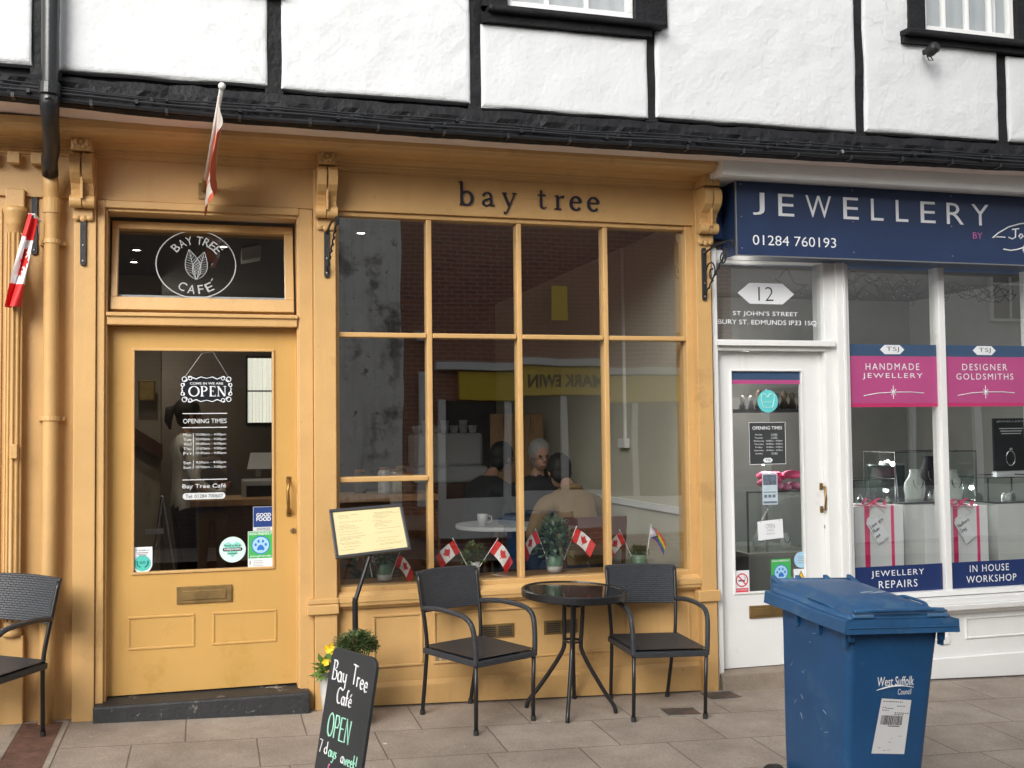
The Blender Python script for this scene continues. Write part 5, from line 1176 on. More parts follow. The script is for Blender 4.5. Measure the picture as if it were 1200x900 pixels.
# menu on a stand
ms = thing('menu_stand', 'tilted framed cream menu on a black pole stand beside the window', 'menu stand', (.80, -.25, gz(.8, -.25)))
C4 = [pp(385.5, 597, -.17), pp(471, 590, -.17), pp(482, 644, -.27), pp(393.5, 655, -.27)]
ux = (C4[1]-C4[0]); uy = (C4[3]-C4[0]); mn = ux.cross(uy).normalized(); mn = mn if mn.y < 0 else -mn
def mp_(u, v, d=0.0): return (C4[0]*(1-u)+C4[1]*u)*(1-v)+(C4[3]*(1-u)+C4[2]*u)*v + mn*d
def mslab(mb, u0, v0, u1, v1, d0, d1):
    q = [(u0, v1), (u1, v1), (u1, v0), (u0, v0)]
    mb.hexa([mp_(u, v, d0) for u, v in q], [mp_(u, v, d1) for u, v in q])
mb = MB()
FRM = mat('grey_black_frame', (.032, .033, .038), .35, .1)
mslab(mb, 0, 0, 1, .062, -.02, .004); mslab(mb, 0, .938, 1, 1, -.02, .004); mslab(mb, 0, .062, .04, .938, -.02, .004); mslab(mb, .96, .062, 1, .938, -.02, .004); mslab(mb, .03, .05, .97, .95, -.021, -.008)
mb.build('frame', FRM, ms, bevel=.003)
mb = MB(); mb.quad(mp_(.042, .064, -.004), mp_(.042, .936, -.004), mp_(.958, .936, -.004), mp_(.958, .064, -.004)); mb.build('menu_sheet', PAPER, ms)
mb = MB(); random.seed(5)
for col_x in (.08, .56):
    v = .14
    while v < .86:
        l = random.uniform(.12, .34); u0 = col_x+random.uniform(0, .05)
        if random.random() < .8:
            u = u0
            while u < u0+l: w_ = random.uniform(.012, .04); mslab(mb, u, v, min(u+w_, u0+l), v+.010, -.0029, -.0032); u += w_+.008
        v += random.choice((.027, .03, .055))
mslab(mb, .5, .90, .78, .906, -.0029, -.0032)
mb.build('menu_print', INK, ms)
mb = MB(); p0 = mp_(.47, .95, -.03); p1 = pp(411, 748, -.24); foot = Vector((.775, -.25, gz(.775, -.25)+.01))
mid = pp(416, 705, -.25)
mb.tube([mp_(.47, .5, -.03), p0, mid], .0125, 10); mb.build('pole', BLACKM, ms)
mb = MB(); mb.tube([mid+Vector((.004, 0, .02)), mid, foot], .0165, 10); mb.build('lower_pole', BLACKM, ms)
mb = MB(); mb.lathe([(.0, .0), (.085, .0), (.085, .01), (.07, .02), (.02, .03), (0, .03)], (foot.x, foot.y, foot.z-.008), 28, False, False); mb.build('base', BLACKM, ms)

# pots on the pavement by the chalkboard
t = thing('potted_plant', 'yellow primroses with green leaves in a white pot beside the cafe door', 'plant pot', (.50, -.24, gz(.5, -.24)))
pc = Vector((.645, -.26, gz(.645, -.26)-.03))
mb = MB(); mb.lathe([(.05, 0), (.066, .16), (.076, .25), (.080, .255), (.080, .27), (.07, .27), (.068, .25), (0.001, .25)], tuple(pc), 24, True, False); mb.build('pot', POTW, t, smooth=True)
mb = MB(); mb.lathe([(.03, .0), (.05, -.0), (.05, .02), (.03, .03)], tuple(pc+Vector((-.06, -.06, 0))), 12); mb.build('pot_foot', RUBBER, t)
random.seed(9); mb = MB(); bush(mb, pc+Vector((-.0, -.02, .30)), .085, .08, .07, 150, .055, .034, .8); mb.build('foliage', mat('primrose_leaf', (.11, .20, .04), .5, .4, 14), t)
mb = MB()
for k in range(15):
    c = pc+Vector((random.uniform(-.055, .03), random.uniform(-.1, -.02), random.uniform(.34, .445))); r0 = random.uniform(.016, .023)
    ax = Vector((random.uniform(-.5, .4), -1, random.uniform(.0, .9))).normalized(); u = ax.cross(Vector((0, 0, 1))).normalized(); v = ax.cross(u)
    for j in range(5):
        a = 2*math.pi*j/5; d = u*math.cos(a)+v*math.sin(a); e = u*math.cos(a+.63)+v*math.sin(a+.63); g_ = u*math.cos(a-.63)+v*math.sin(a-.63)
        mb.af([mb.av(c), mb.av(c+g_*r0*.75+ax*.003), mb.av(c+d*r0+ax*.006), mb.av(c+e*r0*.75+ax*.003)])
mb.build('flowers', YELLOWF, t, fix=False)
t = thing('potted_plant', 'clipped dark green box plant in a terracotta pot behind the chalkboard', 'plant pot', (.73, -.50, gz(.73, -.5)))
pc = Vector((.755, -.42, gz(.755, -.42)))
mb = MB(); mb.lathe([(.05, 0), (.064, .2), (.074, .27), (.082, .27), (.082, .30), (.07, .30), (.07, .28), (0.001, .28)], tuple(pc), 24, True, False); mb.build('pot', mat('terracotta', (.33, .13, .07), .8, .15, 10), t, smooth=True)
mb = MB(); random.seed(4)
for k in range(34):
    a = random.uniform(0, 6.28); r_ = random.uniform(0, .09); mb.tube([pc+Vector((r_*.5*math.cos(a), r_*.5*math.sin(a), .26)), pc+Vector((r_*1.2*math.cos(a), r_*1.2*math.sin(a), random.uniform(.42, .5)))], .002, 4)
mb.build('stems', WOODD, t)
mb = MB(); bush(mb, pc+Vector((0, 0, .42)), .115, .11, .07, 1500, .020, .011, .9); bush(mb, pc+Vector((.02, 0, .44)), .09, .09, .075, 500, .024, .012, 1.2); mb.build('foliage', mat('box_leaf', (.075, .11, .035), .5, .5, 14), t, fix=False)
mb = MB(); bush(mb, pc+Vector((-.01, 0, .43)), .12, .115, .08, 600, .021, .011, 1.1); mb.build('young_shoots', LEAF, t, fix=False)
mb = MB(); bush(mb, pc+Vector((.05, -.06, .30)), .05, .03, .035, 26, .05, .03, .7); mb.build('trailing_leaf', mat('bright_leaf', (.12, .25, .06), .5, .3), t)

# wheelie bin
bn = thing('wheelie_bin', 'dark blue wheeled bin with closed lid standing on the pavement', 'bin', local=True)
FLb = pz(979, 727, .83); ang = R(-1.5)
bw, bl = .50, .66
bx_, by_ = FLb.x+math.cos(ang)*bw/2-math.sin(ang)*bl/2, FLb.y+math.sin(ang)*bw/2+math.cos(ang)*bl/2
stand(bn, bx_, by_, ang); RZ = .83-gz(FLb.x, FLb.y)       # rim height above the slabs
h = bw/2; y0 = -bl/2; y1 = bl/2
def lvl(z, wx, ya, yb): return [(-wx, ya, z), (wx, ya, z), (wx, yb, z), (-wx, yb, z)]
mb = MB(); L_ = [lvl(.04, .162, y0+.125, y1-.06), lvl(.30, .178, y0+.103, y1-.055), (lvl(RZ-.16, .198, y0+.062, y1-.05)), lvl(RZ-.03, .206, y0+.05, y1-.05)]
def ringv(q, r=.035, n=5):
    x1, ya, yb, z = q[1][0], q[0][1], q[2][1], q[0][2]
    return [(a, b, z) for a, b in rrect(-x1, ya, x1, yb, r, n)]
rings = [[mb.av(p) for p in ringv(q)] for q in L_]
for a, b in zip(rings, rings[1:]):
    m_ = len(a)
    for k in range(m_): mb.af((a[k], a[(k+1) % m_], b[(k+1) % m_], b[k]))
mb.af(rings[0][::-1]); mb.af(rings[-1])
body = mb.build('body', BIN, bn, bevel=.004, smooth=False)
for p in body.data.polygons: p.use_smooth = len(p.vertices) == 4
mb = MB()   # rim collar: flared flange, higher along the rear half
def rimz(y): 
    t_ = (y-y0)/bl; s_ = min(1, max(0, (t_-.42)/.25)); return RZ+.006*s_*s_*(3-2*s_)
ns = 22
for s in (-1, 1):
    a = []
    for k in range(ns+1):
        y = y0+bl*k/ns; z = rimz(y)
        a.append([mb.av((s*(h-.035), y, z+.004)), mb.av((s*h, y, z)), mb.av((s*(h+.003), y, z-.052)), mb.av((s*(h-.012), y, z-.055)), mb.av((s*.205, y, z-.035))])
    for p, q in zip(a, a[1:]):
        for k in range(4): mb.af((p[k], q[k], q[k+1], p[k+1]))
for y, s in ((y0, 1), (y1, -1)):
    z = rimz(y); d = -.004*s
    p = [(-h, y, z), (h, y, z), (h+.003, y+d, z-.052), (-h-.003, y+d, z-.052)]
    mb.quad(*p); mb.quad((-h, y, z), (h, y, z), (h-.035, y+.04*s, z+.004), (-h+.035, y+.04*s, z+.004)); mb.quad((-h-.003, y+d, z-.052), (h+.003, y+d, z-.052), (.2, y+.05*s, z-.05), (-.2, y+.05*s, z-.05))
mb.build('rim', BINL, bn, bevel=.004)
mb = MB(); mb.box(-h+.012, h-.012, y0-.007, y0-.001, RZ-.030, RZ-.026); mb.build('rim_rib', BINL, bn, bevel=.002)
mb = MB()
for s in (-1, 1):
    for y in (y0+.06, y0+.26, y0+.44): mb.box(s*.212-.008, s*.212+.008, y-.01, y+.012, RZ-.115 if y < y0+.2 else RZ-.105, RZ-.02)
for x in (-.2, .2): mb.box(x-.012, x+.012, y0+.032, y0+.052, RZ-.09, RZ-.04)
mb.build('rim_web', BIN, bn, bevel=.002)
# lid
mb = MB(); hl = .225
def lidz(u, v):      # u -1..1 across, v 0 front .. 1 back
    base = RZ+.016+.022*v
    crown = .016*(1-u**4)*(1-(2*v-1)**6)
    panel = .012*(1/(1+math.exp((abs(u)-.72)*28)))*(1/(1+math.exp((.30-v)*40)))
    groove = -.018*math.exp(-((v-.16)/.055)**2)*(1 if abs(u) < .82 else 0)
    return base+crown+panel+groove
nx, ny = 30, 30; g = []
for j in range(ny+1):
    v = j/ny; row = []
    for i in range(nx+1):
        u = i/nx*2-1; y = y0+.022+(bl-.005)*v; x = u*(hl-.012*(v > .96)); 
        if j == 0: x *= .97
        row.append(mb.av((x, y, lidz(u, v))))
    g.append(row)
for j in range(ny):
    for i in range(nx): mb.af((g[j][i], g[j][i+1], g[j+1][i+1], g[j+1][i]))
rim_ = [g[0][i] for i in range(nx+1)]+[g[j][nx] for j in range(1, ny+1)]+[g[ny][i] for i in range(nx-1, -1, -1)]+[g[j][0] for j in range(ny-1, 0, -1)]
dnv = [mb.av((mb.v[k].x*1.03, mb.v[k].y+(-.004 if mb.v[k].y < y0+.03 else 0), max(RZ-.002, rimz(mb.v[k].y)) + .003)) for k in rim_]
for k in range(len(rim_)): mb.af((rim_[k], dnv[k], dnv[(k+1) % len(rim_)], rim_[(k+1) % len(rim_)]))
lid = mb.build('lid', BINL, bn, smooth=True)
mb = MB(); mb.box(-.205, .205, y0+.008, y0+.024, RZ+.026, RZ+.034); mb.build('front_lip', BINL, lid, bevel=.003)
mb = MB(); mb.tube(smooth_path([(-.20, y0+.03, RZ+.030), (-.12, y0+.012, RZ+.036), (.0, y0+.004, RZ+.037), (.12, y0+.012, RZ+.036), (.20, y0+.03, RZ+.030)], 6), .009, 8); mb.build('lid_grip', BINL, lid, smooth=True)
mb = MB()
for s in (-1, 1): mb.tube(smooth_path([(s*.212, y0+.15, RZ+.020), (s*.222, y0+.19, RZ+.030), (s*.222, y0+.31, RZ+.033), (s*.212, y0+.35, RZ+.026)], 5), .007, 8)
mb.build('side_grip', BINL, lid, smooth=True)
mb = MB()
for s in (-1, 1): MB().box(s*.165-.045, s*.165+.045, y0+.010, y0+.03, RZ+.006, RZ+.020).build('front_tab', mat('worn_blue_plastic', (.08, .18, .33), .5, .15), lid, bevel=.004)
mb = MB(); random.seed(8)     # moulded emblem on the lid, worn pale
for k in range(5):
    c = Vector((.03+.02*k, y0+.30+.012*math.sin(k*2), 0)); u = c.x/hl; v = (c.y-y0-.022)/(bl-.005); mb.tube([(c.x-.03, c.y, lidz(u-.1, v)+.001), (c.x+.02, c.y+.012, lidz(u+.1, v+.02)+.001)], .003, 5)
mb.build('worn_emblem', mat('worn_pale_plastic', (.30, .36, .42), .6, .2), lid)
hz = rimz(y1)+.018
mb = MB(); mb.tube([(-.19, y1+.02, hz+.02), (.19, y1+.02, hz+.02)], .014, 12); bar = mb.build('handle_bar', BINL, bn, smooth=True)
mb = MB()
for s in (-.19, -.07, .07, .19): mb.hexa([(s-.012, y1-.07, hz-.02), (s+.012, y1-.07, hz-.02), (s+.012, y1+.03, hz-.03), (s-.012, y1+.03, hz-.03)], [(s-.012, y1-.06, hz+.015), (s+.012, y1-.06, hz+.015), (s+.012, y1+.045, hz+.045), (s-.012, y1+.045, hz+.045)])
mb.build('hinge_bracket', BINL, bar, bevel=.004)
for s in (-1, 1):
    mb = MB(); mb.prism([(y1-.06+.1*math.cos(R(15*k)), .1+.1*math.sin(R(15*k))) for k in range(24)], s*.185, s*.235, 'x'); wh = mb.build('wheel', RUBBER, bn, bevel=.008)
    mb = MB(); mb.prism([(y1-.06+.05*math.cos(R(15*k)), .1+.05*math.sin(R(15*k))) for k in range(24)], s*.236, s*.240, 'x'); mb.build('hub', STEEL, wh)
mb = MB(); mb.tube([(-.23, y1-.06, .1), (.23, y1-.06, .1)], .012, 8); mb.build('axle', STEEL, bn)
# printing and paper label on the tilted front face
fz0, fz1 = .30, RZ-.16; fy0, fy1 = y0+.103, y0+.062
def fy(z): return fy0+(fy1-fy0)*(z-fz0)/(fz1-fz0)-.0018
mb = MB(); mk = lambda x, z, y: (x, fy(z)-y, z)
text_into(mb, 'West Suffolk', -.065, RZ-.274, .10, RZ-.236, 0, off=.01, mapf=mk)
text_into(mb, 'Council', .03, RZ-.310, .09, RZ-.287, 0, off=.005, mapf=mk)
mb.build('lettering', WHITEV, body, fix=False)
mb = MB(); mb.tube([mk(-.065+.165*k/12, RZ-.289+.012*math.sin(k/12*3.1)+.006*k/12, .0) for k in range(13)], [.0012, .002, .003, .003, .003, .003, .003, .003, .0025, .002, .002, .0015, .001], 5); mb.build('swoosh', WHITEV, body)
lb_ = [(-.040, RZ-.322), (.094, RZ-.334), (.078, RZ-.552), (-.070, RZ-.542)]
def lq(u, v, d=0): 
    x = (lb_[0][0]*(1-u)+lb_[1][0]*u)*(1-v)+(lb_[3][0]*(1-u)+lb_[2][0]*u)*v; z = (lb_[0][1]*(1-u)+lb_[1][1]*u)*(1-v)+(lb_[3][1]*(1-u)+lb_[2][1]*u)*v
    return (x, fy(z)-d, z)
mb = MB(); mb.quad(lq(0, 0), lq(0, 1), lq(1, 1), lq(1, 0)); lbl = mb.build('paper_label', LABELP, body)
mb = MB(); random.seed(2)
def lr(u0, v0, u1, v1): mb.quad(lq(u0, v0, .001), lq(u0, v1, .001), lq(u1, v1, .001), lq(u1, v0, .001))
u = .1
while u < .78: w_ = random.choice((.012, .02, .03)); lr(u, .30, u+w_, .47); u += w_+random.choice((.014, .02))
lr(.35, .485, .72, .50)
for k, (a, b, v) in enumerate(((.06, .7, .04), (.55, .78, .115), (.08, .16, .15), (.2, .45, .165), (.5, .9, .24), (.08, .3, .2), (.5, .8, .27))):
    u = a
    while u < b: w_ = random.uniform(.02, .06); lr(u, v, u+w_, v+.014); u += w_+.02
for k in range(6): a = random.uniform(.1, .8); v = random.uniform(.6, .95); lr(a, v, a+random.uniform(.02, .12), v+.006)
mb.build('print', PRINT, lbl, fix=False)
mb = MB(); random.seed(14)
for k in range(11):
    z = random.uniform(.4, RZ-.1); y = random.uniform(y0+.12, y1-.1); xw = -(.178+(.198-.178)*(z-.3)/(RZ-.46))-.0012
    l = random.uniform(.01, .035); a = random.uniform(-1.2, 1.2); mb.tube([(xw, y, z), (xw, y+l*math.cos(a), z+l*math.sin(a))], .0012, 4)
mb.build('scratch', mat('pale_scratch', (.25, .33, .42), .6, 0), body)

# ================================================================== flags
LEAFP = [(0, 1), (.14, .70), (.33, .78), (.25, .36), (.48, .58), (.54, .45), (.84, .50), (.72, .22), (.84, .12), (.42, -.24), (.48, -.42), (.06, -.35), (.06, -.8)]
LEAFP = LEAFP+[(-x, z) for x, z in LEAFP[::-1]]
def inpoly(x, z, P_):
    c = False; j = len(P_)-1
    for i in range(len(P_)):
        if (P_[i][1] > z) != (P_[j][1] > z) and x < (P_[j][0]-P_[i][0])*(z-P_[i][1])/(P_[j][1]-P_[i][1])+P_[i][0]: c = not c
        j = i
    return c
def flag_cloth(name, parent, place, mats, kind='canada', nu=64, nv=32):
    """place(u, v) -> point; u along the fly from the pole, v up the hoist"""
    mb = MB(); g = [[mb.av(place(i/nu, j/nv)) for i in range(nu+1)] for j in range(nv+1)]
    for j in range(nv):
        for i in range(nu):
            u, v = (i+.5)/nu, (j+.5)/nv
            if kind == 'canada': mb.mi = 0 if (u < .25 or u > .75 or inpoly((u-.5)*2/.40*1.0, (v-.5)/.40, LEAFP)) else 1
            else:
                band = int((1-v)*6); mb.mi = band
                if u < .52-.45*abs(v-.5)*0-(abs(v-.5)*.8): mb.mi = 6+min(3, int((.52-abs(v-.5)*.8-u)/.1))
            mb.af((g[j][i], g[j][i+1], g[j+1][i+1], g[j+1][i]))
    mb.mi = 0
    return mb.build(name, mats, parent, smooth=True, fix=False)
# small flags standing in the pots on the window ledge
PRIDE = [mat('pride_red', (.5, .03, .04), .6, 0), mat('pride_orange', (.7, .22, .02), .6, 0), mat('pride_yellow', (.7, .55, .03), .6, 0), mat('pride_green', (.03, .30, .06), .6, 0), mat('pride_blue', (.03, .06, .35), .6, 0), mat('pride_violet', (.16, .03, .28), .6, 0),
         mat('pride_black', (.05, .035, .03), .6, 0), mat('pride_pale_blue', (.35, .55, .75), .6, 0), mat('pride_pink', (.75, .42, .5), .6, 0), mat('pride_white', (.75, .75, .78), .6, 0)]
LZ = .684
def ledge_flag(label, top, foot, Y, side, size, kind='canada', droop=.35, yaw=.0):
    a = pp(top[0], top[1], Y); b = pp(foot[0], foot[1], Y-.0); 
    t = thing('small_flag', label, 'flag', tuple(b), group='small flags in the window pots' if kind == 'canada' else None)
    mb = MB(); mb.tube([b, a], .0028, 6); mb.ball(a, .0045, 8); mb.build('stick', FWHITE, t)
    d = (b-a).normalized(); up = -d; out = Vector((side*abs(d.z), 0, side*(-d.x)*(-1 if d.z < 0 else 1)))
    out = Vector((-d.z, 0, d.x)); out = out if out.x*side > 0 else -out
    hgt = size*.55; h0 = a+d*.012
    ph = random.uniform(0, 6)
    def place(u, v):
        p = h0+d*hgt*(1-v)+out*u*size*.96
        p = p+Vector((0, 0, -droop*size*u*u*.9))-out*(droop*.35*size*u*u)
        return p+Vector((0, -.004+.012*math.sin(u*5+ph+v*1.5)*u*1.2-.02*u, 0))
    flag_cloth('cloth', t, place, [RED, FWHITE] if kind == 'canada' else PRIDE, kind, 48, 24)
    return t
random.seed(6)
FYd = .17
ledge_flag('small red and white flag in the leftmost window pot, under the menu', (468, 648), (458, 676), FYd, 1, .125, droop=.75)
ledge_flag('small blue white and red flag mostly hidden behind the menu pole', (431, 648), (436, 676), FYd+.02, 1, .07, droop=1.0, kind='canada')['group'] = 'small flags in the window pots'
ledge_flag('small maple leaf flag behind the left chair back, leaning left', (530.5, 631), (548, 664), FYd, -1, .15, droop=.25)
ledge_flag('small maple leaf flag right of the left chair back, leaning right', (583.5, 631), (562, 664), FYd, 1, .155, droop=.5)
ledge_flag('small maple leaf flag left of the large leafy pot above the table', (627.5, 620), (641, 655), FYd, -1, .14, droop=.6)
ledge_flag('small maple leaf flag right of the large leafy pot above the table', (675.5, 617), (661, 656), FYd, 1, .155, droop=.4)
ledge_flag('small maple leaf flag behind the right chair back, leaning left', (726, 621), (740, 652), FYd, -1, .14, droop=.5)
ledge_flag('small rainbow pride flag behind the right chair back', (763, 615), (757.5, 655), FYd, 1, .13, 'pride', droop=.85)
# flag on an angled pole above the cafe door
t = thing('hanging_flag', 'sun faded red and white flag on an angled white pole above the cafe door', 'flag', tuple(pp(240, 216, -.06)))
p0 = pp(239, 222, -.05); p1 = pp(260, 101, -.80)
mb = MB(); mb.tube([p0, p1], .011, 10); mb.ball(p1, .019, 12); pole = mb.build('pole', mat('grey_white_pole', (.62, .62, .60), .5, .1), t, smooth=True)
mb = MB(); d = (p1-p0).normalized(); mb.tube([p0-d*.0, p0+d*.09], .017, 10); mb.box(p0.x-.03, p0.x+.03, -.03, -.02, p0.z-.05, p0.z+.04); mb.build('pole_socket', BRASSD, t)
hp = p1-d*.06
def place(u, v):    # hoist along the pole, the cloth hangs in tight folds
    q = hp+(p0-p1)*(.84*(1-v)); fold = .009*math.sin(u*9+v*2.2)*(.4+u)+.005*math.sin(v*11+u*3)+.055*math.exp(-((v-.36)/.10)**2)*u*(1-.5*u)
    return q+Vector((fold+.02*u-.03*u*u, -.02*math.sin(u*7), -u*(.20+.05*math.sin(v*3))))
flag_cloth('cloth', t, place, [REDF, mat('dull_flag_white', (.66, .62, .57), .65, .06, 8)], 'canada', 60, 40)
# flag tied to the bracket at far left
t = thing('hanging_flag', 'bright red and white flag tied to the bracket beside the fluted column', 'flag', tuple(pp(32, 252, -.12)))
q0 = pp(33, 251, -.11)
mb = MB(); mb.tube([q0+Vector((-.0, 0, .0)), q0+Vector((.03, -.0, .0)), q0+Vector((.058, .04, -.03))], .006, 6); mb.tube([q0+Vector((.03, 0, -.01)), q0+Vector((.05, 0, -.06)), q0+Vector((.052, .01, -.11))], .003, 5); mb.build('white_tie', FWHITE, t)
def place(u, v):
    fold = .5+.5*math.sin(v*8+u*2)
    c = q0+Vector((-.092*u*1.05, -.02, -.50*u-.0))
    return c+Vector((.025+(.042+.03*u)*(v-.5)+.012*math.sin(v*9), -.03*math.sin(v*7+u*3)*(.5+u), -.03*v*(1-u)))
flag_cloth('cloth', t, place, [RED, FWHITE], 'canada', 60, 30)

# ================================================================== pots on the window ledge
mb = MB(); mb.box(.716, 2.912, .09, .36, .60, .678); tag(mb.build('window_ledge', mat('ledge_paint', (.30, .17, .07), .6, .2), None), kind='structure')
def ledge_pot(label, x, y, Y, r, hgt, m1, fol, mats, seed, band=True):
    random.seed(seed); c = pp(x, y, Y); c.z = LZ
    t = thing('potted_plant', label, 'plant pot', tuple(c))
    mb = MB(); mb.lathe([(r*.82, 0), (r*.9, hgt*.35)], tuple(c), 20, True, False); mb.build('pot_base', POTW, t, smooth=True) if band else None
    mb = MB(); mb.lathe([(r*.9, hgt*.36 if band else 0), (r*.98, hgt*.6), (r*.96, hgt*.62), (r*1.0, hgt*.8), (r*.98, hgt*.82), (r*1.04, hgt), (r*.9, hgt), (r*.88, hgt*.85), (.001, hgt*.85)], tuple(c), 20, False, False); mb.build('pot', m1, t, smooth=True)
    fol(c+Vector((0, 0, hgt)), t, mats); return t
def fol_bushy(rx, rz, n, l, w_):
    def f(c, t, m):
        mb = MB()
        for k in range(14):
            a = random.uniform(0, 6.28); e = c+Vector((rx*.8*math.cos(a), rx*.5*math.sin(a), rz*random.uniform(.5, 1.5))); mb.tube([c-Vector((0, 0, .02)), (c+e)/2+Vector((0, 0, .02)), e], .002, 4)
        mb.build('stems', m, t)
        mb = MB(); bush(mb, c+Vector((0, 0, rz*.35)), rx, rx*.6, rz*1.1, n, l, w_, .8); mb.build('foliage', m, t, fix=False)
    return f
ledge_pot('leafy green plant in a pale green pot under the menu board', 451, 684, .2, .052, .10, POTG, fol_bushy(.085, .10, 170, .05, .032), LEAFG, 1)
ledge_pot('small green plant in a white pot behind the left chair', 555, 684, .2, .042, .085, POTW, fol_bushy(.075, .075, 120, .042, .03), LEAF, 2)
ledge_pot('tall bushy grey green plant in a ribbed green and white pot above the table', 650, 674, .2, .055, .105, POTG, fol_bushy(.125, .16, 420, .045, .024), LEAFG, 3)
ledge_pot('low mossy green plant in a green pot behind the right chair', 749, 670, .2, .052, .085, POTG, fol_bushy(.065, .04, 500, .016, .010), LEAF, 5, False)

# ================================================================== cafe room
def wall_quad(name, m, *q): mb = MB(); mb.quad(*q); return tag(mb.build(name, m, None), kind='structure')
X0, X1, YB, ZF, ZC = -1.5, 3.03, 5.2, .10, 2.96
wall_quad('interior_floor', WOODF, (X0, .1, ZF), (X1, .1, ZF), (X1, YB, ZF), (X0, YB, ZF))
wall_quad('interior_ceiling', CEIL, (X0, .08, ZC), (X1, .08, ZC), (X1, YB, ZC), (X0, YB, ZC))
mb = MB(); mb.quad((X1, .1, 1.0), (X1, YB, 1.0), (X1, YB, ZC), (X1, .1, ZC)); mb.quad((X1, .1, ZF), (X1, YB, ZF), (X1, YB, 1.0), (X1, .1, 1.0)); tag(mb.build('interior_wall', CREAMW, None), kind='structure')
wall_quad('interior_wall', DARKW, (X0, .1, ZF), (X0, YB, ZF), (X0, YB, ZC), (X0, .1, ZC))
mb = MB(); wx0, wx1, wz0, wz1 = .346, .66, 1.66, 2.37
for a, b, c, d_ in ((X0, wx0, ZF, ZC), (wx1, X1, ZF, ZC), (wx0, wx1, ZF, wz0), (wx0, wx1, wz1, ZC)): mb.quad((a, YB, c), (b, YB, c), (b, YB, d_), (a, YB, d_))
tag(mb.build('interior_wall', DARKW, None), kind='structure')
t = thing('rear_window', 'bright window with pale boards at the back of the cafe, seen through the door', 'window', (.5, YB, 1.66))
mb = MB(); frame_bead(mb, wx0+.02, wz0+.02, wx1-.02, wz1-.02, .02, YB-.02, YB+.02); mb.box(wx0, wx1, YB-.015, YB+.015, 2.0, 2.015); mb.build('frame', BLACKPAINT, t)
mb = MB(); n = 9
for k in range(n): a = wx0+(wx1-wx0)*k/n; mb.box(a, a+(wx1-wx0)/n-.004, YB+.03+.004*(k % 3), YB+.05, wz0-.1, wz1+.1)
mb.build('glowing_blind', mat('glowing_linen', (.80, .78, .66), .9, .12, 14, emit=.75, stretch=(3, 1, .4)), t)  # slats glow by themselves in place of daylight from behind
# wall fittings on the cream side wall
t = thing('dado_rail', 'white dado rail along the cream wall inside the cafe', 'rail', (X1-.01, 2, .95))
mb = MB(); mb.box(X1-.022, X1-.001, .12, YB-.01, 1.0, 1.045); mb.build('rail', WHITE, t)
t = thing('wall_switch', 'white switch box with conduit on the cream wall inside the right pane', 'switch', (X1-.03, 1.0, 1.4))
mb = MB(); mb.box(X1-.045, X1-.002, 1.28, 1.42, 1.43, 1.50); mb.build('box', WHITE, t, bevel=.004)
mb = MB(); mb.box(X1-.022, X1-.002, 1.34, 1.36, 1.50, 2.95); mb.build('conduit', WHITE, t)
# downlights
for k, (x, y) in enumerate(((160, 293), (262, 289), (157, 307), (152, 340), (423, 273))):
    c = pz(x, y, ZC-.012)
    t = thing('ceiling_downlight', ('lit downlight nearest the fanlight left edge', 'lit downlight behind the emblem lettering, right of the others', 'faint downlight second from the left edge of the fanlight', 'lowest lit downlight deep in the cafe above the door', 'lit downlight at the top of the leftmost window pane')[k], 'downlight', tuple(c), group='cafe ceiling downlights')
    mb = MB(); mb.lathe([(.030, -.004), (.045, -.004), (.045, .01), (.03, .01)], tuple(c), 16, False, False); mb.build('trim', STEEL, t)
    mb = MB(); mb.lathe([(.001, .0), (.03, .0)], tuple(c), 16, False, False); mb.build('bulb', LAMP, t)
    lmp = bpy.data.lights.new('bulb_light', 'SPOT'); lmp.energy = 9; lmp.spot_size = R(120); lmp.spot_blend = .8; lmp.color = (1, .86, .66); lmp.shadow_soft_size = .02; lob = bpy.data.objects.new('bulb_light', lmp); COL.objects.link(lob); lob.location = c-W[t]+Vector((0, 0, -.012)); lob.parent = t
c = pp(171, 413, 4.4)
t = thing('fluorescent_lamp', 'short lit panel lamp high in the cafe behind the door glass', 'lamp', tuple(c))
mb = MB(); mb.box(c.x-.06, c.x+.06, c.y, c.y+.3, c.z-.04, c.z+.05); mb.build('tube_panel', LAMP, t)
mb = MB(); mb.tube([(c.x, c.y+.1, c.z+.05), (c.x, c.y+.1, ZC)], .01, 6); mb.build('drop_rod', STEEL, t)
c = pp(294, 300, 1.9)
t = thing('wall_vent', 'pale grilled ceiling heater seen through the fanlight', 'heater', tuple(c))
mb = MB(); mb.hexa([c+Vector(q) for q in ((-.07, -.1, -.05), (.07, -.1, -.02), (.07, .1, -.02), (-.07, .1, -.05))], [c+Vector(q) for q in ((-.07, -.1, .04), (.07, -.1, .07), (.07, .1, .07), (-.07, .1, .04))]); mb.build('casing', GREYP, t, bevel=.006)
mb = MB(); mb.tube([c+Vector((.03, 0, .05)), c+Vector((.1, .1, .3)), Vector((c.x+.1, c.y+.1, ZC))], .012, 6); mb.build('hanger', BLACKPAINT, t)
t = thing('wall_picture', 'small yellow framed picture on the wall inside the cafe door', 'picture', tuple(pp(172, 458, 3.4)))
c = pp(172, 458, 3.4); mb = MB(); mb.box(c.x-.07, c.x+.07, c.y, c.y+.03, c.z-.09, c.z+.09); mb.build('frame', BRASSD, t, bevel=.006)
mb = MB(); mb.box(c.x-.055, c.x+.055, c.y-.003, c.y, c.z-.075, c.z+.075); mb.build('print', mat('ochre_print', (.4, .28, .08), .6, .3, 20), t)
t = thing('partition_wall', 'pale partition with sloping stair side behind the cafe door glass', 'partition', (-.75, 3.6, ZF))
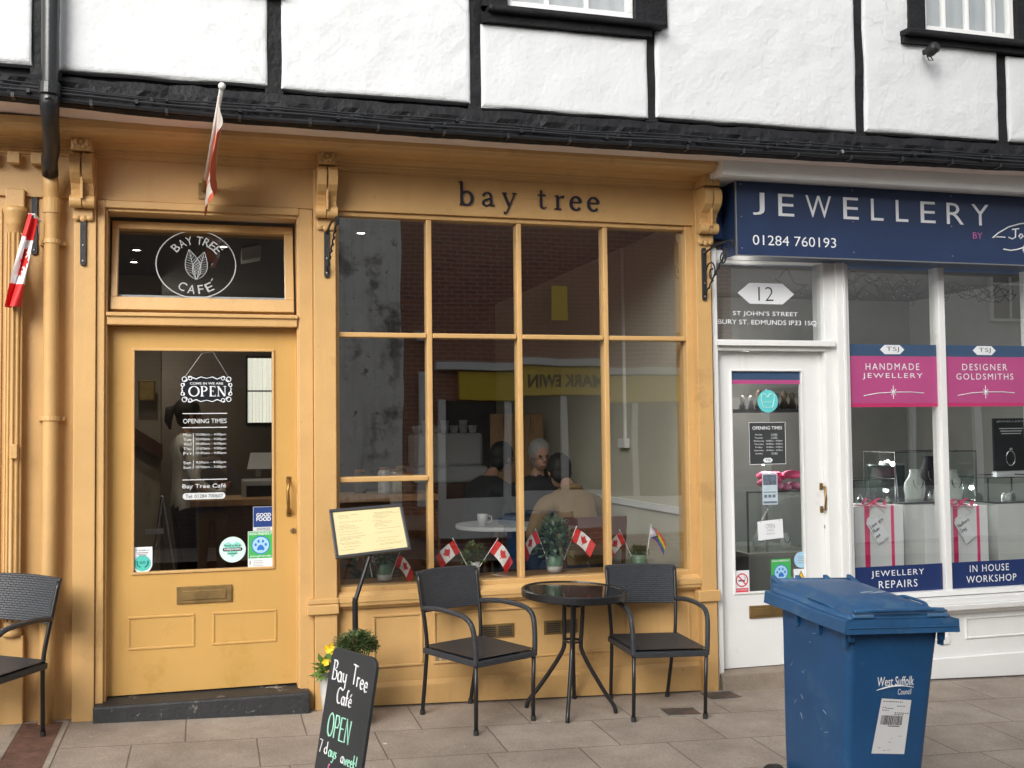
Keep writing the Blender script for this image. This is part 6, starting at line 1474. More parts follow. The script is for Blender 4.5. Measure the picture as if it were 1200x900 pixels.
mb = MB(); mb.hexa([(-1.48, 3.5, ZF), (-.42, 3.5, ZF), (-.42, 3.7, ZF), (-1.48, 3.7, ZF)], [(-1.48, 3.5, 2.95), (-.42, 3.5, 2.95), (-.42, 3.7, 2.95), (-1.48, 3.7, 2.95)]); mb.build('panel', mat('dim_cream_wall', (.40, .36, .28), .8, .05), t)
mb = MB(); mb.hexa([(-.96, 3.40, 1.72), (-.40, 3.40, 1.35), (-.40, 3.47, 1.35), (-.96, 3.47, 1.72)], [(-.96, 3.40, 1.85), (-.40, 3.40, 1.48), (-.40, 3.47, 1.48), (-.96, 3.47, 1.85)]); mb.build('stair_string', WOODD, t)
# tables, seats, counter
def cafe_table(label, x, y, r, h, m):
    t = thing('cafe_table', label, 'table', (x, y, ZF))
    mb = MB(); mb.lathe([(.001, h-.03), (r, h-.03), (r, h), (.001, h)], (x, y, ZF), 28, False, False); mb.build('tabletop', m, t, bevel=.004)
    mb = MB(); mb.tube([(x, y, ZF+.02), (x, y, ZF+h-.03)], .03, 10); mb.build('pedestal', BLACKM, t)
    mb = MB(); mb.lathe([(.001, 0), (.22, 0), (.22, .015), (.04, .03), (.001, .03)], (x, y, ZF), 20, False, False); mb.build('foot', BLACKM, t)
    return t
cafe_table('round pale cafe table between the seated people behind the window', 2.15, 1.72, .36, .76, GREYP)
t = thing('mug', 'white mug on the cafe table inside the window', 'cup', (1.95, 1.55, ZF+.76))
mb = MB(); mb.lathe([(.03, .0), (.038, .05), (.04, .09), (.036, .09), (.034, .02), (.001, .015)], (1.95, 1.55, ZF+.761), 16, True, False); mb.build('cup', GREYP, t, smooth=True)
mb = MB(); mb.tube([(1.99, 1.55, ZF+.84), (2.02, 1.55, ZF+.83), (2.02, 1.55, ZF+.79), (1.988, 1.55, ZF+.785)], .005, 6); mb.build('cup_handle', GREYP, t)
def wood_chair(label, x, y, rz, m):
    t = thing('dining_chair', label, 'chair', (x, y, ZF), (0, 0, rz), local=True)
    mb = MB(); mb.box(-.22, .22, -.21, .21, .42, .46); mb.build('seat', m, t, bevel=.01)
    mb = MB(); n = 8
    for k in range(n):
        u0, u1 = -1+2*k/n, -1+2*(k+1)/n; mb.hexa([(.215*u0, .22+.03*(1-u0*u0), .64), (.215*u1, .22+.03*(1-u1*u1), .64), (.215*u1, .245+.03*(1-u1*u1), .64), (.215*u0, .245+.03*(1-u0*u0), .64)], [(.225*u0, .24+.03*(1-u0*u0), .87), (.225*u1, .24+.03*(1-u1*u1), .87), (.225*u1, .265+.03*(1-u1*u1), .87), (.225*u0, .265+.03*(1-u0*u0), .87)])
    mb.build('backrest', m, t)
    for sx in (-1, 1):
        for sy in (-1, 1): mb = MB(); mb.tube([(sx*.2, sy*.2, 0), (sx*.19, sy*.19, .43)], .018, 8); mb.build('leg', WOODD, t)
        mb = MB(); mb.tube([(sx*.2, .2, .44), (sx*.215, .25, .85)], .014, 8); mb.build('back_post', WOODD, t)
    return t
MX, MY = 2.58, 1.05
wood_chair('brown leather backed chair under the man in the tan jacket', MX+.03, MY-.02, R(168), LEATHER)
wood_chair('dark dining chair with rounded back behind the second window pane', 1.32, 1.35, R(60), WOODD)
wood_chair('brown chair opposite the tan jacketed man, under the grey haired person', 2.56, 2.28, R(5), LEATHER)
wood_chair('dark chair under the person in black inside the window', 1.85, 2.14, R(105), WOODD)
t = thing('wall_panel', 'tall pine board standing by the cream wall inside the cafe', 'panel', (2.72, 2.95, ZF))
mb = MB()
for k in range(4): mb.box(2.42+k*.125, 2.42+k*.125+.121, 3.1, 3.13, ZF, 1.72)
mb.box(2.42, 2.92, 3.13, 3.15, .5, .6); mb.build('boards', WOOD, t, bevel=.004)
t = thing('serving_counter', 'wooden serving counter with a dark front behind the leftmost panes', 'counter', (.7, 2.3, ZF))
mb = MB(); mb.box(-.15, 1.75, 2.2, 2.8, 1.02, 1.07); mb.build('worktop', WOOD, t, bevel=.005)
mb = MB(); mb.box(-.1, 1.7, 2.25, 2.78, ZF, 1.02); mb.build('front', WOODD, t)
t = thing('coffee_machine', 'steel coffee machine with stacked cups on the cafe counter', 'coffee machine', (1.5, 3.4, 1.07))
mb = MB(); mb.box(1.62, 2.5, 3.3, 3.8, ZF, 1.1); mb.build('stand', WOODD, t)
mb = MB(); mb.box(1.75, 2.45, 3.3, 3.75, 1.1, 1.25); mb.box(1.78, 2.42, 3.38, 3.74, 1.25, 1.55); mb.build('body', GREYP, t, bevel=.03)
mb = MB(); random.seed(31)
for k in range(7):
    for j in range(random.choice((1, 2, 2))): mb.lathe([(.03, 0), (.042, .07), (.001, .06)], (1.82+k*.088, 3.5, 1.552+j*.05), 12, True, False)
mb.build('cups', GREYP, t, smooth=True)
random.seed(33)
for k in range(9):
    x, y = random.uniform(.1, 1.55), random.uniform(2.35, 2.65); t = thing('glass_jar', 'glass jar with a wooden lid on the cafe counter', 'jar', (x, y, 1.07), group='jars on the cafe counter')
    hh_ = random.uniform(.11, .2); mb = MB(); mb.lathe([(.045, 0), (.05, .02), (.05, hh_-.02), (.04, hh_), (.001, hh_)], (x, y, 1.071), 14, True, False); mb.build('jar', random.choice((CREAMW, GREYP, BROWNC, POTG)), t, smooth=True)
    mb = MB(); mb.lathe([(.042, 0), (.042, .02), (.001, .02)], (x, y, 1.072+hh_), 14, True, False); mb.build('lid', WOOD, t)
t = thing('fridge_cabinet', 'white chilled cabinet just inside the cafe door', 'fridge', (.42, 2.6, ZF))
c = pp(304, 575, 2.5)
mb = MB(); mb.box(c.x-.13, c.x+.2, 2.5, 2.9, ZF, c.z+.08); mb.build('casing', mat('cabinet_white', (.34, .35, .36), .4, .05), t, bevel=.01)
mb = MB(); mb.box(c.x-.10, c.x+.16, 2.494, 2.5, .5, c.z+.04); mb.build('glass_front', BOARD, t)
t = thing('monitor', 'pale till screen on the counter seen in the door glass', 'monitor', tuple(pp(300, 540, 2.6))); c = pp(303, 541, 2.6)
mb = MB(); mb.hexa([c+Vector(q) for q in ((-.09, 0, -.06), (.1, -.0, -.06), (.1, .03, -.06), (-.09, .03, -.06))], [c+Vector(q) for q in ((-.06, .06, .07), (.11, .06, .07), (.11, .09, .07), (-.06, .09, .07))]); mb.build('screen', GREYP, t, bevel=.004)
mb = MB(); mb.box(c.x-.02, c.x+.02, c.y+.03, c.y+.06, c.z-.12, c.z-.05); mb.build('foot', STEEL, t)
t = thing('easel', 'slender black metal easel standing inside the cafe door', 'easel', (-.25, 1.2, ZF))
a_ = pp(190, 582, 1.0)
for nm, b_ in (('leg', pp(163, 668, .8)), ('leg', pp(222, 672, .9)), ('leg', pp(196, 650, 1.6))):
    mb = MB(); mb.tube([a_, Vector((b_.x, b_.y, ZF))], .010, 8); mb.build(nm, STEEL, t)
mb = MB(); c = pp(182, 622, .9); mb.box(c.x-.06, c.x+.05, c.y-.01, c.y+.02, c.z-.02, c.z+.01); mb.build('ledge', GREYP, t)
t = thing('leafy_plant', 'dark indoor plant with arching striped leaves behind the menu board', 'plant', (.95, .8, ZF))
mb = MB(); mb.lathe([(.1, 0), (.14, .3), (.001, .28)], (1.03, .75, ZF), 18, True, False); mb.build('pot', POTW, t, smooth=True)
mb = MB(); random.seed(17)
for k in range(16):
    a = random.uniform(0, 6.28); p = Vector((1.03, .75, .42)); l = random.uniform(.25, .5); q = [p+Vector((math.cos(a)*.22*s_*l*2, math.sin(a)*.2*s_*l*2, l*(1.5*s_-.8*s_*s_))) for s_ in (0, .3, .6, 1)]
    for u, v in zip(q, q[1:]):
        for s_ in (-1, 1): leaf(mb, u, (v-u)+Vector((s_*.06, s_*.03, 0)), (v-u).length*1.3, .05)
mb.build('fronds', LEAFD, t, fix=False)

# ---------------------------------------------------------------- people
def skin_body(name, parent, chains, mats, regions, sub=2):
    """chains: list of lists of (x,y,z,r) starting on existing joints; one skinned continuous surface"""
    me = bpy.data.meshes.new('sk'); vs_, es, rs = [], [], []
    key = {}
    for ch in chains:
        prev = None
        for p in ch:
            k = tuple(round(q, 4) for q in p[:3])
            if k not in key: key[k] = len(vs_); vs_.append(p[:3]); rs.append(p[3] if isinstance(p[3], tuple) else (p[3], p[3]))
            i = key[k]
            if prev is not None and prev != i: es.append((prev, i))
            prev = i
    me.from_pydata(vs_, es, []); o = bpy.data.objects.new('sk', me); COL.objects.link(o)
    m = o.modifiers.new('s', 'SKIN'); m.use_smooth_shade = True
    sl = me.skin_vertices[0].data
    for k, r in enumerate(rs): sl[k].radius = r
    sl[0].use_root = True
    s2 = o.modifiers.new('u', 'SUBSURF'); s2.levels = s2.render_levels = sub
    dg = bpy.context.evaluated_depsgraph_get(); dg.update(); ev = o.evaluated_get(dg)
    m2 = bpy.data.meshes.new_from_object(ev); bpy.data.objects.remove(o); m2.name = name
    m2.materials.clear()
    for q in mats: m2.materials.append(q)
    for p in m2.polygons: p.material_index = regions(p.center); p.use_smooth = True
    ob = bpy.data.objects.new(name, m2); COL.objects.link(ob); ob.parent = parent; return ob
def head(parent, c, face, hair, bald=False, ponytail=False, tilt=0):
    """head of ~.23 m: skull, jaw, nose, ears, eyes, hair. face: unit vector it looks along"""
    f = Vector(face).normalized(); s_ = f.cross(Vector((0, 0, 1))).normalized(); u = s_.cross(f)
    M = Matrix((( s_.x, f.x, u.x, c[0]), (s_.y, f.y, u.y, c[1]), (s_.z, f.z, u.z, c[2]), (0, 0, 0, 1)))
    mb = MB(); mb.M = M; mb.ball((0, -.005, .025), .098, 18, .80, .98, .98); mb.ball((0, .022, -.045), .066, 16, .84, .92, 1.05); mb.tube([(0, .088, .012), (0, .112, -.022), (0, .092, -.034)], [.010, .016, .010], 8)
    for q in (-1, 1): mb.ball((q*.080, -.005, -.005), .026, 10, .35, .7, 1.15)
    mb.tube([(-.022, .082, -.064), (0, .088, -.064), (.022, .082, -.064)], .006, 6)
    h = mb.build('head', SKIN, parent, smooth=True)
    mb = MB(); mb.M = M
    for q in (-1, 1): mb.ball((q*.031, .082, .008), .011, 10)
    mb.build('eyes', PRINT, h, smooth=True)
    mb = MB(); mb.M = M
    if bald: mb.ball((0, -.030, .012), .101, 18, .84, .86, .80)
    else: mb.ball((0, -.024, .036), .109, 20, .86, .98, .98); mb.ball((0, -.045, -.025), .082, 14, 1.0, .78, 1.0)
    if ponytail: mb.tube([(0, -.11, .05), (0, -.16, .03), (0, -.17, -.06), (0, -.15, -.13)], [.03, .038, .032, .008], 10)
    mb.build('hair', hair, h, smooth=True)
    return h
# man in the tan jacket, seated with his back to the street, leaning over the table
def seated(label, x, y, rz, mats, hair, headlean=.12, facez=0.0, bald=False, arms=True, lean=.16, cat='person'):
    t = thing('person', label, cat, (x, y, ZF), (0, 0, rz), group=None, local=True)     # looks along +y local
    hz_, L = .52, lean
    nk = (0, .02+L*1.0, hz_+.57)
    sh = .215
    ch = [[(0, 0, hz_, (.17, .125)), (0, .03+L*.2, hz_+.16, (.165, .12)), (0, .03+L*.5, hz_+.34, (.195, .125)), (0, .02+L*.85, hz_+.49, (.15, .10)), (*nk, .06), (0, .04+L*1.2, hz_+.65, .052)]]
    for s in (-1, 1):
        ch.append([(0, .02+L*.85, hz_+.49, .1), (s*sh, .03+L*.85, hz_+.46, (.078, .08)), (s*(sh+.07), .10+L*.8, hz_+.24, .056), (s*(sh+.02), .30+L*.6, hz_+.22, .043), (s*.13, .44+L*.6, hz_+.25, .034), (s*.09, .51+L*.6, hz_+.255, .030)])
        ch.append([(0, 0, hz_, .17), (s*.10, .06, hz_-.02, .10), (s*.13, .42, hz_-.0, .075), (s*.13, .45, hz_-.25, .055), (s*.12, .42, .07, .045), (s*.13, .54, .035, .04)])
    def reg(c):
        if c.z < .09: return 3
        if c.z < hz_+.05 and not (c.y > .2 and c.z > hz_+.09): return 2
        if c.z > hz_+.585: return 0
        if c.y > .43+L*.6 and c.z > hz_+.15: return 0
        return 1
    skin_body('body', t, ch, [SKIN]+mats, reg)
    head(t, (0, .06+L*1.2+headlean*.5, hz_+.76-headlean*.35), (0, 1, -.55*headlean*4+facez), hair, bald)
    # hands with separate curled fingers resting on the table
    for s in (-1, 1):
        mb = MB(); b = Vector((s*.09, .51+L*.6, hz_+.255)); mb.ball(b+Vector((0, .03, 0)), .036, 10, .9, 1.2, .5)
        for k in range(4):
            o_ = b+Vector((-.028+.0185*k, .06, .004)); l = (.032, .040, .042, .034)[k]; mb.tube([o_, o_+Vector((0, l*.6, .006)), o_+Vector((0, l*1.1, -.012)), o_+Vector((0, l*1.3, -.028))], [.009, .009, .008, .006], 6)
        mb.tube([b+Vector((-s*.03, .015, 0)), b+Vector((-s*.055, .045, -.004)), b+Vector((-s*.05, .07, -.012))], [.011, .010, .007], 6); mb.build('hand', SKIN, t, smooth=True)
    return t
man = seated('seated person in a tan jacket with short dark hair, back to the window', MX, MY, R(4), [JACKET, NAVYC, BLACKC], HAIRD, .20, lean=.27)
man.location.z -= .06
mb = MB(); mb.ball((0, .145, 1.035), .016, 10, 1, .5, .7); mb.build('collar_badge', NAVYC, man)
mb = MB(); mb.tube([(.075*math.cos(R(20*k)), .262+.062*math.sin(R(20*k)), 1.085-.03*math.sin(R(20*k))) for k in range(19)], .022, 8, cap=False); mb.build('collar', JACKET, man, smooth=True)
seated('grey haired person in dark clothes facing the street across the cafe table', 2.56, 2.30, R(182), [BLACKC, NAVYC, BLACKC], HAIRG, .05, lean=.12)
seated('person in black with bare forearm at the left of the cafe table', 2.02, 2.22, R(-62), [BLACKC, NAVYC, BLACKC], HAIRD, .12, lean=.2)
def standing(label, x, y, rz, mats, hair, zf, pose='phone', ponytail=False, sc_=1.0):
    t = thing('person', label, 'person', (x, y, zf), (0, 0, rz), local=True); hp_ = .92*sc_
    ch = [[(0, 0, hp_, (.155, .115)), (0, .0, hp_+.18, (.15, .11)), (0, .01, hp_+.36, (.185, .125)), (0, 0, hp_+.50, (.13, .09)), (0, .0, hp_+.57, .058), (0, .015, hp_+.64, .052)]]
    for s in (-1, 1):
        if pose == 'phone': arm = [(s*.205, .0, hp_+.47, .075), (s*.27, .05, hp_+.22, .055), (s*.17, .27, hp_+.42, .042), (s*.085, .36, hp_+.56, .033)]
        else: arm = [(s*.2, .0, hp_+.47, .07), (s*.25, .0, hp_+.2, .052), (s*.2, .2, hp_+.08, .04), (s*.15, .28, hp_+.12, .032)]
        ch.append([(0, 0, hp_+.50, .1)]+arm)
        ch.append([(0, 0, hp_, .155), (s*.095, .0, hp_-.06, .105), (s*.105, .02, hp_-.44, .068), (s*.11, -.01, .09, .045), (s*.12, .11, .04, .042)])
    def reg(c):
        if c.z < .085: return 3
        if c.z < hp_-.02: return 2
        if c.z > hp_+.59 and abs(c.x) < .07 and c.y < .1: return 0
        if c.y > .32: return 0
        return 1
    skin_body('body', t, ch, [SKIN]+mats, reg)
    head(t, (0, .03, hp_+.74), (0, 1, -.05), hair, ponytail=ponytail)
    for s in (-1, 1):
        mb = MB(); b = Vector((s*.085, .36, hp_+.56)) if pose == 'phone' else Vector((s*.15, .28, hp_+.12)); mb.ball(b+Vector((0, .01, .02)), .036, 10, .5, .9, 1.1)
        for k in range(4): o_ = b+Vector((-s*.005, .03, -.005+.019*k)); mb.tube([o_, o_+Vector((-s*.02, .025, .004)), o_+Vector((-s*.045, .022, .006))], [.009, .0085, .007], 6)
        mb.tube([b+Vector((-s*.005, -.015, .02)), b+Vector((-s*.035, -.012, .035))], [.011, .008], 6); mb.build('hand', SKIN, t, smooth=True)
    return t
standing('person with a dark ponytail and white top standing behind the cafe counter', -.20, 3.0, R(-75), [WHITEC, BLACKC, BLACKC], HAIRD, ZF, 'work', True, .97)
ph = standing('person photographing the shops in a dark quilted coat and brown trousers', .0, -6.75, 0, [NAVYC, BROWNC, BLACKC], HAIRD, gz(0, -6.75)-.11)

# ================================================================== jeweller's display
JX0, JX1, JYB = 3.10, 6.45, 2.6
wall_quad('interior_floor', mat('grey_carpet', (.10, .095, .09), .9, .15, 30), (JX0, .1, .03), (JX1, .1, .03), (JX1, JYB, .03), (JX0, JYB, .03))
wall_quad('interior_ceiling', CEIL, (JX0, .08, 2.76), (JX1, .08, 2.76), (JX1, JYB, 2.76), (JX0, JYB, 2.76))
GWALL = mat('jeweller_wall', (.34, .34, .32), .8, .06)
wall_quad('interior_wall', GWALL, (JX0, JYB, .0), (JX1, JYB, 0), (JX1, JYB, 2.76), (JX0, JYB, 2.76))
wall_quad('interior_wall', GWALL, (JX1, .1, .0), (JX1, JYB, 0), (JX1, JYB, 2.76), (JX1, .1, 2.76))
wall_quad('interior_wall', mat('dark_plum_wall', (.06, .045, .05), .8, .06), (JX0, .1, .0), (JX0, JYB, 0), (JX0, JYB, 2.76), (JX0, .1, 2.76))
mb = MB(); mb.box(4.02, JX1, .12, 1.0, .03, .452); tag(mb.build('window_platform', PLINTH, None), kind='structure')
def plinth(label, x0, x1, y0, y1, z1): 
    t = thing('display_plinth', label, 'plinth', ((x0+x1)/2, y0, .455), group='white display plinths in the jewellery window')
    mb = MB(); mb.box(x0, x1, y0, y1, .454, z1-.012); mb.build('block', PLINTH, t, bevel=.004)
    mb = MB(); mb.box(x0-.004, x1+.004, y0-.004, y1+.004, z1-.0115, z1); mb.build('black_top', BLACKPAINT, t); return t
def case(label, x0, x1, y0, y1, z0, z1):
    t = thing('glass_case', label, 'display case', ((x0+x1)/2, y0, z0), group='glass display cases in the jewellery window')
    mb = MB(); mb.box(x0, x1, y0, y1, z0+.003, z1-.004); mb.build('glass', CASEG, t)
    mb = MB(); e = .004
    for x in (x0, x1):
        for y in (y0, y1): mb.box(x-e, x+e, y-e, y+e, z0+.003, z1)
    for x in (x0, x1): mb.box(x-e, x+e, y0+e, y1-e, z1-.006, z1)
    for y in (y0, y1): mb.box(x0+e, x1-e, y-e, y+e, z1-.006, z1)
    mb.build('edging', BLACKPAINT, t)
    mb = MB(); lp = Vector((x0+(x1-x0)*.3, y1-.06, z1-.10)); mb.ball(lp, .018, 10); mb.build('lamp', LAMPS, t, smooth=True)
    mb = MB(); mb.tube([lp+Vector((0, .015, .01)), lp+Vector((.05, .04, .03)), Vector((lp.x+.08, y1-.005, z0+.01))], .004, 6); mb.build('lamp_stem', STEEL, t)
    lmp = bpy.data.lights.new('lamp_light', 'POINT'); lmp.energy = 3.5; lmp.shadow_soft_size = .012; lob = bpy.data.objects.new('lamp_light', lmp); COL.objects.link(lob); lob.location = lp+Vector((0, -.03, 0))-W[t]; lob.parent = t
    return t
def bust(label, x, y, z, s, m):
    t = thing('necklace_bust', label, 'display bust', (x, y, z), group='necklace busts in the jewellery window')
    mb = MB(); prof = [(.055, 0), (.062, .02), (.070, .07), (.064, .11), (.036, .145), (.028, .17), (.030, .185), (.001, .187)]
    mb.M = Matrix.Translation((x, y, z)) @ Matrix.Diagonal((s, s*.6, s, 1)); mb.lathe(prof, n=20, capt=False); mb.build('bust', m, t, smooth=True)
    mb = MB(); mb.tube([(x+.036*s*math.cos(R(a)), y-.036*s-.004, z+.125*s+.055*s*math.sin(R(a))) for a in range(180, 361, 15)], .0028, 5); mb.build('necklace', GLITTER if m is VELVET else VELVET, t); return t
def bxpix(X0, Y0, X1, Y1, Y): a, b = px(X0, Y0, Y); c, d = px(X1, Y1, Y); return a, c, d, b
# left pane
a, c, z0, z1 = bxpix(1000, 592, 1062, 658, .32)
def gift(label, a, c, z0, z1, Y, tagtext):
    t = thing('gift_box', label, 'gift box', ((a+c)/2, Y, .455), group='ribboned gift boxes in the jewellery window')
    w_ = c-a; mb = MB(); mb.box(a, c, Y, Y+w_*.8, .456, z1); box_ = mb.build('box', BOXW, t, bevel=.004)
    mb = MB()
    for u in (.20, .74): mb.box(a+w_*u, a+w_*(u+.10 if u < .5 else u+.06), Y-.003, Y-.0008, .457, z1+.003); mb.box(a+w_*u, a+w_*(u+.10 if u < .5 else u+.06), Y-.0008, Y+w_*.75, z1+.0008, z1+.003)
    mb.build('ribbon', PINKR, t)
    mb = MB(); bc = Vector((a+w_*.38, Y-.01, z1+.022))
    for s_ in (-1, 1):
        P_ = [bc, bc+Vector((s_*.045, -.02, .03)), bc+Vector((s_*.085, -.025, .015)), bc+Vector((s_*.08, -.02, -.012)), bc+Vector((s_*.03, -.015, -.004)), bc]
        q = smooth_path(P_, 5)
        for u, v in zip(q, q[1:]): mb.quad(u, v, v+Vector((0, .035, .004)), u+Vector((0, .035, .004)))
        mb.tube([bc, bc+Vector((s_*.05, -.02, -.028)), bc+Vector((s_*.085, -.02, -.035))], .008, 4, flat=.4)
    mb.ball(bc, .015, 10, 1, 1, .9); mb.build('bow', PINKR, t, fix=False)
    mb = MB(); M_ = Matrix.Translation((a+w_*.42, Y-.014, z1-.155)) @ Matrix.Rotation(R(-32), 4, 'Y'); mb.M = M_
    mb.prism([(-.05, -.10), (.05, -.10), (.05, .075), (.025, .10), (-.025, .10), (-.05, .075)], -.003, 0); tg = mb.build('gift_tag', WHITEV, t)
    mb = MB(); mb.M = M_
    random.seed(3)
    for k, s_ in enumerate(tagtext): hand(mb, s_, -.04, .025-.04*k, .030, .0018, lambda x, z: (x, -.0045, z), .9)
    mb.build('handwriting', PRINT, tg)
    mb = MB(); mb.tube([M_ @ Vector((0, -.004, .085)), Vector((a+w_*.6, Y-.012, z1-.05)), bc], .0014, 4); mb.build('string', STEEL, t)
    return t
gift('white gift box with pink ribbon and tag in the left jewellery pane', *bxpix(1001, 594, 1060, 658, .30), .30, ('Love you', 'Mum', 'xxx'))
gift('white gift box with pink ribbon and tag in the right jewellery pane', *bxpix(1106, 594, 1159, 655, .30), .30, ('Mothers', 'Day'))
_, _, _, zc = bxpix(1000, 590, 1055, 600, .72)
x0, _ = px(997, 600, .7); x1, _ = px(1051, 600, .7)
plinth('white plinth behind the left gift box', x0, x1-.02, .66, 1.0, px(1020, 590, .66)[1]); case('low glass case on the plinth behind the left gift box', x0+.01, x1-.03, .67, .99, px(1020, 590, .66)[1], px(1020, 562, .66)[1])
x0, z_ = px(1056, 589, .55); x1, _ = px(1110, 589, .55); zt = px(1080, 529, .55)[1]
plinth('tall white plinth right of the left gift box', x0, x1+.02, .52, .95, z_); case('tall glass case holding necklace busts behind the middle glazing bar', x0-.04, x1+.26, .55, .94, z_, zt)
bust('white necklace bust in the tall glass case', px(1072, 580, .7)[0], .7, z_, 1.25, POTW); bust('black velvet necklace bust in the tall glass case', px(1090, 575, .8)[0], .8, z_, 1.75, VELVET); bust('small white bust just right of the middle glazing bar', px(1117, 580, .7)[0], .7, z_, 1.2, POTW)
x0, z_ = px(1163, 588, .5); x1 = x0+.55
plinth('white plinth at the far right of the jewellery window', x0, x1, .45, .95, z_); case('glass case with rings at the far right of the jewellery window', x0-.06, x1, .47, .94, z_, px(1180, 559, .47)[1])
random.seed(41)
for k in range(7):
    x = x0+.05+random.uniform(0, .35); y = random.uniform(.5, .75)
    t = thing('ring_stand', 'small jewellery stand inside the right hand glass case', 'ring stand', (x, y, z_), group='small ring stands in the glass case')
    mb = MB(); r_ = random.uniform(.018, .03); mb.lathe([(r_, .001), (r_*.9, .03), (r_*.4, .05), (.001, .055)], (x, y, z_), 12, True, False); mb.build('cone', random.choice((VELVET, POTW, GREYP)), t, smooth=True)
    mb = MB(); mb.tube([(x+r_*.7*math.cos(R(30*j)), y+r_*.7*math.sin(R(30*j)), z_+.036) for j in range(13)], .003, 5, cap=False); mb.build('ring', GLITTER, t)
random.seed(77)
for k in range(14):
    q = (1004+random.uniform(0, 42), .72+random.uniform(0, .2)) if k < 8 else (1062+random.uniform(0, 36), .62+random.uniform(0, .2))
    zz = px(1020, 590, .66)[1] if k < 8 else px(1056, 589, .55)[1]
    x = px(q[0], 585, q[1])[0]; y = q[1]
    t = thing('ring_stand', 'small jewellery stand on the plinths behind the left hand jewellery pane', 'ring stand', (x, y, zz), group='small jewellery stands behind the left pane')
    mb = MB(); r_ = random.uniform(.014, .024); hh_ = random.uniform(.035, .10); mb.lathe([(r_, .001), (r_*.8, hh_*.3), (r_*.35, hh_*.8), (.001, hh_)], (x, y, zz), 12, True, False); mb.build('cone', random.choice((VELVET, POTW, GREYP, STEEL)), t, smooth=True)
    mb = MB(); mb.tube([(x+r_*.62*math.cos(R(30*j)), y+r_*.62*math.sin(R(30*j)), zz+hh_*.55) for j in range(13)], .0022, 5, cap=False); mb.build('ring', GLITTER, t)
t = thing('display_stand', 'dark upright display board behind the low case in the left jewellery pane', 'panel', tuple(pp(1030, 560, 1.05)))
a, z0 = px(1020, 585, 1.05); c, z1 = px(1060, 545, 1.05); mb = MB(); mb.box(a, c, 1.05, 1.07, .46, z1); mb.build('board', BOARD, t)
mb = MB(); mb.box(a-.01, c+.01, 1.045, 1.075, z1, z1+.012); mb.build('edge', STEEL, t)
# jewellery poster
a, z0 = px(1166, 552, .95); c, z1 = px(1203, 490, .95)
t = thing('wall_poster', 'black poster with a diamond ring at the right edge of the jewellery window', 'poster', (a, .95, z0))
mb = MB(); mb.box(a, c+.02, .95, .97, z0, z1); mb.build('panel', BOARD, t)
text('JEWELLERY', a+.025, z1-.035, c-.025, z1-.018, .948, LGREY, t)
mb = MB(); mb.tube([((a+c)/2-.01+.042*math.cos(R(15*k)), .946, z0+.10+.058*math.sin(R(15*k))) for k in range(25)], .005, 6, cap=False); mb.ball(((a+c)/2-.005, .945, z0+.172), .016, 8, 1, .5, .8); mb.build('ring_picture', GLITTER, t)
mb = MB()
for k in range(3): sheet(mb, rect(a+.05+.01*k, z1-.085-.02*k, c-.04-.01*k, z1-.078-.02*k), .948)
mb.build('print', LGREY, t, fix=False)
mb = MB(); mb.box(a-.03, c+.03, .90, .96, z0-.045, z0-.002); mb.build('support', GREYP, t, bevel=.01)
# fairy light wire across the window heads
for lab, xa, xb in (('tangled black fairy light wire across the top of the left jewellery pane', 4.11, 4.79), ('tangled black fairy light wire across the top of the right jewellery pane', 4.87, 5.55), ('loose black wire hanging behind the jewellery fanlight', 3.65, 3.89)):
    t = thing('fairy_light_wire', lab, 'wire', (xa, .13, 2.6)); random.seed(int(xa*100)); mb = MB(); mb2 = MB()
    for k in range(5 if xb-xa > .4 else 2):
        x = xa; pts = []
        zz = 2.60-random.uniform(0, .1)
        while x < xb:
            pts.append(Vector((x, .12+random.uniform(0, .04), zz+random.uniform(-.07, .06)))); x += random.uniform(.03, .1)
        pts = smooth_path(pts, 4) if len(pts) > 2 else pts
        mb.tube(pts, .0022, 4)
        for q in pts[::5]:
            e = q+Vector((random.uniform(-.04, .04), random.uniform(-.01, .01), random.uniform(-.06, .03))); mb.tube([q, e], .0018, 4); mb2.ball(e, .004, 6)
    mb.build('wire', IRON, t); mb2.build('bulb', GREYP, t)
# shop counter, shelf and stock seen through the white door
t = thing('shop_counter', 'glass topped jewellery counter behind the white door', 'counter', (4.0, 1.1, .03))
mb = MB(); mb.box(3.90, 4.5, 1.1, 1.9, .03, .62); mb.build('base', GWALL, t); mb = MB(); mb.box(3.90, 4.5, 1.1, 1.9, .63, 1.08); mb.build('glass', CASEG, t)
mb = MB()
for x in (3.90, 4.5):
    for y in (1.1, 1.9): mb.box(x-.006, x+.006, y-.006, y+.006, .63, 1.09)
mb.box(3.906, 4.494, 1.094, 1.106, 1.078, 1.09); mb.build('edging', BLACKPAINT, t)
for k, (x, y, z, s_, m) in enumerate(((4.1, 1.3, .632, 1, POTW), (4.3, 1.25, .632, .8, POTW))): bust(('white bust on the left of the counter behind the white door', 'white bust on the right of the counter behind the white door')[k], x, y, z, s_*.8, m)
t = thing('folded_scarf', 'crimson and pink folded cloth on the jewellery counter', 'cloth', (4.25, 1.3, 1.09))
mb = MB(); random.seed(12)
for k in range(6): mb.ball((4.27+random.uniform(-.1, .14), 1.35+random.uniform(-.08, .1), 1.12+random.uniform(0, .10)), .06, 10, 1.5, 1, .6)
mb.build('red_cloth', PINKC, t, smooth=True)
mb = MB()
for k in range(5): mb.ball((4.14+.07*k, 1.2, 1.11+.01*(k % 2)), .045, 10, 1.3, 1, .7)
mb.build('pink_cloth', mat('dusty_pink_cloth', (.45, .14, .24), .7, .3, 30), t, smooth=True)
t = thing('wall_shelf', 'dark wall shelf with dark ornaments inside the white door', 'shelf', (4.6, 2.0, 1.7))
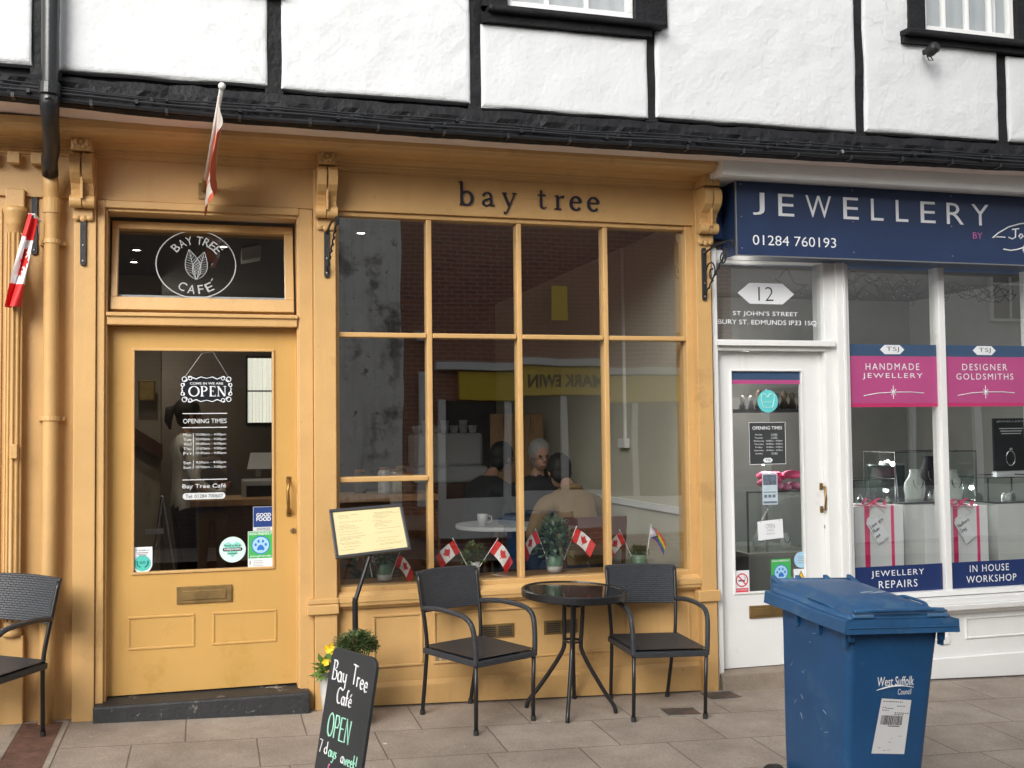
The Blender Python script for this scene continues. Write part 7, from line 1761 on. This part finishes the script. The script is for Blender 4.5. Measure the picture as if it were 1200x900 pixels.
mb = MB(); mb.box(4.35, 5.1, 2.0, 2.3, 1.70, 1.73); mb.build('board', BLACKPAINT, t)
random.seed(51)
for k in range(9):
    x = 4.40+.08*k; s_ = random.uniform(.6, 1.1); t = thing('ornament', 'small dark ornament on the shelf inside the white door', 'ornament', (x, 2.1, 1.731), group='ornaments on the shelf behind the white door')
    mb = MB(); mb.M = Matrix.Translation((x, 2.1, 1.731)) @ Matrix.Scale(s_, 4); mb.lathe([(.035, 0), (.04, .03), (.02, .08), (.03, .13), (.015, .16), (.001, .165)], n=12, capt=False); mb.build('figure', random.choice((VELVET, GREYP, BROWNC, STEEL)), t, smooth=True)
for k, (x, y, z) in enumerate(((4.45, 2.2, 2.02), (4.0, 1.6, 1.35), (4.25, 1.5, 1.28), (4.5, 1.8, 1.42))):
    t = thing('spot_lamp', 'small lit spot lamp inside the white door', 'lamp', (x, y, z), group='spot lamps inside the jewellery shop')
    mb = MB(); mb.ball((x, y-.014, z), .012, 8); mb.build('bulb', LAMPS, t); mb = MB(); mb.tube([(x, y, z), (x, y+.05, z+.02), (x, y+.06, z+.2)], .008, 6); mb.build('stem', STEEL, t)
    lmp = bpy.data.lights.new('bulb_light', 'POINT'); lmp.energy = 5; lmp.color = (1, .95, .88); lmp.shadow_soft_size = .012; lob = bpy.data.objects.new('bulb_light', lmp); COL.objects.link(lob); lob.location = Vector((x, y-.06, z))-W[t]; lob.parent = t

# ================================================================== the far side of the street (seen reflected in the glass)
OY = -11.5
def far_building(label, x0, x1, h, m, shop_m, wins, sign=None):
    b = thing('street_house', label, 'house', ((x0+x1)/2, OY, 0))
    mb = MB(); mb.box(x0, x1, OY-8, OY, -.6, h); mb.build('wall', m, b)
    mb = MB(); mb.prism([(OY+.25, h), (OY-4, h+1.6), (OY-8.3, h)], x0-.02, x1+.02, 'x'); mb.build('roof', mat('slate_roof', (.06, .06, .065), .7, .2), b)
    for (wx, wz, ww, wh) in wins:
        mb = MB(); frame_bead(mb, wx+.06, wz+.06, wx+ww-.06, wz+wh-.06, .06, OY+.01, OY+.09); mb.box(wx+.06, wx+ww-.06, OY+.02, OY+.06, wz+wh/2-.02, wz+wh/2+.02); mb.box(wx+ww/2-.02, wx+ww/2+.02, OY+.021, OY+.059, wz+.06, wz+wh-.06); f = mb.build('window', WHITE, b)
        mb = MB(); mb.box(wx+.05, wx+ww-.05, OY+.005, OY+.03, wz+.05, wz+wh-.05); mb.build('pane', mat('far_pane', (.03, .035, .04), .1, 0), f)
    return b
DARKP = mat('dark_far_glass', (.02, .022, .025), .1, 0)
b = far_building('red brick house across the street with a yellow shop fascia', 3.3, 9.2, 6.2, BRICK, WHITE, ((7.9, 3.3, .9, 1.3),))
mb = MB(); mb.box(3.6, 9.0, OY+.01, OY+.06, .45, 2.1); mb.build('shop_window', DARKP, b)
mb = MB()
for x in (3.6, 4.75, 5.9, 7.1, 8.0, 9.0): mb.box(x-.06, x+.06, OY+.02, OY+.12, -.2, 2.12)
mb.box(3.6, 9.0, OY+.02, OY+.13, -.2, .45); mb.box(3.5, 9.1, OY+.02, OY+.25, 2.62, 2.74); mb.build('shop_frame', WHITE, b, bevel=.01)
t = thing('shop_sign', 'yellow fascia sign lettered MARK EWIN across the street', 'sign', (6, OY+.05, 2.1))
YEL = mat('sign_yellow', (.78, .54, .02), .5, .05)
mb = MB(); mb.box(3.9, 8.6, OY+.03, OY+.16, 2.13, 2.6); mb.build('board', YEL, t)
mb = MB(); text_into(mb, 'MARK EWIN', -6.58, 2.25, -5.22, 2.47, 0, off=.03, mapf=lambda x, z, y: (-x, OY+.165, z)); mb.build('lettering', PRINT, t, fix=False)
t = thing('projecting_sign', 'small yellow projecting sign high on the brick house across the street', 'sign', (5.75, OY, 3.6))
mb = MB(); mb.box(5.6, 5.9, OY+.25, OY+.29, 3.45, 4.05); mb.build('panel', YEL, t); mb = MB(); mb.box(5.74, 5.77, OY, OY+.25, 3.9, 3.93); mb.build('arm', IRON, t)
b = far_building('narrow whitewashed brick house across the street left of the brick one', 1.55, 3.29, 6.9, WHITEWASH, WHITE, ())
b = far_building('tall dark brick house across the street opposite the cafe door', -3.2, 1.54, 11.5, brickwall_mat('dark_brick', (.075, .05, .042), (.055, .04, .035), (.10, .09, .08)), WHITE, ((-2.9, 3.7, 1, 1.5), (-.7, 3.7, 1, 1.5), (-2.9, 6.7, 1, 1.5)))
mb = MB(); mb.box(-.9, 1.4, OY+.01, OY+.06, .5, 2.3); mb.build('shop_window', DARKP, b); mb = MB(); mb.box(-2.4, -1.5, OY+.01, OY+.07, -.2, 2.2); mb.build('door', BLACKPAINT, b)
b = far_building('grey rendered house across the street with white window frames', 9.21, 20, 6.0, mat('grey_render', (.62, .62, .60), .8, .08), WHITE, ((14.8, 3.6, 1, 1.5), (17.2, 3.6, 1, 1.5)))
mb = MB(); mb.box(9.8, 19, OY+.01, OY+.06, .4, 2.2); mb.build('shop_window', DARKP, b)
mb = MB()
for x in (9.8, 11.4, 12.9, 14.4, 16, 17.5, 19): mb.box(x-.08, x+.08, OY+.02, OY+.14, -.2, 2.3)
mb.box(9.6, 19.2, OY+.02, OY+.2, 2.3, 2.42); mb.box(9.6, 19.2, OY+.02, OY+.12, 2.42, 2.95); mb.build('shop_frame', WHITE, b)
b = far_building('dark painted house across the street at the far left', -14, -3.21, 4.4, mat('stone_render', (.40, .38, .34), .8, .1), WHITE, ((-12, 2.6, 1, 1.3), (-9.6, 2.6, 1, 1.3), (-7.2, 2.6, 1, 1.3)))
